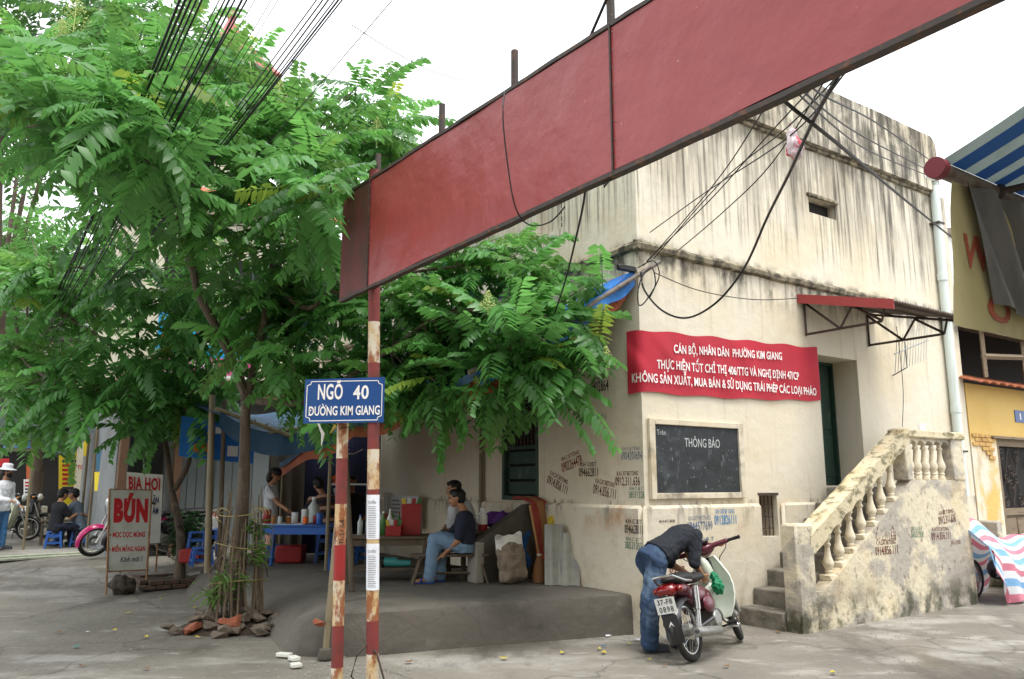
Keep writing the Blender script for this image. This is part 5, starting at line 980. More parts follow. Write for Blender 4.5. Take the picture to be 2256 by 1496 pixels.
m = MB(); m.tube([sheetp(0, s) + V((0, 0, .0)) for s in (-.9, -.5, 0, .5, .9)], .01, 5); m.build('hem', M['sheet_blue'], CB)
# ---------------- people
simple('skin', (168, 122, 92), .55); simple('skin_dark', (140, 98, 74), .55); simple('hair', (20, 18, 18), .5, bump=[((60, 60, 20), .006)]); simple('lip', (130, 72, 64), .5); simple('eye', (30, 24, 22), .3)
def cloth(k, c, **kw): return simple('cloth_' + k, c, .9, bump=[(14, .008), (120, .002)], **kw)
cloth('black', (34, 38, 46)); cloth('jeans', (46, 66, 94), spots=[(srgb(104, 126, 150), (4, 4, 2.2), .46, .68, 5, .7), (srgb(34, 46, 66), (14, 14, 5), .5, .7, 4, .6)]); cloth('navy', (36, 40, 58)); cloth('lightjean', (116, 144, 172), spots=[(srgb(90, 118, 150), (6, 6, 4), .45, .7, 4, .6)]); cloth('white', (206, 210, 218)); cloth('pinkbeige', (196, 156, 138)); cloth('greytee', (96, 108, 122)); cloth('darktee', (28, 30, 36)); cloth('brown', (80, 56, 46)); cloth('bluejean', (66, 112, 160)); simple('shoe', (52, 56, 62), .7); simple('sandal', (40, 70, 130), .5)
def sweep(m, pts, lat, n=16):
    """pts: (centre, half width, half depth); lat: sideways direction"""
    vs = []; fs = []; N = len(pts)
    for i, (c, w, d) in enumerate(pts):
        c = V(c); t = (V(pts[min(i + 1, N - 1)][0]) - V(pts[max(i - 1, 0)][0])).normalized(); x = (lat - t * lat.dot(t)).normalized(); y = t.cross(x)
        for k in range(n): a = 6.283 * k / n; vs.append(c + x * (w * math.cos(a)) + y * (d * math.sin(a)))
    for i in range(N - 1):
        for k in range(n): fs.append((i * n + k, i * n + (k + 1) % n, (i + 1) * n + (k + 1) % n, (i + 1) * n + k))
    fs += [tuple(range(n - 1, -1, -1)), tuple(range((N - 1) * n, N * n))]; m.add(vs, fs)
def hand(m, wr, d, nrm, curl, side, s=1.0):
    """palm, four fingers and a thumb leaving the side of the palm"""
    d = d.normalized(); nrm = (nrm - d * nrm.dot(d)).normalized(); lat = d.cross(nrm) * side
    pc = wr + d * .05 * s
    sweep(m, [(wr - d * .01, .026 * s, .02 * s), (wr + d * .03 * s, .036 * s, .016 * s), (wr + d * .085 * s, .04 * s, .014 * s)], lat, 10)
    for i, (o, L) in enumerate(((.030, .066), (.010, .076), (-.010, .070), (-.029, .054))):
        p = wr + d * .08 * s + lat * o * s; a = d + lat * o * 2; a.normalize()
        for k, fr in enumerate((.45, .32, .23)):
            c = curl * (k + .5) * .9; e = (a * math.cos(c) + nrm * math.sin(c)).normalized(); q = p + e * L * fr * s; m.cap(p, q, .0095 * s, .0085 * s, 8); p = q
    p = wr + d * .022 * s + lat * .032 * s; e = (d * .6 + lat * .75 + nrm * .3).normalized(); q = p + e * .036 * s; m.cap(p, q, .012 * s, .0105 * s, 8); e2 = (d * .9 + lat * .25 + nrm * .45).normalized(); m.cap(q, q + e2 * .034 * s, .010 * s, .009 * s, 8)
def head(m, c, f, u, s=1.0):
    f = f.normalized(); u = (u - f * u.dot(f)).normalized(); l = u.cross(f); Mx = Matrix((f, l, u)).transposed()
    P = lambda a, b, z: c + f * a * s + l * b * s + u * z * s
    m.ball(P(-.012, 0, .03), V((.095, .075, .085)) * s, 16, 10, Mx); m.ball(P(.03, 0, -.03), V((.062, .058, .075)) * s, 14, 9, Mx); m.ball(P(.045, 0, -.085), V((.036, .036, .026)) * s, 10, 7, Mx)
    m.cap(P(.085, 0, .005), P(.105, 0, -.03), .010 * s, .014 * s, 8); m.ball(P(.078, 0, .028), V((.016, .05, .012)) * s, 10, 6, Mx)
    for b in (-1, 1): m.ball(P(-.002, b * .077, -.008), V((.02, .01, .032)) * s, 8, 6, Mx)
    return P, Mx
def person(label, pel, chest, hd, face, lat, arms, legs, shirt, trousers, shoes='shoe', sleeve=.75, leglen=1.0, hair='short', skin='skin', voxel=.012, pose_up=None, build=1.0, sandals=False, stripes=None, name='person', extra=None, hem=-.10, bag=1.0):
    pel, chest, hd, face, lat = V(pel), V(chest), V(hd), V(face).normalized(), V(lat).normalized()
    b0 = min((V(l[2]) for l in legs), key=lambda q: q.z).copy() if legs else pel
    T = thing(name, label, 'person', (pel.x, pel.y, b0.z - .06), world=True)
    bm_, sh_, tr_ = MB(), MB(), MB(); ax = (chest - pel).normalized(); w = build
    mid = (pel + chest) / 2
    nk = chest + ax * .10; neck = (nk + hd) / 2
    sweep(bm_, [(pel - ax * .08, .13 * w, .10 * w), (pel, .155 * w, .105 * w), (mid, .13 * w, .095 * w), (chest - ax * .06, .16 * w, .105 * w), (chest + ax * .04, .15 * w, .08 * w), (nk, .06, .055)], lat)
    upd = pose_up or (hd - nk).normalized()
    bm_.cap(nk - ax * .03, hd - V(upd) * .05, .052, .05); P_, Mx = head(bm_, hd, face, V(upd))
    sweep(sh_, [(pel + ax * hem, .182 * w, .136 * w), (pel + ax * (hem + .1), .174 * w, .13 * w), (mid, .158 * w, .118 * w), (chest - ax * .06, .182 * w, .125 * w), (chest + ax * .045, .172 * w, .098 * w), (nk - ax * .005, .075, .068)], lat)
    for (s, e, wr, hdn, curl, sd) in arms:
        s, e, wr = V(s), V(e), V(wr); bm_.cap(s, e, .046 * w, .038 * w); bm_.cap(e, wr, .038 * w, .026); hand(bm_, wr, V(hdn[0]), V(hdn[1]), curl, sd)
        k = sleeve; sh_.cap(s, s.lerp(e, min(1, k)), .068 * w, .060 * w)
        if k > 1: sh_.cap(e, e.lerp(wr, k - 1), .056 * w, .050 * w)
        sh_.cap(chest + (s - chest) * .3, s, .075 * w, .068 * w)
    for (h, k, a, toe) in legs:
        h, k, a, toe = V(h), V(k), V(a), V(toe); bm_.cap(h, k, .075 * w, .055 * w); bm_.cap(k, a, .052 * w, .035); tdir = (toe - a); tdir.z = 0; tdir.normalize()
        bm_.cap(a + V((0, 0, -.03)), a + tdir * .15 + V((0, 0, -.045)), .034, .026)
        tr_.cap(h, k if leglen >= .5 else h.lerp(k, leglen * 2), .096 * w * (1 + (bag - 1) * .4), .078 * w * bag)
        if leglen > .5: tr_.cap(k, k.lerp(a, (leglen - .5) * 2), .078 * w * bag, .068 * w * bag)
    sweep(tr_, [(pel - ax * .12, .145 * w, .115 * w), (pel - ax * .04, .168 * w, .122 * w), (pel + ax * .05, .16 * w, .116 * w)], lat)
    body = remesh(bm_, 'body', M[skin], min(voxel, .0105), 3, parent=T)
    fold = lambda c: .006 * noise.noise(V((c.x * 13, c.y * 13, c.z * 22))) + .007 * noise.noise(V((c.x * 30 + c.z * 20, c.y * 30, c.z * 8)))
    so = remesh(sh_, 'shirt', M[shirt], voxel, 6, disp=fold, parent=T)
    remesh(tr_, 'trousers' if leglen > .6 else 'shorts', M[trousers], voxel, 6, disp=lambda c: .010 * noise.noise(V((c.x * 9 + c.z * 9, c.y * 9 - c.z * 7, c.z * 9))) + .006 * noise.noise(V((c.x * 22 + c.z * 16, c.y * 22 - c.z * 20, c.z * 14))) + .003, parent=T)
    if stripes:
        me = so.data
        for s_ in stripes[1]: me.materials.append(M[s_])
        for pgn in me.polygons: pgn.material_index = (0, 1, 0, 2)[int((pgn.center - pel).dot(ax) / stripes[0] + 40) % 4]
    for (h, k, a, toe) in legs:
        a, toe = V(a), V(toe); tdir = (toe - a); tdir.z = 0; tdir.normalize(); sm = MB()
        if sandals: sm.box(a + tdir * .06 + V((0, 0, -.068)), (.26, .1, .02), .01, Matrix((tdir, V((-tdir.y, tdir.x, 0)), V((0, 0, 1)))).transposed()); sm.cap(a + tdir * .1 + V((-tdir.y, tdir.x, -.6)) * .045, a + tdir * .1 + V((tdir.y, -tdir.x, -.6)) * .045, .02); remesh(sm, 'sandal', M['sandal'], .012, 2, parent=T)
        else: sm.cap(a + V((0, 0, -.02)) - tdir * .03, a + tdir * .17 + V((0, 0, -.042)), .045, .036); sm.box(a + tdir * .065 + V((0, 0, -.066)), (.27, .09, .025), .01, Matrix((tdir, V((-tdir.y, tdir.x, 0)), V((0, 0, 1)))).transposed()); remesh(sm, 'shoe', M[shoes], .012, 3, parent=T)
    for b in (-1, 1): m = MB(); m.ball(P_(.083, b * .03, .008), (.009, .011, .008), 8, 5, Mx); m.build('eye', M['eye'], body)
    m = MB(); m.cap(P_(.088, .02, -.06), P_(.088, -.02, -.06), .006, .006, 6); m.build('mouth', M['lip'], body)
    hm = MB(); hm.ball(P_(-.022, 0, .042), (.102, .084, .088), 16, 10, Mx); hm.ball(P_(-.05, 0, -.01), (.068, .078, .075), 14, 9, Mx); hm.ball(P_(.04, 0, .085), (.055, .065, .03), 12, 7, Mx)
    if hair == 'bob': hm.ball(P_(-.045, 0, -.03), (.075, .094, .12), 14, 9, Mx); hm.ball(P_(.0, 0, .06), (.105, .09, .075), 14, 9, Mx)
    remesh(hm, 'hair', M['hair'], .012, 2, disp=lambda c: .007 * noise.noise(V(c) * 45), parent=T)
    if extra: extra(T, P_, Mx)
    return T
Z = V((0, 0, 1))
# man bent over the motorbike
pe = D(1440, 1226, 8.36); ch = D(1508, 1178, 8.56); lt = V((.5, -.86, 0)); sR, sL = ch + lt * .175 + V((.0, 0, .0)), ch - lt * .175
fR, fL = G(1432, 1438), G(1492, 1428); fR.z = fL.z = .085
hR, hL = pe + lt * .085 + V((-.02, 0, -.05)), pe - lt * .085 + V((-.02, 0, -.05))
person('man in black shirt and jeans bending over the motorbike', pe, ch, D(1524, 1212, 8.68), V((.55, .4, -.75)), lt,
       [(sR, D(1530, 1240, 8.34), D(1547, 1268, 8.5), (V((.5, .5, -.6)), V((-.3, .4, .4))), .5, 1), (sL, D(1474, 1240, 8.66), D(1518, 1266, 8.6), (V((.9, -.1, -.3)), V((0, .3, -1))), .5, -1)],
       [(hR, D(1432, 1322, 8.24), fR, fR + V((.8, .1, 0))), (hL, D(1470, 1325, 8.5), fL, fL + V((.85, .2, 0)))], 'cloth_black', 'cloth_jeans', sleeve=1.12, voxel=.010, build=1.06, hem=.03, bag=1.22, pose_up=V((.5, .3, -.5)).cross(V((-.5, .86, 0))).normalized() if False else V((.55, .35, .45)))
# man in navy on the bench, profile to the left
pe = V((-.60, 10.33, .90)); ch = D(1024, 1142, 10.36); lt = V((.1, 1, 0)); a = D(946, 1277, 10.2); a.z = .50; a2 = a + V((.12, .2, 0))
person('seated man in navy polo shirt and pale jeans on the low bench', pe, ch, D(1006, 1098, 10.36), V((-1, -.12, -.05)), lt,
       [(ch + V((.0, -.17, .02)), D(1008, 1192, 10.14), D(981, 1218, 10.2), (V((-.8, -.1, -.5)), V((-.3, .2, -1))), .35, 1), (ch + V((0, .17, .02)), D(985, 1188, 10.5), D(975, 1178, 10.3), (V((-.9, -.3, .1)), V((0, -.4, -.9))), .6, -1)],
       [(pe + V((-.05, -.09, -.02)), D(958, 1188, 10.2), a, a + V((-1, -.1, 0))), (pe + V((-.05, .09, -.02)), D(972, 1184, 10.45), a2, a2 + V((-1, 0, 0)))], 'cloth_navy', 'cloth_lightjean', sleeve=.8, sandals=True, build=1.08, hem=-.02)
pe = V((-.55, 11.1, .90)); ch = D(1012, 1118, 11.1); lt = V((.75, .65, 0)); a = V((-1.0, 10.85, .5))
person('man in white shirt seated behind the navy-shirted man', pe, ch, D(999, 1078, 11.1), V((-1, -.45, -.05)), lt,
       [(ch + V((-.06, -.16, 0)), D(992, 1165, 10.85), D(1000, 1180, 10.75), (V((.3, -.3, -.6)), V((-.5, .2, -.6))), .5, 1), (ch + V((.06, .16, 0)), D(985, 1160, 11.2), D(975, 1172, 10.9), (V((-.6, -.5, -.2)), V((0, 0, -1))), .5, -1)],
       [(pe + V((-.08, -.08, -.02)), V((-.98, 10.8, .88)), a, a + V((-1, -.3, 0))), (pe + V((-.03, .09, -.02)), V((-.95, 11.0, .88)), a + V((.1, .25, 0)), a + V((-1, 0, 0)))], 'cloth_white', 'cloth_brown', sleeve=.85, voxel=.014, build=1.12)
# stall woman
pe = D(596, 1148, 13.0); ch = D(597, 1082, 13.0); lt = V((.15, 1, 0)); zf = .42 + .085; a = V((pe.x, pe.y - .05, zf)); a2 = a + V((-.05, .2, 0))
person('woman in pale top and peach trousers working at the sauce table', pe, ch, D(605, 1047, 13.0), V((1, -.1, -.35)), lt,
       [(ch + V((.0, -.15, .02)), D(611, 1108, 12.82), D(632, 1122, 12.7), (V((.9, -.1, -.4)), V((0, 0, -1))), .5, -1), (ch + V((0, .15, .02)), D(612, 1105, 13.2), D(630, 1125, 13.05), (V((.9, 0, -.4)), V((0, 0, -1))), .5, 1)],
       [(pe + V((0, -.08, -.03)), (pe + a) / 2 + V((.03, -.05, 0)), a, a + V((1, 0, 0))), (pe + V((0, .08, -.03)), (pe + a2) / 2 + V((.03, .05, 0)), a2, a2 + V((1, 0, 0)))], 'cloth_white', 'cloth_pinkbeige', sleeve=.55, hair='bob', voxel=.014, build=.88)
# customer in a striped shirt, back turned
pe = G(716, 1238, .42) + V((0, 0, .56)); ch = pe + V((-.08, .05, .40)); lt = V((1, .2, 0)); a = V((pe.x - .15, pe.y + .35, zf))
person('customer in beige and navy striped shirt hunched at the blue table', pe, ch, ch + V((-.10, .06, .24)), V((-.5, .8, -.4)), lt,
       [(ch + lt * .18, ch + V((.12, .12, -.26)), ch + V((-.1, .3, -.25)), (V((-.6, .7, 0)), V((0, 0, -1))), .5, 1), (ch - lt * .18, ch + V((-.32, .1, -.24)), ch + V((-.35, .32, -.18)), (V((.3, .9, 0)), V((0, 0, -1))), .5, -1)],
       [(pe + lt * .09, pe + V((.1, .38, -.04)), a + V((.2, 0, 0)), a + V((.2, 1, 0))), (pe - lt * .09, pe + V((-.2, .38, -.04)), a, a + V((0, 1, 0)))], 'cloth_brown', 'cloth_darktee', sleeve=.9, voxel=.014, stripes=(.05, ('cloth_pinkbeige', 'cloth_navy')))
# stallholder behind the posts
pe = D(776, 1150, 13.6); ch = D(776, 1098, 13.6); lt = V((1, .1, 0)); a = V((pe.x, pe.y, zf))
person('stallholder in dark clothes standing with hand on hip before the navy curtain', pe, ch, D(774, 1062, 13.6), V((-.2, -1, -.05)), lt,
       [(ch + lt * .17, ch + V((.32, .1, -.16)), ch + V((.18, 0, -.36)), (V((-.7, 0, -.5)), V((0, 1, 0))), .6, -1), (ch - lt * .17, ch + V((-.28, 0, -.24)), ch + V((-.2, -.2, -.4)), (V((.2, -.6, -.6)), V((0, 0, -1))), .5, 1)],
       [(pe + lt * .08, (pe + a) / 2 + V((.09, 0, 0)), a + V((.1, 0, 0)), a + V((.1, -1, 0))), (pe - lt * .08, (pe + a) / 2 + V((-.09, 0, 0)), a - V((.1, 0, 0)), a - V((.1, 1, 0)))], 'cloth_darktee', 'cloth_navy', sleeve=.2, voxel=.015, skin='skin_dark', build=.92)
# drinkers at the far table
def sitter(label, px, py, y, fdir, shirt, tr, hairk='short', lean=.05):
    pe = D(px, py, y); f = V(fdir).normalized(); lt = V((f.y, -f.x, 0)); pe.z = .34 + .42; ch = pe + f * lean + V((0, 0, .42)); a = pe + f * .42; a.z = .34 + .085
    person(label, pe, ch, ch + f * .06 + V((0, 0, .24)), f + V((0, 0, -.15)), lt, [(ch + lt * .18, ch + lt * .2 + f * .14 - Z * .24, ch + lt * .08 + f * .36 - Z * .16, (f, -Z), .5, -1), (ch - lt * .18, ch - lt * .2 + f * .14 - Z * .24, ch - lt * .08 + f * .36 - Z * .18, (f, -Z), .5, 1)],
           [(pe + lt * .09, pe + lt * .12 + f * .4 - Z * .02, a + lt * .1, a + lt * .1 + f), (pe - lt * .09, pe - lt * .12 + f * .4 - Z * .02, a - lt * .1, a - lt * .1 + f)], shirt, tr, voxel=.018, hair=hairk)
    st = copy_tree(st1); st.location = (pe.x, pe.y, .34); st.scale = (1, 1, 1.25); tag(st, 'low stool under the ' + label.split(' sitting')[0], 'stool', gs)
sitter('drinker in black tee sitting with back turned at the far table', 122, 1150, 16.9, (.5, .8, 0), 'cloth_darktee', 'cloth_navy')
sitter('drinker in grey tee sitting sideways at the far table', 176, 1150, 17.3, (-1, -.1, 0), 'cloth_greytee', 'cloth_lightjean', lean=.12)
sitter('drinker in pale shirt sitting behind the pink motorbike', 218, 1140, 17.8, (-.8, -.5, 0), 'cloth_white', 'cloth_navy')
# woman standing at the street edge
a = G(-8, 1212, .34); a.z = .34 + .085; pe = V((a.x, a.y, .34 + .86)); ch = pe + V((.02, 0, .42)); lt = V((.3, .95, 0))
def hatmask(T, P_, Mx):
    m = MB(); m.lathe([(.17, 0), (.165, .015), (.1, .03), (.095, .11), (.06, .13)], 20, P_(-.01, 0, .055), Mx @ V((0, 0, 1))); m.build('hat', M['cloth_white'], T); m = MB(); m.ball(P_(.045, 0, -.045), (.064, .066, .062), 12, 8, Mx); m.build('face_mask', M['cloth_darktee'], T)
person('woman in sun hat, white blouse and blue jeans standing at the street edge', pe, ch, ch + V((.02, 0, .25)), V((1, .3, -.1)), lt, [(ch + lt * .16, ch + V((.06, -.2, -.28)), ch + V((.22, -.18, -.34)), (V((1, 0, -.2)), -Z), .4, -1), (ch - lt * .16, ch + V((-.05, .2, -.28)), ch + V((.1, .2, -.4)), (V((1, 0, -.4)), -Z), .4, 1)] if False else [(ch - lt * .16, ch + V((.06, -.2, -.28)), ch + V((.25, -.18, -.30)), (V((1, 0, -.2)), -Z), .4, -1), (ch + lt * .16, ch + V((.05, .2, -.28)), ch + V((.2, .2, -.4)), (V((1, 0, -.4)), -Z), .4, 1)],
       [(pe - lt * .08, (pe + a) / 2 - lt * .09, a - lt * .1, a - lt * .1 + V((1, .2, 0))), (pe + lt * .08, (pe + a) / 2 + lt * .09, a + lt * .1, a + lt * .1 + V((1, .2, 0)))], 'cloth_white', 'cloth_bluejean', sleeve=1.9, voxel=.016, extra=hatmask)
M['bark'] = mat('bark', srgb(96, 84, 72), .9, [(srgb(64, 56, 48), (9, 9, 2), .42, .66, 6, .8), (srgb(128, 118, 102), (6, 6, 6), .58, .72, 5, .7)], [((30, 30, 8), .012)])
# ---------------- noodle and beer signs
simple('sign_pale', (192, 196, 188), .5, spots=[(srgb(160, 160, 150), (3, 3, 3), .45, .7, 5, .6), (srgb(140, 100, 70), (12, 12, 12), .68, .76, 4, .7)]); simple('sign_red', (184, 30, 38), .6); simple('sign_navy', (40, 46, 84), .6); simple('rusty', (150, 112, 78), .7, spots=[(srgb(110, 66, 40), (14, 14, 14), .45, .65, 5, .8)])
NS = thing('noodle_sign', 'pale free-standing BÚN sign with red lettering propped by a rock', 'sign', G(280, 1306), world=True)
p00, p10, p01, p11 = D(236, 1258, 12.45), D(327, 1254, 12.85), D(243, 1078, 12.55), D(334, 1080, 12.95)
def ns(u, v, o=0):
    a = p00.lerp(p10, u); b = p01.lerp(p11, u); q = a.lerp(b, v); n = (p10 - p00).cross(p01 - p00).normalized(); n = n if n.y < 0 else -n; return q + n * o
m = MB(); m.add([ns(0, 0), ns(1, 0), ns(1, 1), ns(0, 1), ns(0, 0, -.02), ns(1, 0, -.02), ns(1, 1, -.02), ns(0, 1, -.02)], [(0, 1, 2, 3), (7, 6, 5, 4), (0, 4, 5, 1), (1, 5, 6, 2), (2, 6, 7, 3), (3, 7, 4, 0)]); pn_ = m.build('panel', M['sign_pale'], NS, False)
for a, b in ((ns(-.01, 1, -.01), G(234, 1310)), (ns(1.01, 1, -.01), G(321, 1303))): m = MB(); m.tube([a, b], .016, 6); m.build('leg', M['rusty'], NS)
for v in (-.005, 1.0): m = MB(); m.tube([ns(-.01, v, -.01), ns(1.01, v, -.01)], .014, 6); m.build('cross_bar', M['rusty'], NS)
for s_, u0, u1, v0, v1, mt, b_, sh_ in (('BÚN', .10, .93, .58, .96, 'sign_red', .075, 0), ('• MỌC DỌC MÙNG', .03, .88, .385, .485, 'sign_red', .04, 0), ('• MIẾN MĂNG NGAN', .03, .90, .225, .325, 'sign_red', .04, 0), ('Kính mời !', .30, .84, .10, .165, 'sign_navy', .02, .3)):
    text(s_, 1.0, 1.0, lambda x, y: ns(u0 + (u1 - u0) * x, v0 + (v1 - v0) * y, .003), M[mt], 'lettering', pn_, bold=b_, shear=sh_)
simple('rock', (74, 66, 58), .95, spots=[(srgb(50, 46, 42), (8, 8, 8), .4, .65, 6, .8)], bump=[(22, .02)])
m = MB(); m.ball((0, 0, .12), (.19, .15, .15), 14, 9); m.ball((.06, .02, .1), (.15, .14, .13), 12, 8); o = remesh(m, 'rock', M['rock'], .022, 2, disp=lumpy(3, 11, .05)); o.location = G(264, 1309) + V((.0, .02, 0)); tag(o, 'dark lumpy rock weighing down the foot of the noodle sign', 'rock')
BS = thing('beer_sign', 'white BIA HƠI sign standing behind the noodle sign', 'sign', G(320, 1262), world=True); q00, q10, q01, q11 = D(280, 1200, 13.3), D(352, 1196, 13.6), D(279, 1040, 13.3), D(359, 1046, 13.6)
def bs(u, v, o=0): a = q00.lerp(q10, u); b = q01.lerp(q11, u); return a.lerp(b, v) + V((.25, -.97, 0)) * o
m = MB(); m.add([bs(0, 0), bs(1, 0), bs(1, 1), bs(0, 1), bs(0, 0, -.02), bs(1, 0, -.02), bs(1, 1, -.02), bs(0, 1, -.02)], [(0, 1, 2, 3), (7, 6, 5, 4), (0, 4, 5, 1), (1, 5, 6, 2), (2, 6, 7, 3), (3, 7, 4, 0)]); pb_ = m.build('panel', M['white'], BS, False)
for u in (.02, .98): m = MB(); e = bs(u, 1, -.03); m.tube([e, V((e.x, e.y + .03, .2))], .015, 6); m.build('leg', M['rusty'], BS)
for s_, u0, u1, v0, v1, mt in (('BIA HƠI', .06, .94, .76, .97, 'sign_red'), ('LÒNG LỢN', .12, .92, .58, .70, 'sign_navy'), ('TIẾT CANH', .12, .92, .42, .54, 'sign_navy')): 
    if mt == 'sign_navy': s_ = {'LÒNG LỢN': 'ĂN', 'TIẾT CANH': 'ÁM'}[s_]; u0 = .74
    text(s_, 1.0, 1.0, lambda x, y: bs(u0 + (u1 - u0) * x, v0 + (v1 - v0) * y, .02), M[mt], 'lettering', pb_, bold=.035)
# ---------------- brick planter with shrub
simple('brick_old', (96, 76, 64), .95, spots=[(srgb(70, 62, 54), (6, 6, 6), .42, .65, 6, .8), (srgb(84, 88, 62), (9, 9, 9), .6, .74, 5, .6)], bump=[(30, .008)]); simple('brick_red', (146, 84, 62), .9, spots=[(srgb(120, 74, 56), (7, 7, 7), .45, .7, 5, .7)], bump=[(30, .008)]); simple('soil', (70, 60, 50), .95, bump=[(20, .03)])
PL = thing('brick_planter', 'low old brick planter holding the slender tree and shrub', 'planter', G(402, 1300), R(34)); PL.location.z = gz(PL.location.x, PL.location.y)
pr_ = random.Random(2); bkm = [(lambda m: (m.box((0, 0, 0), (.21, .10, .062), .008), m.mesh('brick', M['brick_old']))[1])(MB())]
for r_ in range(2):
    for sd, n_b in ((0, 5), (1, 4)):
        for k in range(n_b):
            for side in (0, 1):
                o = bpy.data.objects.new('brick', bkm[0]); put(o, PL); off = (.11 if r_ % 2 else 0) + k * .222
                if sd == 0: o.location = (-.5 + off, (0.0 if side == 0 else .92) + pr_.uniform(-.008, .008), .03 + r_ * .068); o.rotation_euler = (0, 0, pr_.uniform(-.03, .03))
                else: o.location = ((-.56 if side == 0 else .6) + pr_.uniform(-.008, .008), .12 + off, .03 + r_ * .068); o.rotation_euler = (0, 0, R(90) + pr_.uniform(-.03, .03))
m = MB(); m.grid(lambda u, v: (-.52 + 1.1 * u, .03 + .86 * v, .10 + .05 * noise.noise(V((u * 4, v * 4, 0)))), 10, 8); m.build('soil', M['soil'], PL)
M['shrub'] = mat('shrub_leaf', srgb(60, 98, 58), .4, [(srgb(40, 72, 46), (4, 4, 4), .4, .7, 3, .6)], transl=.3, attr='tint'); M['shrub1'] = mat('grass_leaf', srgb(104, 140, 70), .45, transl=.35)
def leafy(name, label, base, h, rad, n, L, seed, cat='shrub', mt=None, w=.3, parent=None):
    rn = random.Random(seed); T = thing(name, label, cat, base, world=True) if parent is None else parent; m = MB(); cols = []; st = MB()
    stems = []
    for i in range(max(5, n // 40)):
        a = rn.random() * 6.28; tp = V(base) + V((math.cos(a) * rad * rn.random(), math.sin(a) * rad * rn.random(), h * rn.uniform(.55, 1))); st.tube([V(base) + V((math.cos(a) * .04, math.sin(a) * .04, 0)), (V(base) + tp) / 2 + V((0, 0, .05)), tp], [.011, .008, .004], 5); stems.append(tp)
    for i in range(n):
        tp = stems[rn.randrange(len(stems))]; p = V(base).lerp(tp, rn.uniform(.25, 1.05)) + V((rn.gauss(0, .05), rn.gauss(0, .05), rn.gauss(0, .05))); a = rn.random() * 6.28; d = V((math.cos(a), math.sin(a), rn.uniform(-.7, .6))).normalized(); l = L * rn.uniform(.7, 1.2); s_ = d.cross(V((0, 0, 1))).normalized() * l * w * .5; k = len(m.v)
        m.add([p, p + d * l * .45 + s_, p + d * l - V((0, 0, l * .25)), p + d * l * .45 - s_], [(0, 1, 2), (0, 2, 3)]); t = rn.uniform(.6, 1.35); cols += [(t, t, t, 1)] * 4
    st.build('stems', M['bark'], T, kind='stuff'); o = m.build('foliage', mt or M['shrub'], T, False, fix=False, kind='stuff')
    ca = o.data.color_attributes.new('tint', 'FLOAT_COLOR', 'POINT'); ca.data.foreach_set('color', [x for c in cols for x in c]); return T
b = G(382, 1290); leafy('planter_shrub', 'dark glossy shrub filling the brick planter', (b.x, b.y + .25, gz(b.x, b.y) + .15), 1.0, .38, 700, .15, 1)
# ---------------- stick cage and rubble round the big trunk
CG = thing('stick_cage', 'cage of bound sticks with yellow ties around the big tree trunk', 'tree guard', (-3.24, 9.72, 0), world=True)
c0_ = V((-3.24, 9.72, 0)); rn = random.Random(14); simple('stick', (112, 98, 80), .9, spots=[(srgb(80, 70, 58), (9, 9, 3), .45, .7, 5, .7)]); simple('tie', (156, 142, 96), .8)
for i in range(22):
    a = 6.283 * i / 22 + rn.uniform(-.12, .12); r0 = rn.uniform(.26, .36); r1 = rn.uniform(.17, .27); h_ = rn.uniform(.95, 1.65); a2 = a + rn.uniform(-.35, .35); p0 = c0_ + V((math.cos(a) * r0, math.sin(a) * r0, .02)); p1 = c0_ + V((math.cos(a2) * r1, math.sin(a2) * r1, h_)); md = (p0 + p1) / 2 + V((rn.uniform(-.05, .05), rn.uniform(-.05, .05), 0))
    m = MB(); m.tube([p0, p0.lerp(md, .6), md, p1], [.015, .014, .012, .007], 6); m.build('stick', M['stick'], CG)
for i in range(34):
    a = rn.uniform(0, 6.283); a2 = a + rn.uniform(-1.2, 1.2); h0 = rn.uniform(.05, .9); r_ = rn.uniform(.2, .34); p0 = c0_ + V((math.cos(a) * r_, math.sin(a) * r_, h0)); p1 = c0_ + V((math.cos(a2) * r_ * 1.1, math.sin(a2) * r_ * 1.1, h0 + rn.uniform(.3, .8))); m = MB(); m.tube([p0, (p0 + p1) / 2 + V((rn.uniform(-.06, .06), rn.uniform(-.06, .06), 0)), p1], [.007, .006, .003], 5); m.build('twig', M['stick'], CG)
for z_, r_ in ((.5, .315), (.92, .285), (1.32, .26)): m = MB(); m.tube([c0_ + V((math.cos(6.283 * k / 24) * (r_ + .02 * math.sin(k)), math.sin(6.283 * k / 24) * r_, z_ + .05 * math.sin(6.283 * k / 24 + z_ * 5))) for k in range(25)], .0055, 5); m.build('tie', M['tie'], CG)
for i in range(6): a = rn.random() * 6.28; p = c0_ + V((math.cos(a) * .26, math.sin(a) * .26, 1.28)); m = MB(); m.tube([p + V((.08 * math.cos(k), .02 * k * .3, .08 * math.sin(k))) for k in [x * .5 for x in range(10)]], .005, 5); m.build('tie_loop', M['tie'], CG)
for i, (dx, dy, z_, s_) in enumerate(((-.3, -.15, .28, .3), (-.02, -.3, .45, .25), (.25, -.12, .7, .3), (.28, .1, 1.0, .22))): leafy('bamboo_grass', ('low', 'middle', 'upper', 'topmost')[i] + ' tuft of narrow green leaves sprouting through the stick cage', c0_ + V((dx * .7, dy, z_)), .22, .2, 46, .2, 30 + i, 'plant', M['shrub1'], .14)
RB = random.Random(6); shapes = []
for k in range(6):
    m = MB(); m.hull([V((RB.uniform(-1, 1), RB.uniform(-1, 1), RB.uniform(-1, 1))).normalized() * RB.uniform(.7, 1) for i in range(16)]); shapes.append(m.v[:] and (m.v, m.f))
simple('rubble', (112, 100, 88), .95, spots=[(srgb(78, 70, 62), (7, 7, 7), .42, .66, 6, .8), (srgb(150, 138, 120), (9, 9, 9), .6, .72, 5, .6)], bump=[(24, .012)])
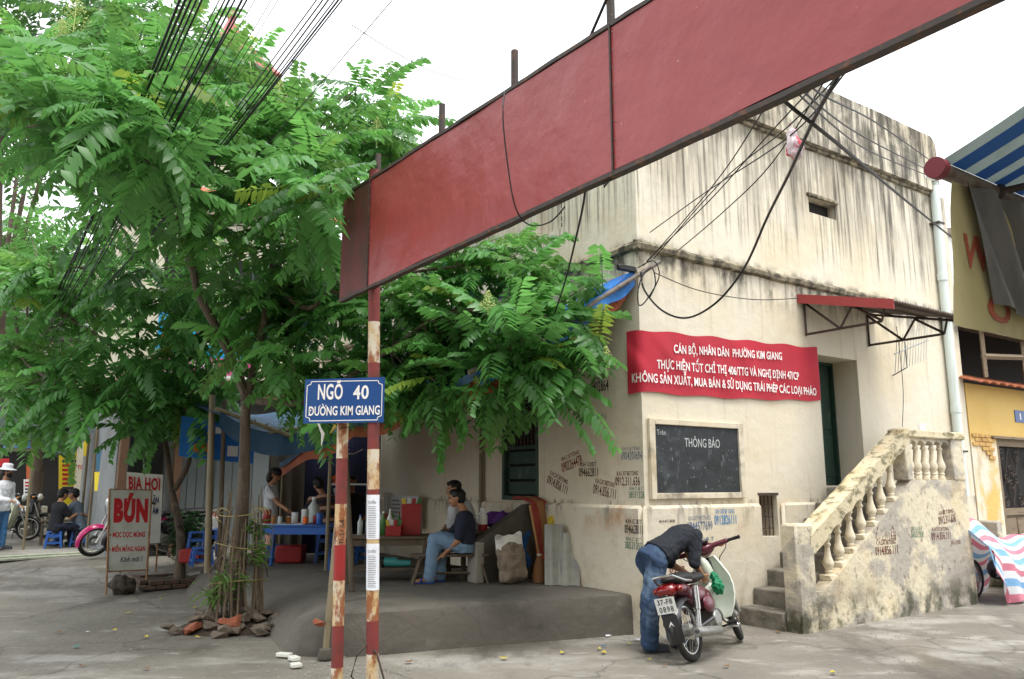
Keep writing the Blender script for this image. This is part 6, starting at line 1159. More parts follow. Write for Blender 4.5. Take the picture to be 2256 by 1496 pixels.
def chunk(name, label, p, sc, mt, k, rot, cat='stone', group=None):
    v, f = shapes[k % 6]; m = MB(); m.v = [V((q.x * sc[0], q.y * sc[1], q.z * sc[2])) for q in v]; m.f = f; m.fi = [0] * len(f); o = m.build(name, M[mt], None, False, label, cat=cat, group=group); o.location = p; o.rotation_euler = rot; return o
gr_ = 'rubble heaped round the big trunk'
for i in range(46):
    a = RB.uniform(0, 6.283); a = RB.gauss(-1.7, 1.1) if i < 36 else a; r_ = RB.uniform(.3, .8); s_ = RB.uniform(.05, .14); h_ = max(.03, .19 - .26 * (r_ - .28)) * RB.uniform(.5, 1)
    p = c0_ + V((math.cos(a) * r_, math.sin(a) * r_ * .85, h_)); red = RB.random() < .22; big = s_ > .105
    chunk('brick_fragment' if red else 'rubble_stone', ('orange-red broken brick' if red else 'large flat grey rubble stone' if big else 'small grey rubble stone') + ' in the heap round the big trunk', p, (s_ * 1.2, s_, s_ * RB.uniform(.4, .75)), 'brick_red' if red else 'rubble', i, (RB.uniform(-.4, .4), RB.uniform(-.4, .4), RB.uniform(0, 6)), 'brick' if red else 'stone', gr_)
m = MB(); m.grid(lambda u, v: c0_ + V(((.08 + .6 * u) * math.cos(6.283 * v), (.08 + .5 * u) * math.sin(6.283 * v), .15 * (1 - u) ** .8 - .01 + .02 * noise.noise(V((u * 5, v * 9, 0))))), 8, 28); struct(m.build('soil_mound', M['soil']))
# white tile fragments, loose bricks, litter, fallen leaves
simple('tile_white', (222, 222, 214), .4)
for i, (px, py, rz) in enumerate(((626, 1447, -.3), (648, 1455, -.9), (652, 1470, .5))): m = MB(); m.box((0, 0, .02), (.15 - .03 * i, .07 + .01 * i, .035), .005); o = m.build('tile_fragment', M['tile_white'], None, True, ('longest' if i == 0 else 'middle' if i == 1 else 'squarest') + ' of three white tile offcuts lying by the terrace ramp', cat='tile', group='white tile offcuts'); o.location = G(px, py); o.rotation_euler = (0, 0, rz)
o = chunk('brick_fragment', 'broken half brick lying on the terrace ramp behind the leaning bamboo', G(703, 1372, .33), (.07, .045, .045), 'brick_red', 2, (0, .3, .4), 'brick')
simple('fallen_leaf', (186, 170, 60), .7); simple('fallen_brown', (120, 88, 58), .8)
rn = random.Random(77); lv = [(320, 1405), (437, 1405), (322, 1475), (355, 1322), (60, 1180), (430, 1340), (1385, 1420), (1330, 1440), (1320, 1432), (1835, 1484), (1465, 1468), (1715, 1394), (1430, 1455), (280, 1352), (350, 1340), (660, 1462), (130, 1395), (250, 1390), (85, 1255), (180, 1468), (1240, 1440), (1110, 1452), (900, 1460), (1600, 1470)]
for i, (px, py) in enumerate(lv):
    m = MB(); L_ = rn.uniform(.05, .09); m.grid(lambda u, v: (L_ * (u - .5), .36 * L_ * (v - .5) * math.sin(math.pi * min(.97, max(.03, u))) * 2, .012 + .012 * (2 * u - 1) ** 2), 6, 2, .001); yl = rn.random() < .6
    o = m.build('fallen_leaf', M['fallen_leaf' if yl else 'fallen_brown'], None, True, ('yellow' if yl else 'brown') + ' fallen leaf lying on the street', cat='leaf', group='fallen leaves on the street'); o.location = GH(px, py); o.rotation_euler = (0, 0, rn.random() * 6.28)
for px, py, mt, la in ((1403, 1411, 'paper', 'white scrap of paper on the street by the bending man'), (1341, 1402, 'paper', 'tiny white litter scrap at the foot of the terrace'), (1329, 1426, 'plastic_blue', 'blue bottle cap litter at the foot of the terrace'), (195, 1394, 'paper', 'pale litter scrap on the street before the rubble heap'), (168, 1426, 'teal', 'turquoise litter scrap on the street')): m = MB(); m.hull([V((rn.uniform(-.04, .04), rn.uniform(-.03, .03), rn.uniform(.004, .02))) for k in range(9)]); o = m.build('litter_scrap', M[mt], None, False, la, cat='litter'); o.location = GH(px, py)
m = MB(); rn = random.Random(5)
for i in range(2600):
    if i < 380: p = G(rn.gauss(770, 70), rn.gauss(1478, 18)); 
    else: p = V((rn.uniform(-7, 5), rn.uniform(5.6, 11.5), 0))
    if noise.noise(V((p.x * .8, p.y * .8, 9))) < -.05 and i >= 380: continue
    d = p - BC
    if d.dot(E1) > 1.2 and d.dot(E2) > -1: continue
    e = rn.uniform(.004, .013) * (1.0 if i >= 380 else 1.2); p.z = ghz(p.x, p.y) - .012 + e * .4; m.add([p + V((e, 0, 0)), p + V((-e, e * .3, 0)), p + V((0, -e, 0)), p + V((0, 0, e))], [(0, 3, 2), (1, 3, 0), (2, 3, 1)])
m.build('gravel', simple('gravel', (142, 137, 128), .9), None, False, 'loose pale gravel scattered over the street', fix=False, kind='stuff', cat='gravel')
# fine iron cable at the post foot
PB = PB + V((.085, 0, 0)); cable_ = MB(); cable_.tube([PB + V((-.07, -.02, 0.02)), PB + V((-.16, -.05, .12)), PB + V((-.12, -.04, .28)), PB + V((-.04, -.03, .36)), PB + V((.04, -.05, .3)), PB + V((.1, -.06, .12)), PB + V((.13, -.05, .02))], .008, 6); cable_.build('bent_rod', M['iron'], None, True, 'bent rusty rod looped round the foot of the gateway post', cat='rod')
# banana-like yellow petals tied under the street sign
for i, (px, y0, y1, dx) in enumerate(((700, 930, 982, 8), (735, 925, 955, -8))): m = MB(); p = D(px, y0, 6.95); q = D(px + dx, y1, 6.95); m.tube([p, (p + q) / 2 + V((.03, 0, 0)), q], [.008, .016, .003], 6); m.build('plastic_ribbon', M['yellow_bag' if i else 'tile_white'], None, True, ('yellow' if i else 'white') + ' plastic ribbon dangling below the street-name plate', cat='ribbon')
# ---------------- kerb of pale tiles and far street
k0, k1 = G(-60, 1240, .30), G(245, 1222, .32); dk = (k1 - k0); nk_ = 13; KB = bpy.data.objects.new('kerb', None); COL.objects.link(KB); KB['kind'] = 'structure'
for r_ in range(2):
    for i in range(nk_):
        a, b = k0 + dk * (i / nk_), k0 + dk * ((i + .96) / nk_); bk_ = V((-dk.y, dk.x, 0)).normalized() * .3; o_ = bk_ * r_; m = MB(); tp = V((0, 0, .03 + .02 * r_)); m.add([a + o_, b + o_, b + o_ + bk_ * .95, a + o_ + bk_ * .95, a + o_ + tp, b + o_ + tp, b + o_ + bk_ * .95 + tp, a + o_ + bk_ * .95 + tp], [(3, 2, 1, 0), (4, 5, 6, 7), (0, 1, 5, 4), (1, 2, 6, 5), (2, 3, 7, 6), (3, 0, 4, 7)]); m.build('kerb_tile', simple('kerbtile', (176, 180, 160), .8, spots=[(srgb(130, 132, 116), (4, 4, 4), .45, .7, 5, .6)]) if (r_, i) == (0, 0) else M['kerbtile'], KB, False)
TBL = thing('drinks_table', 'rough low wooden table where the far drinkers sit', 'table', G(146, 1198, .34), R(15)); m = MB(); m.box((0, 0, .5), (1.0, .6, .035), .006); m.build('top', M['wood'], TBL)
for sx in (-1, 1):
    for sy in (-1, 1): m = MB(); m.box((sx * .44, sy * .25, .24), (.05, .05, .48)); m.build('leg', M['wood'], TBL)
for sy in (-1, 1): m = MB(); m.box((0, sy * .25, .14), (.83, .03, .05)); m.build('rail', M['wood'], TBL)
# posters on the shop's side wall and pillar
def poster(name, label, pts, mt, o=V((0, 0, 0))):
    m = MB(); a = [V(p) + o for p in pts]; n = (a[1] - a[0]).cross(a[3] - a[0]).normalized() * .01; m.add([*a, *[p - n for p in a]], [(0, 1, 2, 3), (7, 6, 5, 4), (0, 4, 5, 1), (1, 5, 6, 2), (2, 6, 7, 3), (3, 7, 4, 0)]); t = thing(name, label, 'poster', a[0], world=True); return t, m.build('sheet', M[mt], t, False), a
simple('poster_yellow', (226, 200, 44), .6); simple('poster_teal', (36, 92, 120), .6); simple('poster_orange', (190, 92, 44), .6)
def pxq(x0, y0, x1, y1, Y0, Y1): return [D(x0, y1, Y0), D(x1, y1, Y1), D(x1, y0, Y1), D(x0, y0, Y0)]
def onp(a, u, v): return a[0].lerp(a[1], u).lerp(a[3].lerp(a[2], u), v) + V((0, -.014, 0))
t, s_, a = poster('yellow_poster', 'tall yellow printed advertisement with red lines beyond the drinkers', pxq(130, 995, 174, 1112, 19.5, 19.9), 'poster_yellow')
for i in range(8):
    v = .80 - i * .085; m = MB(); w_ = (.7, .5, .42, .5, .45, .62, .8, .6)[i]; m.add([onp(a, .18, v), onp(a, .18 + w_, v), onp(a, .18 + w_, v + .045), onp(a, .18, v + .045)], [(0, 1, 2, 3)]); m.build('print_line', M['sign_navy' if i in (0, 6) else 'sign_red' if i != 7 else 'poster_orange'], s_, False)
m = MB(); m.add([onp(a, .05, .20), onp(a, .95, .20), onp(a, .95, .26), onp(a, .05, .26)], [(0, 1, 2, 3)]); m.build('blue_bar', M['plastic_blue'], s_, False)
for la, q, mt in (('teal poster with pale figure on the grey shop side', (212, 990, 246, 1038, 16.6, 16.2), 'poster_teal'), ('small yellow poster below the teal poster', (208, 1040, 243, 1082, 16.6, 16.2), 'poster_yellow'), ('narrow yellow sign projecting from the white pillar', (184, 968, 192, 1005, 18.5, 18.5), 'poster_yellow'), ('orange board in the far street', (58, 1024, 86, 1056, 24, 24), 'poster_orange'), ('small red board at the street edge above the sun hat', (-5, 1010, 20, 1028, 19, 19), 'sign_red')): poster('poster', la, pxq(*q), mt)
t, s_, a = poster('poster', 'white board with red and blue lines in the far street', pxq(52, 1056, 76, 1092, 23, 23), 'tile_white')
for i in range(4): v = .75 - i * .2; m = MB(); m.add([onp(a, .15, v), onp(a, .85, v), onp(a, .85, v + .1), onp(a, .15, v + .1)], [(0, 1, 2, 3)]); m.build('print_line', M['sign_red' if i < 2 else 'sign_navy'], s_, False)
WP = thing('white_pillar', 'white painted shop pillar with a red hair-salon word on it', 'pillar', D(188, 1180, 19), world=True); c_ = D(190, 1000, 19); m = MB(); m.b2((c_.x - .17, 18.9, .2), (c_.x + .17, 19.25, 3.6), .01); m.build('shaft', M['cream'], WP); text('TÓC', .26, .12, lambda x, y: (c_.x - .13 + x, 18.897, D(190, 1034, 18.9).z + y), M['sign_red'], 'lettering', WP, bold=.03)
# dark green awning tarpaulins over the pavement
for i, (q, la, mt) in enumerate((([(-40, 985, 16), (75, 968, 17), (200, 925, 17.5), (-60, 915, 18)], 'dark green tarpaulin slung over the far pavement', 'tarp_green'), ([(75, 985, 16.5), (150, 1008, 16.5), (215, 940, 17), (100, 930, 18)], 'sagging brown-green tarpaulin slung beside the dark green one', 'tarp_green'))):
    P4 = [D(*p) for p in q]; t = thing('street_tarpaulin', la, 'tarpaulin', P4[0], world=True); m = MB(); m.grid(lambda u, v: P4[0].lerp(P4[1], u).lerp(P4[3].lerp(P4[2], u), v) - V((0, 0, .22 * math.sin(math.pi * u) * math.sin(math.pi * v))), 16, 10, .006); m.build('sheet', M[mt], t)
    m = MB(); m.tube([P4[2], V((P4[2].x, P4[2].y, .3))], .03, 6); m.build('support_pole', M['bamboo'], t); m = MB(); m.tube([P4[0], V((P4[0].x, P4[0].y, .3))], .03, 6); m.build('support_pole', M['bamboo'], t)
# far shop houses
cols_ = [(190, 178, 150), (150, 158, 150), (206, 196, 170), (168, 140, 110), (180, 186, 184)]
rn = random.Random(8)
for i in range(5):
    x0 = -27 + i * 4.3; y0 = 29 + (i % 2) * .6 - i * 1.2; w_ = 4.2; h_ = (7.2, 9.5, 6.4, 8.4, 7.0)[i]; mt = simple('farwall%d' % i, cols_[i], .9, spots=[(grime, (1.5, 1.5, .3), .5, .75, 6, .6)]); t = thing('far_shophouse', ('sand-coloured', 'grey-green', 'cream', 'brown', 'pale grey')[i] + ' shophouse across the far street behind the trees', 'house', (x0, y0, .3), world=True, group='shophouses across the far street')
    m = MB(); m.b2((x0, y0, 0), (x0 + w_ - .02, y0 + 6, h_)); m.build('wall', mt, t, False); m = MB(); m.b2((x0 - .1, y0 - .5, h_), (x0 + w_ + .08, y0 + 6, h_ + .2)); m.build('roof', M['conc'], t, False)
    m = MB(); m.b2((x0 + .5, y0 - .04, .3), (x0 + 3.6, y0 - .005, 2.7)); sf = m.build('shopfront', M['dark'], t, False); m = MB(); m.b2((x0 + .2, y0 - .25, 2.8), (x0 + 3.9, y0 - .01, 3.5)); m.build('signboard', M[('poster_orange', 'tile_white', 'plastic_blue', 'sign_red', 'poster_teal')[i]], t, False)
    for k in range(4): m = MB(); m.b2((x0 + .7 + (k % 2) * 1.6, y0 - .03, 4.2 + (k // 2) * 2.0), (x0 + 1.9 + (k % 2) * 1.6, y0 - .005, 5.4 + (k // 2) * 2.0)) if 5.5 + (k // 2) * 2 < h_ else m.b2((x0 + .7 + (k % 2) * 1.6, y0 - .03, 3.7), (x0 + 1.9 + (k % 2) * 1.6, y0 - .005, 4.1)); m.build('window', M['dark'], t, False)
    for k in range(3): m = MB(); m.b2((x0 + .6 + k * 1.0, y0 - 1.1, .3), (x0 + 1.4 + k * 1.0, y0 - .5, .9 + .4 * rn.random()), .03); m.build('goods_crate', M[rn.choice(('plastic_red', 'tile_white', 'wood', 'plastic_blue', 'poster_orange'))], t)
# red-roofed spire behind the crown
SPb = D(520, 300, 26); sz = D(505, 55, 26).z; SPt = thing('red_spire', 'pointed red tiled tower roof showing above the crown', 'tower', (SPb.x, 26, .3), world=True); c_ = D(508, 60, 26)
m = MB(); zb_ = D(508, 150, 26).z; m.b2((c_.x - 1.2, 24.8, .3), (c_.x + 1.2, 27.2, zb_)); m.build('shaft', M['cream'], SPt, False); m = MB(); m.lathe([(2.0, zb_ - .3), (1.1, zb_ + .5), (.35, D(508, 70, 26).z), (.12, D(508, 45, 26).z), (.12, D(508, 40, 26).z)], 4, (c_.x, 26, 0)); m.build('roof', simple('spire', (168, 104, 100), .85), SPt, False); m = MB(); m.lathe([(.1, D(508, 42, 26).z), (.22, D(508, 34, 26).z), (.05, D(508, 20, 26).z)], 10, (c_.x, 26, 0)); m.build('finial', M['spire'], SPt)
# unseen houses added behind the camera to block low sky and darken the stall
for i, (x0, y0, w_, h_, la) in enumerate(((-22, -9, 9, 8.5, 'cream'), (-12.8, -9, 8, 10, 'grey'), (-4.6, -9, 8, 8, 'ochre'), (3.6, -9, 9, 9.5, 'white'))):
    t = thing('sky_block_house', la + ' plastered house added unseen behind the camera to block low sky', 'house', (x0, y0, 0), world=True, group='unseen houses added to block low sky'); m = MB(); m.b2((x0, y0 - 5, 0), (x0 + w_ - .05, y0, h_)); m.build('wall', M[('cream', 'shop_grey', 'yellow', 'wall')[i]], t, False); m = MB(); m.b2((x0 - .1, y0 - 5.1, h_), (x0 + w_, y0 + .5, h_ + .2)); m.build('roof', M['conc'], t, False)
    for k in range(3): m = MB(); m.b2((x0 + 1 + k * 2.5, y0 + .005, 4.2), (x0 + 2.4 + k * 2.5, y0 + .03, 5.8)); m.build('window', M['dark'], t, False)
    m = MB(); m.b2((x0 + 1, y0 + .005, 0), (x0 + 5, y0 + .03, 2.8)); m.build('shopfront', M['dark'], t, False)
# ---------------- cables
def sagline(a, b, sag, n=18):
    a, b = V(a), V(b); return [a + (b - a) * (i / n) - V((0, 0, 4 * sag * (i / n) * (1 - i / n))) for i in range(n + 1)]
def cable(pts, r, name, label, group=None, n=5):
    m = MB(); m.tube(pts, r, n); return m.build(name, M['wire'], None, True, label, cat='cable', group=group)
random.seed(12)
gcab = 'bundle of overhead cables crossing the tree crown'
pole_far = V((-15.5, 24, 0))
tops = [(392, 0, .03), (404, 0, .03), (416, 0, .026), (428, 0, .022), (440, 0, .022), (478, 0, .012), (490, 0, .016), (500, 0, .02), (512, 0, .018), (528, 0, .022), (538, 0, .018), (556, 0, .008), (592, 0, .008), (606, 0, .008), (622, 0, .006), (690, 0, .014), (704, 0, .016), (716, 0, .018), (730, 0, .014), (738, 0, .02), (746, 0, .016), (758, 0, .006), (782, 0, .006), (856, 0, .011), (862, 0, .006)]
for i, (x, y, r) in enumerate(tops):
    z = 5.0 + random.uniform(-.15, .15); rr = ray(x, 10); p = V((0, 0, CH)) + rr * ((z - CH) / rr.z)
    e = pole_far + V((random.uniform(-.4, .4), random.uniform(-.3, .3), 4.3 + random.uniform(0, 1.2)))
    d = (p - e); q = p + V((d.x, d.y, 0)).normalized() * 7 + V((0, 0, .8)); 
    pts = sagline(p, e, random.uniform(.4, .8), 24); cable([q] + pts, r * .36, 'overhead_cable', ('thick' if r > .019 else 'medium' if r > .011 else 'thin') + ' black overhead cable in the bundle slanting across the tree crown', gcab)
up = thing('utility_pole', 'concrete utility pole carrying the cable bundle beyond the green tarpaulin', 'utility pole', pole_far, world=True); m = MB(); m.tube([pole_far, pole_far + V((0, 0, 7.5))], [.16, .1], 10); m.build('shaft', M['conc'], up); m = MB(); m.box(pole_far + V((0, 0, 5.2)), (1.2, .08, .1)); m.build('crossarm', M['iron'], up)
def pxcable(lst, r, label, smooth=True, name='house_cable', group=None):
    P_ = [D(a, b, y) for a, b, y in lst]
    if smooth and len(P_) > 2:
        Q = []
        for i in range(len(P_) - 1):
            p0, p1, p2, p3 = P_[max(i - 1, 0)], P_[i], P_[i + 1], P_[min(i + 2, len(P_) - 1)]
            for k in range(6):
                t = k / 6; Q.append(.5 * ((2 * p1) + (p2 - p0) * t + (2 * p0 - 5 * p1 + 4 * p2 - p3) * t * t + (3 * p1 - p0 - 3 * p2 + p3) * t ** 3))
        P_ = Q + [P_[-1]]
    return cable(P_, r, name, label, group)
pxcable([(1890, 90, 3.25), (1840, 180, 3.4), (1790, 270, 4.2), (1740, 380, 5.4), (1690, 480, 6.6), (1640, 590, 7.6), (1580, 665, 8.3), (1515, 700, 8.6), (1460, 685, 8.8), (1420, 640, 8.95), (1412, 600, 9.0)], .012, 'thick black cable sagging from the gateway beam to the house corner')
pxcable([(1680, 170, 3.85), (1735, 228, 4.0), (1850, 320, 4.6), (2000, 445, 7.5), (2112, 535, 11.0)], .012, 'taut black cable running from gateway beam to the yellow house')
gth = 'thin wires from the house corner up past the gateway beam'
for i, pts in enumerate(([(1418, 585, 9.0), (1520, 470, 8.0), (1600, 370, 7.0), (1665, 270, 6.0), (1720, 180, 5.2)], [(1425, 575, 9.0), (1560, 445, 7.6), (1690, 300, 6.0), (1830, 150, 4.8)], [(1440, 570, 9.0), (1590, 400, 7.5), (1735, 280, 5.6), (1870, 140, 4.4)], [(1490, 555, 9.1), (1590, 470, 8), (1700, 360, 6.6), (1840, 140, 4.8)], [(1432, 512, 9.1), (1560, 420, 7.8), (1740, 300, 5.6), (1870, 150, 4.2)])):
    pxcable(pts, .006, 'thin wire fanning up from the house corner towards the gateway beam', group=gth)
gr2 = 'thin wires along the top of the house front'
for pts in ([(1740, 150, 3.7), (1785, 215, 4.0), (1900, 300, 6), (2045, 375, 9)], [(1750, 140, 3.7), (1805, 205, 4.0), (1930, 270, 6), (2048, 352, 9)], [(1730, 160, 3.7), (1775, 222, 4), (1910, 330, 7), (2040, 385, 9.5)]): pxcable(pts, .006, 'thin wire slanting down across the house parapet', group=gr2)
pxcable([(1440, 600, 9.0), (1540, 640, 9.3), (1660, 660, 9.9), (1760, 657, 10.7)], .006, 'thin wire sagging from the house corner to the red canopy')
pxcable([(1405, 590, 8.95), (1440, 575, 8.9), (1452, 610, 8.9), (1425, 660, 8.9), (1408, 672, 8.9), (1406, 640, 8.9), (1416, 608, 8.9), (1436, 590, 8.9), (1444, 625, 8.9), (1432, 655, 8.9)], .008, 'looped spare cable coiled at the house corner')
pxcable([(1292, 370, 4.8), (1287, 437, 4.9), (1270, 520, 5.5), (1245, 620, 7), (1222, 690, 8)], .008, 'slack wire dropping from the beam into the tree branch')
pxcable([(1112, 200, 4.78), (1108, 260, 4.72), (1118, 360, 4.72), (1135, 455, 4.74), (1165, 495, 4.8), (1210, 490, 4.6), (1245, 455, 4.5)], .005, 'thin wire looped down the face of the gateway beam')
pxcable([(1340, -10, 4.2), (1300, 82, 4.42)], .01, 'black guy wire tied to the top of the gateway beam', False)
pxcable([(775, 55, 9), (870, 115, 10), (960, 160, 11), (1060, 186, 12)], .006, 'faint thin wire crossing the open sky')
pxcable([(1975, 720, 11), (1985, 800, 11.6), (1990, 870, 11.8), (1988, 940, 12)], .005, 'thin wire hanging down the wall below the canopy')
# plastic bag caught on the wires
BG = thing('plastic_bag', 'red and white plastic bag caught on the wires above the house front', 'bag', D(1750, 350, 5.6), world=True)
bc = D(1750, 318, 5.6); m = MB(); m.ball(bc + V((0, 0, -.03)), (.07, .05, .10), 12, 8); m.ball(bc + V((-.01, 0, .06)), (.045, .035, .07), 10, 7); m.cap(bc + V((-.02, 0, .1)), bc + V((-.03, 0, .17)), .012)
remesh(m, 'bag', mat('bag', srgb(222, 214, 218), .4, [(srgb(205, 40, 70), (9, 9, 7), .47, .55, 3, .95), (srgb(80, 100, 110), (16, 16, 16), .62, .68, 3, .9)], transl=.3), .012, 3, disp=lumpy(4, 26, .02), parent=BG)
# television aerial under the canopy
AE = thing('television_aerial', 'tilted television aerial with many rods below the canopy', 'aerial', wb(5.35, -.25, 3.5), BA)
m = MB(); m.tube([(0, .24, -.2), (0, 0, -.1), (0, 0, .3)], .012, 6); m.build('mast', M['steel'], AE)
m = MB(); m.tube([(-.5, -.1, .05), (.5, -.1, .36)], .01, 6); m.build('boom', M['steel'], AE)
for i in range(12): x = -.46 + i * .083; z = .05 + (x + .5) * .31; m = MB(); m.tube([(x - .07, -.1, z - .3), (x + .07, -.1, z + .26)], .005, 4); m.build('rod', M['steel'], AE)
# ---------------- trees: compound fronds on branching limbs
leafcol = srgb(88, 146, 74)
def leafmat(name, col, **k):
    return mat(name, col, .36, [(tuple(c * .72 for c in col), (2, 2, 2), .4, .7, 3, .5), (srgb(168, 176, 60), (1.3, 1.3, 1.3), .66, .78, 3, .5)], transl=.48, spec=.45, **k)
M['leaf'] = leafmat('frond_green', leafcol, rnd=.3); M['leafs'] = leafmat('frond_green_mass', leafcol, attr='tint')
M['leaf_old'] = leafmat('yellowing_frond', srgb(122, 150, 62), rnd=.2)
M['leaf_d'] = leafmat('dark_frond', srgb(66, 108, 60), rnd=.3); M['leaf_ds'] = leafmat('dark_frond_mass', srgb(62, 106, 54), attr='tint')
def frond_data(L, pairs, droop, seed, ll=.155, lw=.05):
    rnd = random.Random(seed); vs = []; fs = []
    def P_(t): return V((L * t * (1 - .10 * droop * t), 0, L * (.16 * t - .55 * droop * t * t)))
    n = 8
    for i in range(n + 1):
        p = P_(i / n); r = .0045 * (1 - .75 * i / n); vs += [p + V((0, r, 0)), p + V((0, -r, 0)), p + V((0, 0, -r * 1.6))]
    for i in range(n):
        for k in range(3): fs.append((i * 3 + k, i * 3 + (k + 1) % 3, i * 3 + 3 + (k + 1) % 3, i * 3 + 3 + k))
    for j in range(pairs):
        for sd in (-1, 1):
            t = .14 + .84 * (j + .5 + (.2 if sd > 0 else 0)) / pairs; p = P_(min(t, 1)); tg = (P_(min(1, t + .02)) - P_(t - .02)).normalized()
            l = ll * (1 - .35 * abs(t - .45) * 2 * (1 if t > .45 else .6)) * rnd.uniform(.85, 1.15); w = lw * rnd.uniform(.85, 1.15)
            a = R(rnd.uniform(52, 70)); d = (tg * math.cos(a) + V((0, sd, 0)) * math.sin(a) + V((0, 0, -rnd.uniform(.15, .55)))).normalized()
            s_ = d.cross(V((0, 0, 1))).normalized() * (w / 2); up = s_.cross(d).normalized(); 
            if up.z < 0: up = -up
            roll = rnd.uniform(-.5, .5); s_ = (s_ * math.cos(roll) + up * (w / 2) * math.sin(roll))
            q = [p, p + d * l * .3 + s_ + up * .006, p + d * l * .34, p + d * l * .3 - s_ + up * .006, p + d * l * .66 + s_ * .8 - V((0, 0, l * .05)), p + d * l * .68 - V((0, 0, l * .06)), p + d * l * .66 - s_ * .8 - V((0, 0, l * .05)), p + d * l - V((0, 0, l * .16))]
            b = len(vs); vs += q; fs += [(b, b + 1, b + 2), (b, b + 2, b + 3), (b + 1, b + 4, b + 5, b + 2), (b + 2, b + 5, b + 6, b + 3), (b + 4, b + 7, b + 5), (b + 5, b + 7, b + 6)]
    return vs, fs
FR = [frond_data(L, n, dr, i) for i, (L, n, dr) in enumerate(((.62, 11, .5), (.7, 12, .8), (.78, 13, 1.0), (.55, 10, .25), (.82, 13, .65), (.66, 11, 1.25)))]
FARF = [frond_data(L, n, dr, 20 + i, .16, .055) for i, (L, n, dr) in enumerate(((.7, 8, .5), (.85, 9, .8), (.8, 8, 1.1)))]
def limb(m, pts, r0, r1, n=9):
    P_ = [V(p) for p in pts]; Q = []
    for i in range(len(P_) - 1):
        p0, p1, p2, p3 = P_[max(i - 1, 0)], P_[i], P_[i + 1], P_[min(i + 2, len(P_) - 1)]
        for k in range(5):
            t = k / 5; Q.append(.5 * ((2 * p1) + (p2 - p0) * t + (2 * p0 - 5 * p1 + 4 * p2 - p3) * t * t + (3 * p1 - p0 - 3 * p2 + p3) * t ** 3))
    Q.append(P_[-1]); N = len(Q) - 1; m.tube(Q, [r0 + (r1 - r0) * (i / N) for i in range(N + 1)], n); return Q
def tree(label, base, trunk, branches, tips, seed, nfr, own, datas, mo, ms, size=1.0, trunk_r=.1, keep=None, lo=-45, hi=45):
    """trunk: list of points; branches: lists of points; tips: points where fronds radiate"""
    rnd = random.Random(seed); T = thing('frond_tree', label, 'tree', base, world=True)
    m = MB(); spine = limb(m, trunk, trunk_r, trunk_r * .55, 12); m.build('trunk', M['bark'], T); sk = list(spine[len(spine) // 2:])
    for br, r in branches: m = MB(); sk += limb(m, br, r, r * .4); m.build('branch', M['bark'], T)
    tw = MB(); pl = []
    for tp in tips:
        tp = V(tp); near = min(sk, key=lambda q: (q - tp).length + max(0, q.z - tp.z) * .6); mid = (near + tp) / 2 + V((rnd.uniform(-.1, .1), rnd.uniform(-.1, .1), rnd.uniform(-.18, .02)))
        n0 = len(pl); k = rnd.randint(*nfr); a0 = rnd.random() * 6.28
        for i in range(k):
            yaw = a0 + 6.283 * i / k * 1.0 + rnd.uniform(-.25, .25); el = R(rnd.uniform(lo, hi)); roll = R(rnd.uniform(-18, 18)); sc = size * rnd.choice((.62, .8, .95, 1.05, 1.2, 1.4))
            off = V((rnd.uniform(-.07, .07), rnd.uniform(-.07, .07), rnd.uniform(-.16, .06)))
            mt = Matrix.Translation(tp + off) @ Matrix.Rotation(yaw, 4, 'Z') @ Matrix.Rotation(-el, 4, 'Y') @ Matrix.Rotation(roll, 4, 'X') @ Matrix.Scale(sc, 4)
            tipw = mt @ V((.6, 0, 0))
            if keep and not keep(tp, tipw): continue
            pl.append((tipw.length, mt, rnd.randrange(len(datas)), rnd.uniform(.68, 1.3)))
        if len(pl) > n0 + 2: tw.tube([near, mid, tp], [.014, .010, .006], 5)
    tw.build('twigs', M['bark'], T, kind='stuff')
    pl.sort(key=lambda q: q[0])
    cm = bpy.data.meshes.new('crown'); vs = []; fs = []; cols = []
    for _, mt, k, tint in pl[own:]:
        b = len(vs); v, f = datas[k]; vs += [mt @ p for p in v]; fs += [tuple(i + b for i in q) for q in f]; yl = 1 + .35 * ((tint * 997) % 1) ** 3; c = (tint * yl, tint, tint * .95, 1); cols += [c] * len(v)
    cm.from_pydata([tuple(v) for v in vs], [], fs)
    ca = cm.color_attributes.new('tint', 'FLOAT_COLOR', 'POINT'); ca.data.foreach_set('color', [x for c in cols for x in c])
    cm.materials.append(ms); cm.polygons.foreach_set('use_smooth', [True] * len(cm.polygons))
    crown = bpy.data.objects.new('crown', cm); put(crown, T); crown['kind'] = 'stuff'
    key = (id(datas), mo.name)
    if key not in FMESH:
        L_ = []
        for v, f in datas:
            me = bpy.data.meshes.new('frond'); me.from_pydata([tuple(p) for p in v], [], f); me.materials.append(mo); me.polygons.foreach_set('use_smooth', [True] * len(f)); L_.append(me)
        FMESH[key] = L_
    for _, mt, k, tint in pl[:own]:
        o = bpy.data.objects.new('frond', FMESH[key][k]); COL.objects.link(o); o.parent = crown; o.matrix_local = mt
        if (tint * 1009) % 1 < .035 and mo is M['leaf']: o.material_slots[0].link = 'OBJECT'; o.material_slots[0].material = M['leaf_old']
    return T
FMESH = {}
jit = random.Random(31)
def around(lst, n, dx, dy, dz):
    out = [D(*p) for p in lst]
    for p in lst:
        for i in range(n): out.append(D(p[0] + jit.gauss(0, dx), p[1] + jit.gauss(0, dy), p[2] + jit.uniform(.1, dz)))
    return out
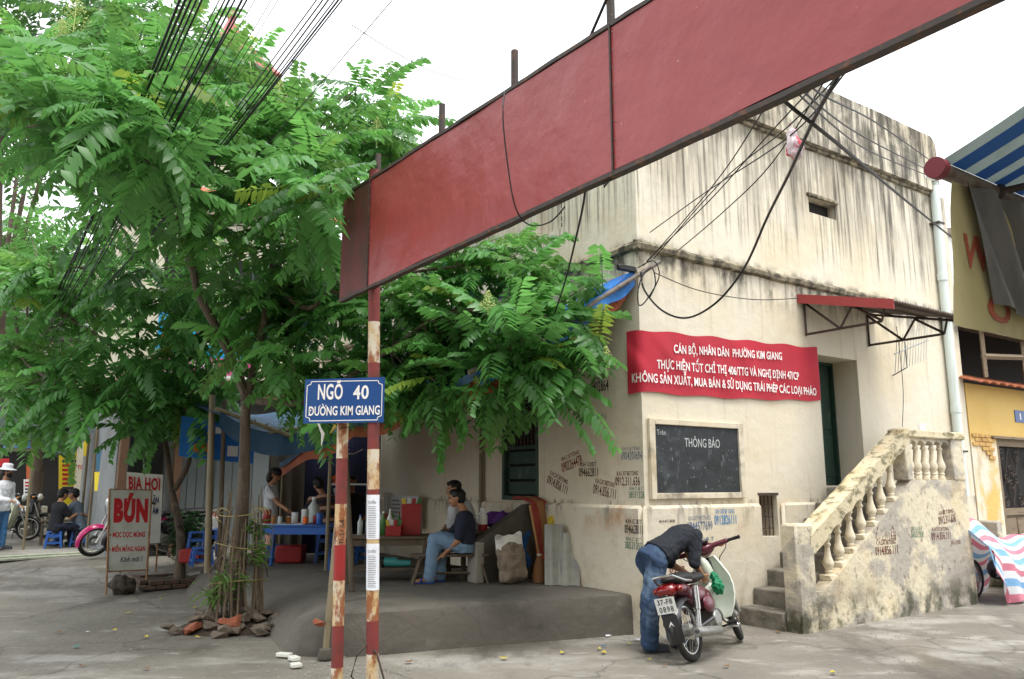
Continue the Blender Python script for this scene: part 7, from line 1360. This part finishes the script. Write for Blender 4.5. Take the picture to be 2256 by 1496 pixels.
tA = [(250, 240, 5.9), (345, 315, 6.2), (110, 205, 6.3), (170, 310, 6.2), (60, 130, 6.6), (300, 170, 6.6), (200, 70, 8.5), (330, 130, 7.6), (120, 170, 8), (250, 235, 7.2), (50, 250, 8), (395, 70, 9), (480, 130, 9), (560, 190, 9), (430, 210, 8), (340, 310, 7.6), (170, 330, 8.2), (500, 270, 8), (620, 240, 9), (690, 215, 9.5), (800, 230, 10), (750, 290, 9), (850, 280, 9.5), (880, 320, 10), (650, 340, 8.5), (720, 380, 7.0), (690, 420, 6.9), (560, 390, 8.5), (440, 430, 8.6), (320, 420, 8.8), (230, 470, 9), (630, 460, 8.6), (520, 520, 9), (700, 540, 9.2), (270, 160, 8.2), (590, 300, 8.6)]
tB = [(560, 640, 9.5), (650, 580, 9.5), (700, 700, 9.4), (640, 790, 9), (570, 740, 9.4), (740, 800, 9.5), (480, 610, 10), (720, 640, 9.6), (600, 690, 9.8), (690, 830, 9.8)]
tC = [(1110, 690, 8.2), (1010, 650, 8.8), (1180, 620, 8.8), (1060, 570, 9), (930, 640, 9), (1210, 740, 8.5), (1260, 690, 8.7), (1120, 790, 8.3), (1180, 800, 8.4), (950, 740, 9), (870, 700, 9.2), (900, 800, 9.2), (1140, 560, 9.2), (830, 650, 9.5), (1000, 720, 9.1), (1250, 790, 8.4), (1030, 760, 8.8), (960, 840, 8.6), (1060, 840, 8.5), (870, 870, 9.0)]
def keepA(tp, t): # the stall tarpaulin, the wall and the beam stay clear of leaves
    d = t - BC; lx, ly = d.dot(E1), d.dot(E2); g = t - PB
    return not (t.x > 1.12 and t.z > 2.5) and not (lx > -.12 and ly > -.3) and not (abs(g.dot(BNm)) < .25 and g.dot(BD) > -.3 and 3.2 < t.z < 4.5)
TB0 = V((-3.24, 9.72, 0)); fk = D(541, 868, 9.7)
tree('large frond-leaved tree whose trunk stands in the stick cage', TB0, [TB0 + V((0, 0, -.05)), D(528, 1220, 9.72), D(538, 1040, 9.7), fk],
     [([fk, D(490, 745, 9.6), D(435, 640, 9.4), D(418, 500, 9.2), D(405, 360, 8.8), D(400, 220, 8.6)], .062), ([fk + V((.02, .02, -.05)), D(575, 740, 9.7), D(598, 620, 9.7), D(606, 510, 9.6), D(640, 400, 9.4), D(690, 300, 9.4)], .055), ([D(541, 880, 9.7), D(640, 890, 9.5), D(720, 860, 9.4), D(860, 770, 9.2), D(980, 690, 8.9), D(1110, 690, 8.3)], .045), ([D(598, 620, 9.7), D(680, 680, 9.4), D(760, 610, 9.3), D(900, 600, 9.1), D(1060, 580, 9.0)], .035), ([D(606, 520, 9.6), D(700, 500, 9.0), D(720, 420, 7.4)], .025), ([D(418, 500, 9.2), D(300, 420, 8.8), D(180, 330, 8.4), D(60, 260, 8.2)], .03), ([D(410, 400, 8.9), D(350, 260, 8), D(260, 200, 7.6)], .025), ([D(405, 380, 8.8), D(360, 330, 7.4), D(280, 280, 6.4), D(150, 270, 6.4), D(60, 280, 6.6)], .022), ([D(404, 340, 8.8), D(330, 230, 7.2), D(200, 180, 6.6), D(90, 170, 6.6)], .02)],
     around(tA, 2, 45, 38, 1.8) + around(tB, 2, 40, 40, 1.0) + around(tC, 2, 35, 35, .6), 3, (8, 12), 300, FR, M['leaf'], M['leafs'], keep=keepA)
T2B = D(395, 1285, 13.0); T2B.z = gz(T2B.x, T2B.y) + .1; f2_ = D(378, 1080, 13)
tD = [(100, 570, 11.5), (60, 650, 12), (180, 640, 11.5), (280, 600, 11), (350, 680, 11), (240, 750, 11.5), (120, 770, 12), (60, 850, 12), (170, 850, 11.6), (280, 850, 11.5), (390, 760, 11.5), (470, 700, 11.5), (450, 810, 12), (330, 790, 11.5), (380, 880, 12), (20, 760, 12.5), (220, 690, 12), (30, 580, 12.5), (420, 640, 11.5), (300, 900, 12.2), (110, 880, 12), (430, 900, 12.4)]
tree('slender forked frond-leaved tree growing out of the brick planter', T2B, [T2B, D(398, 1180, 13), f2_], [([f2_, D(365, 980, 13), D(350, 900, 12.8), D(300, 815, 12.4), D(230, 750, 12), D(150, 700, 12)], .05), ([f2_ + V((.05, 0, 0)), D(420, 1000, 13), D(395, 900, 12.8), D(360, 860, 12.5), D(430, 780, 12), D(470, 740, 11.8)], .045), ([D(355, 910, 12.8), D(260, 860, 12.2), D(100, 830, 12)], .03), ([D(300, 815, 12.4), D(300, 700, 11.8), D(260, 600, 11.4), D(120, 590, 11.6)], .03)],
     around(tD, 2, 45, 40, 1.4), 5, (8, 11), 300, FR, M['leaf'], M['leafs'], 1.12, .09)
def fartree(label, px, py, y, tips, seed, n, mo, ms, sz, own):
    b = D(px, py, y); b.z = gz(b.x, b.y); top = D(*tips[0]); tree(label, b, [b, b + V((.1, 0, 1.5)), b + (top - b) * .6], [([b + (top - b) * .45, D(*t)], .06) for t in tips[1:5]], around(tips, n, 60, 55, 3), seed, (7, 10), own, FARF, mo, ms, sz, .18)
fartree('tall dark leafy tree rising behind the cable bundle', -60, 1200, 17, [(60, 120, 15), (10, 60, 16), (130, 40, 16), (60, 220, 15.5), (200, 20, 17), (20, 200, 16), (300, 30, 17), (-40, 130, 15)], 8, 4, M['leaf_d'], M['leaf_ds'], 1.5, 60)
fartree('bright green roadside tree beyond the parked motorbikes', 60, 1190, 21, [(60, 560, 20), (10, 520, 20), (120, 540, 21), (60, 650, 20), (0, 700, 20), (150, 640, 21), (90, 740, 20.5), (200, 600, 22), (20, 830, 20), (110, 840, 21), (240, 680, 22)], 9, 3, M['leaf'], M['leafs'], 1.6, 60)
fartree('leafy tree filling the gap between the grey shop and the house', 640, 1180, 19.5, [(620, 430, 19), (540, 360, 20), (700, 480, 19), (500, 500, 20), (640, 560, 19), (760, 360, 20), (820, 320, 20), (420, 440, 20), (350, 520, 20), (870, 420, 19), (560, 250, 21), (460, 300, 21)], 10, 3, M['leaf'], M['leafs'], 1.5, 60)
# pale flower panicles
simple('panicle', (176, 190, 120), .8)
for i, (px, py, y, s_, la) in enumerate(((165, 40, 8.3, .5, 'large pale flower panicle at the crown top'), (135, 75, 8.4, .3, 'small pale flower panicle below the crown top'), (830, 290, 9.3, .32, 'pale flower panicle beside the beam end'), (615, 200, 8.8, .28, 'pale flower panicle among the cables'), (1335, 790, 8.3, .22, 'pale flower panicle at the tip of the long right branch'), (1075, 665, 8.1, .2, 'pale flower panicle at the centre of the drooping whorl'))):
    c = D(px, py, y); m = MB(); rr_ = random.Random(i)
    for k in range(int(260 * s_ * 2)):
        h_ = rr_.random(); a = rr_.random() * 6.28; w_ = s_ * .55 * (1 - h_) * rr_.random() ** .5 + .01; p = c + V((math.cos(a) * w_, math.sin(a) * w_, s_ * (h_ - .4))); e = .009
        m.add([p + V((e, 0, 0)), p + V((-e, 0, 0)), p + V((0, e, 0)), p + V((0, -e, 0)), p + V((0, 0, e)), p + V((0, 0, -e))], [(0, 2, 4), (2, 1, 4), (1, 3, 4), (3, 0, 4), (2, 0, 5), (1, 2, 5), (3, 1, 5), (0, 3, 5)])
        if k % 9 == 0: m.tube([c + V((0, 0, s_ * (h_ - .5))), p], .003, 3)
    m.tube([c - V((0, 0, s_ * .7)), c + V((0, 0, s_ * .5))], .006, 4); o = m.build('flower_panicle', M['panicle'], None, False, la, cat='flowers', fix=False, group='flower panicles on the large tree')
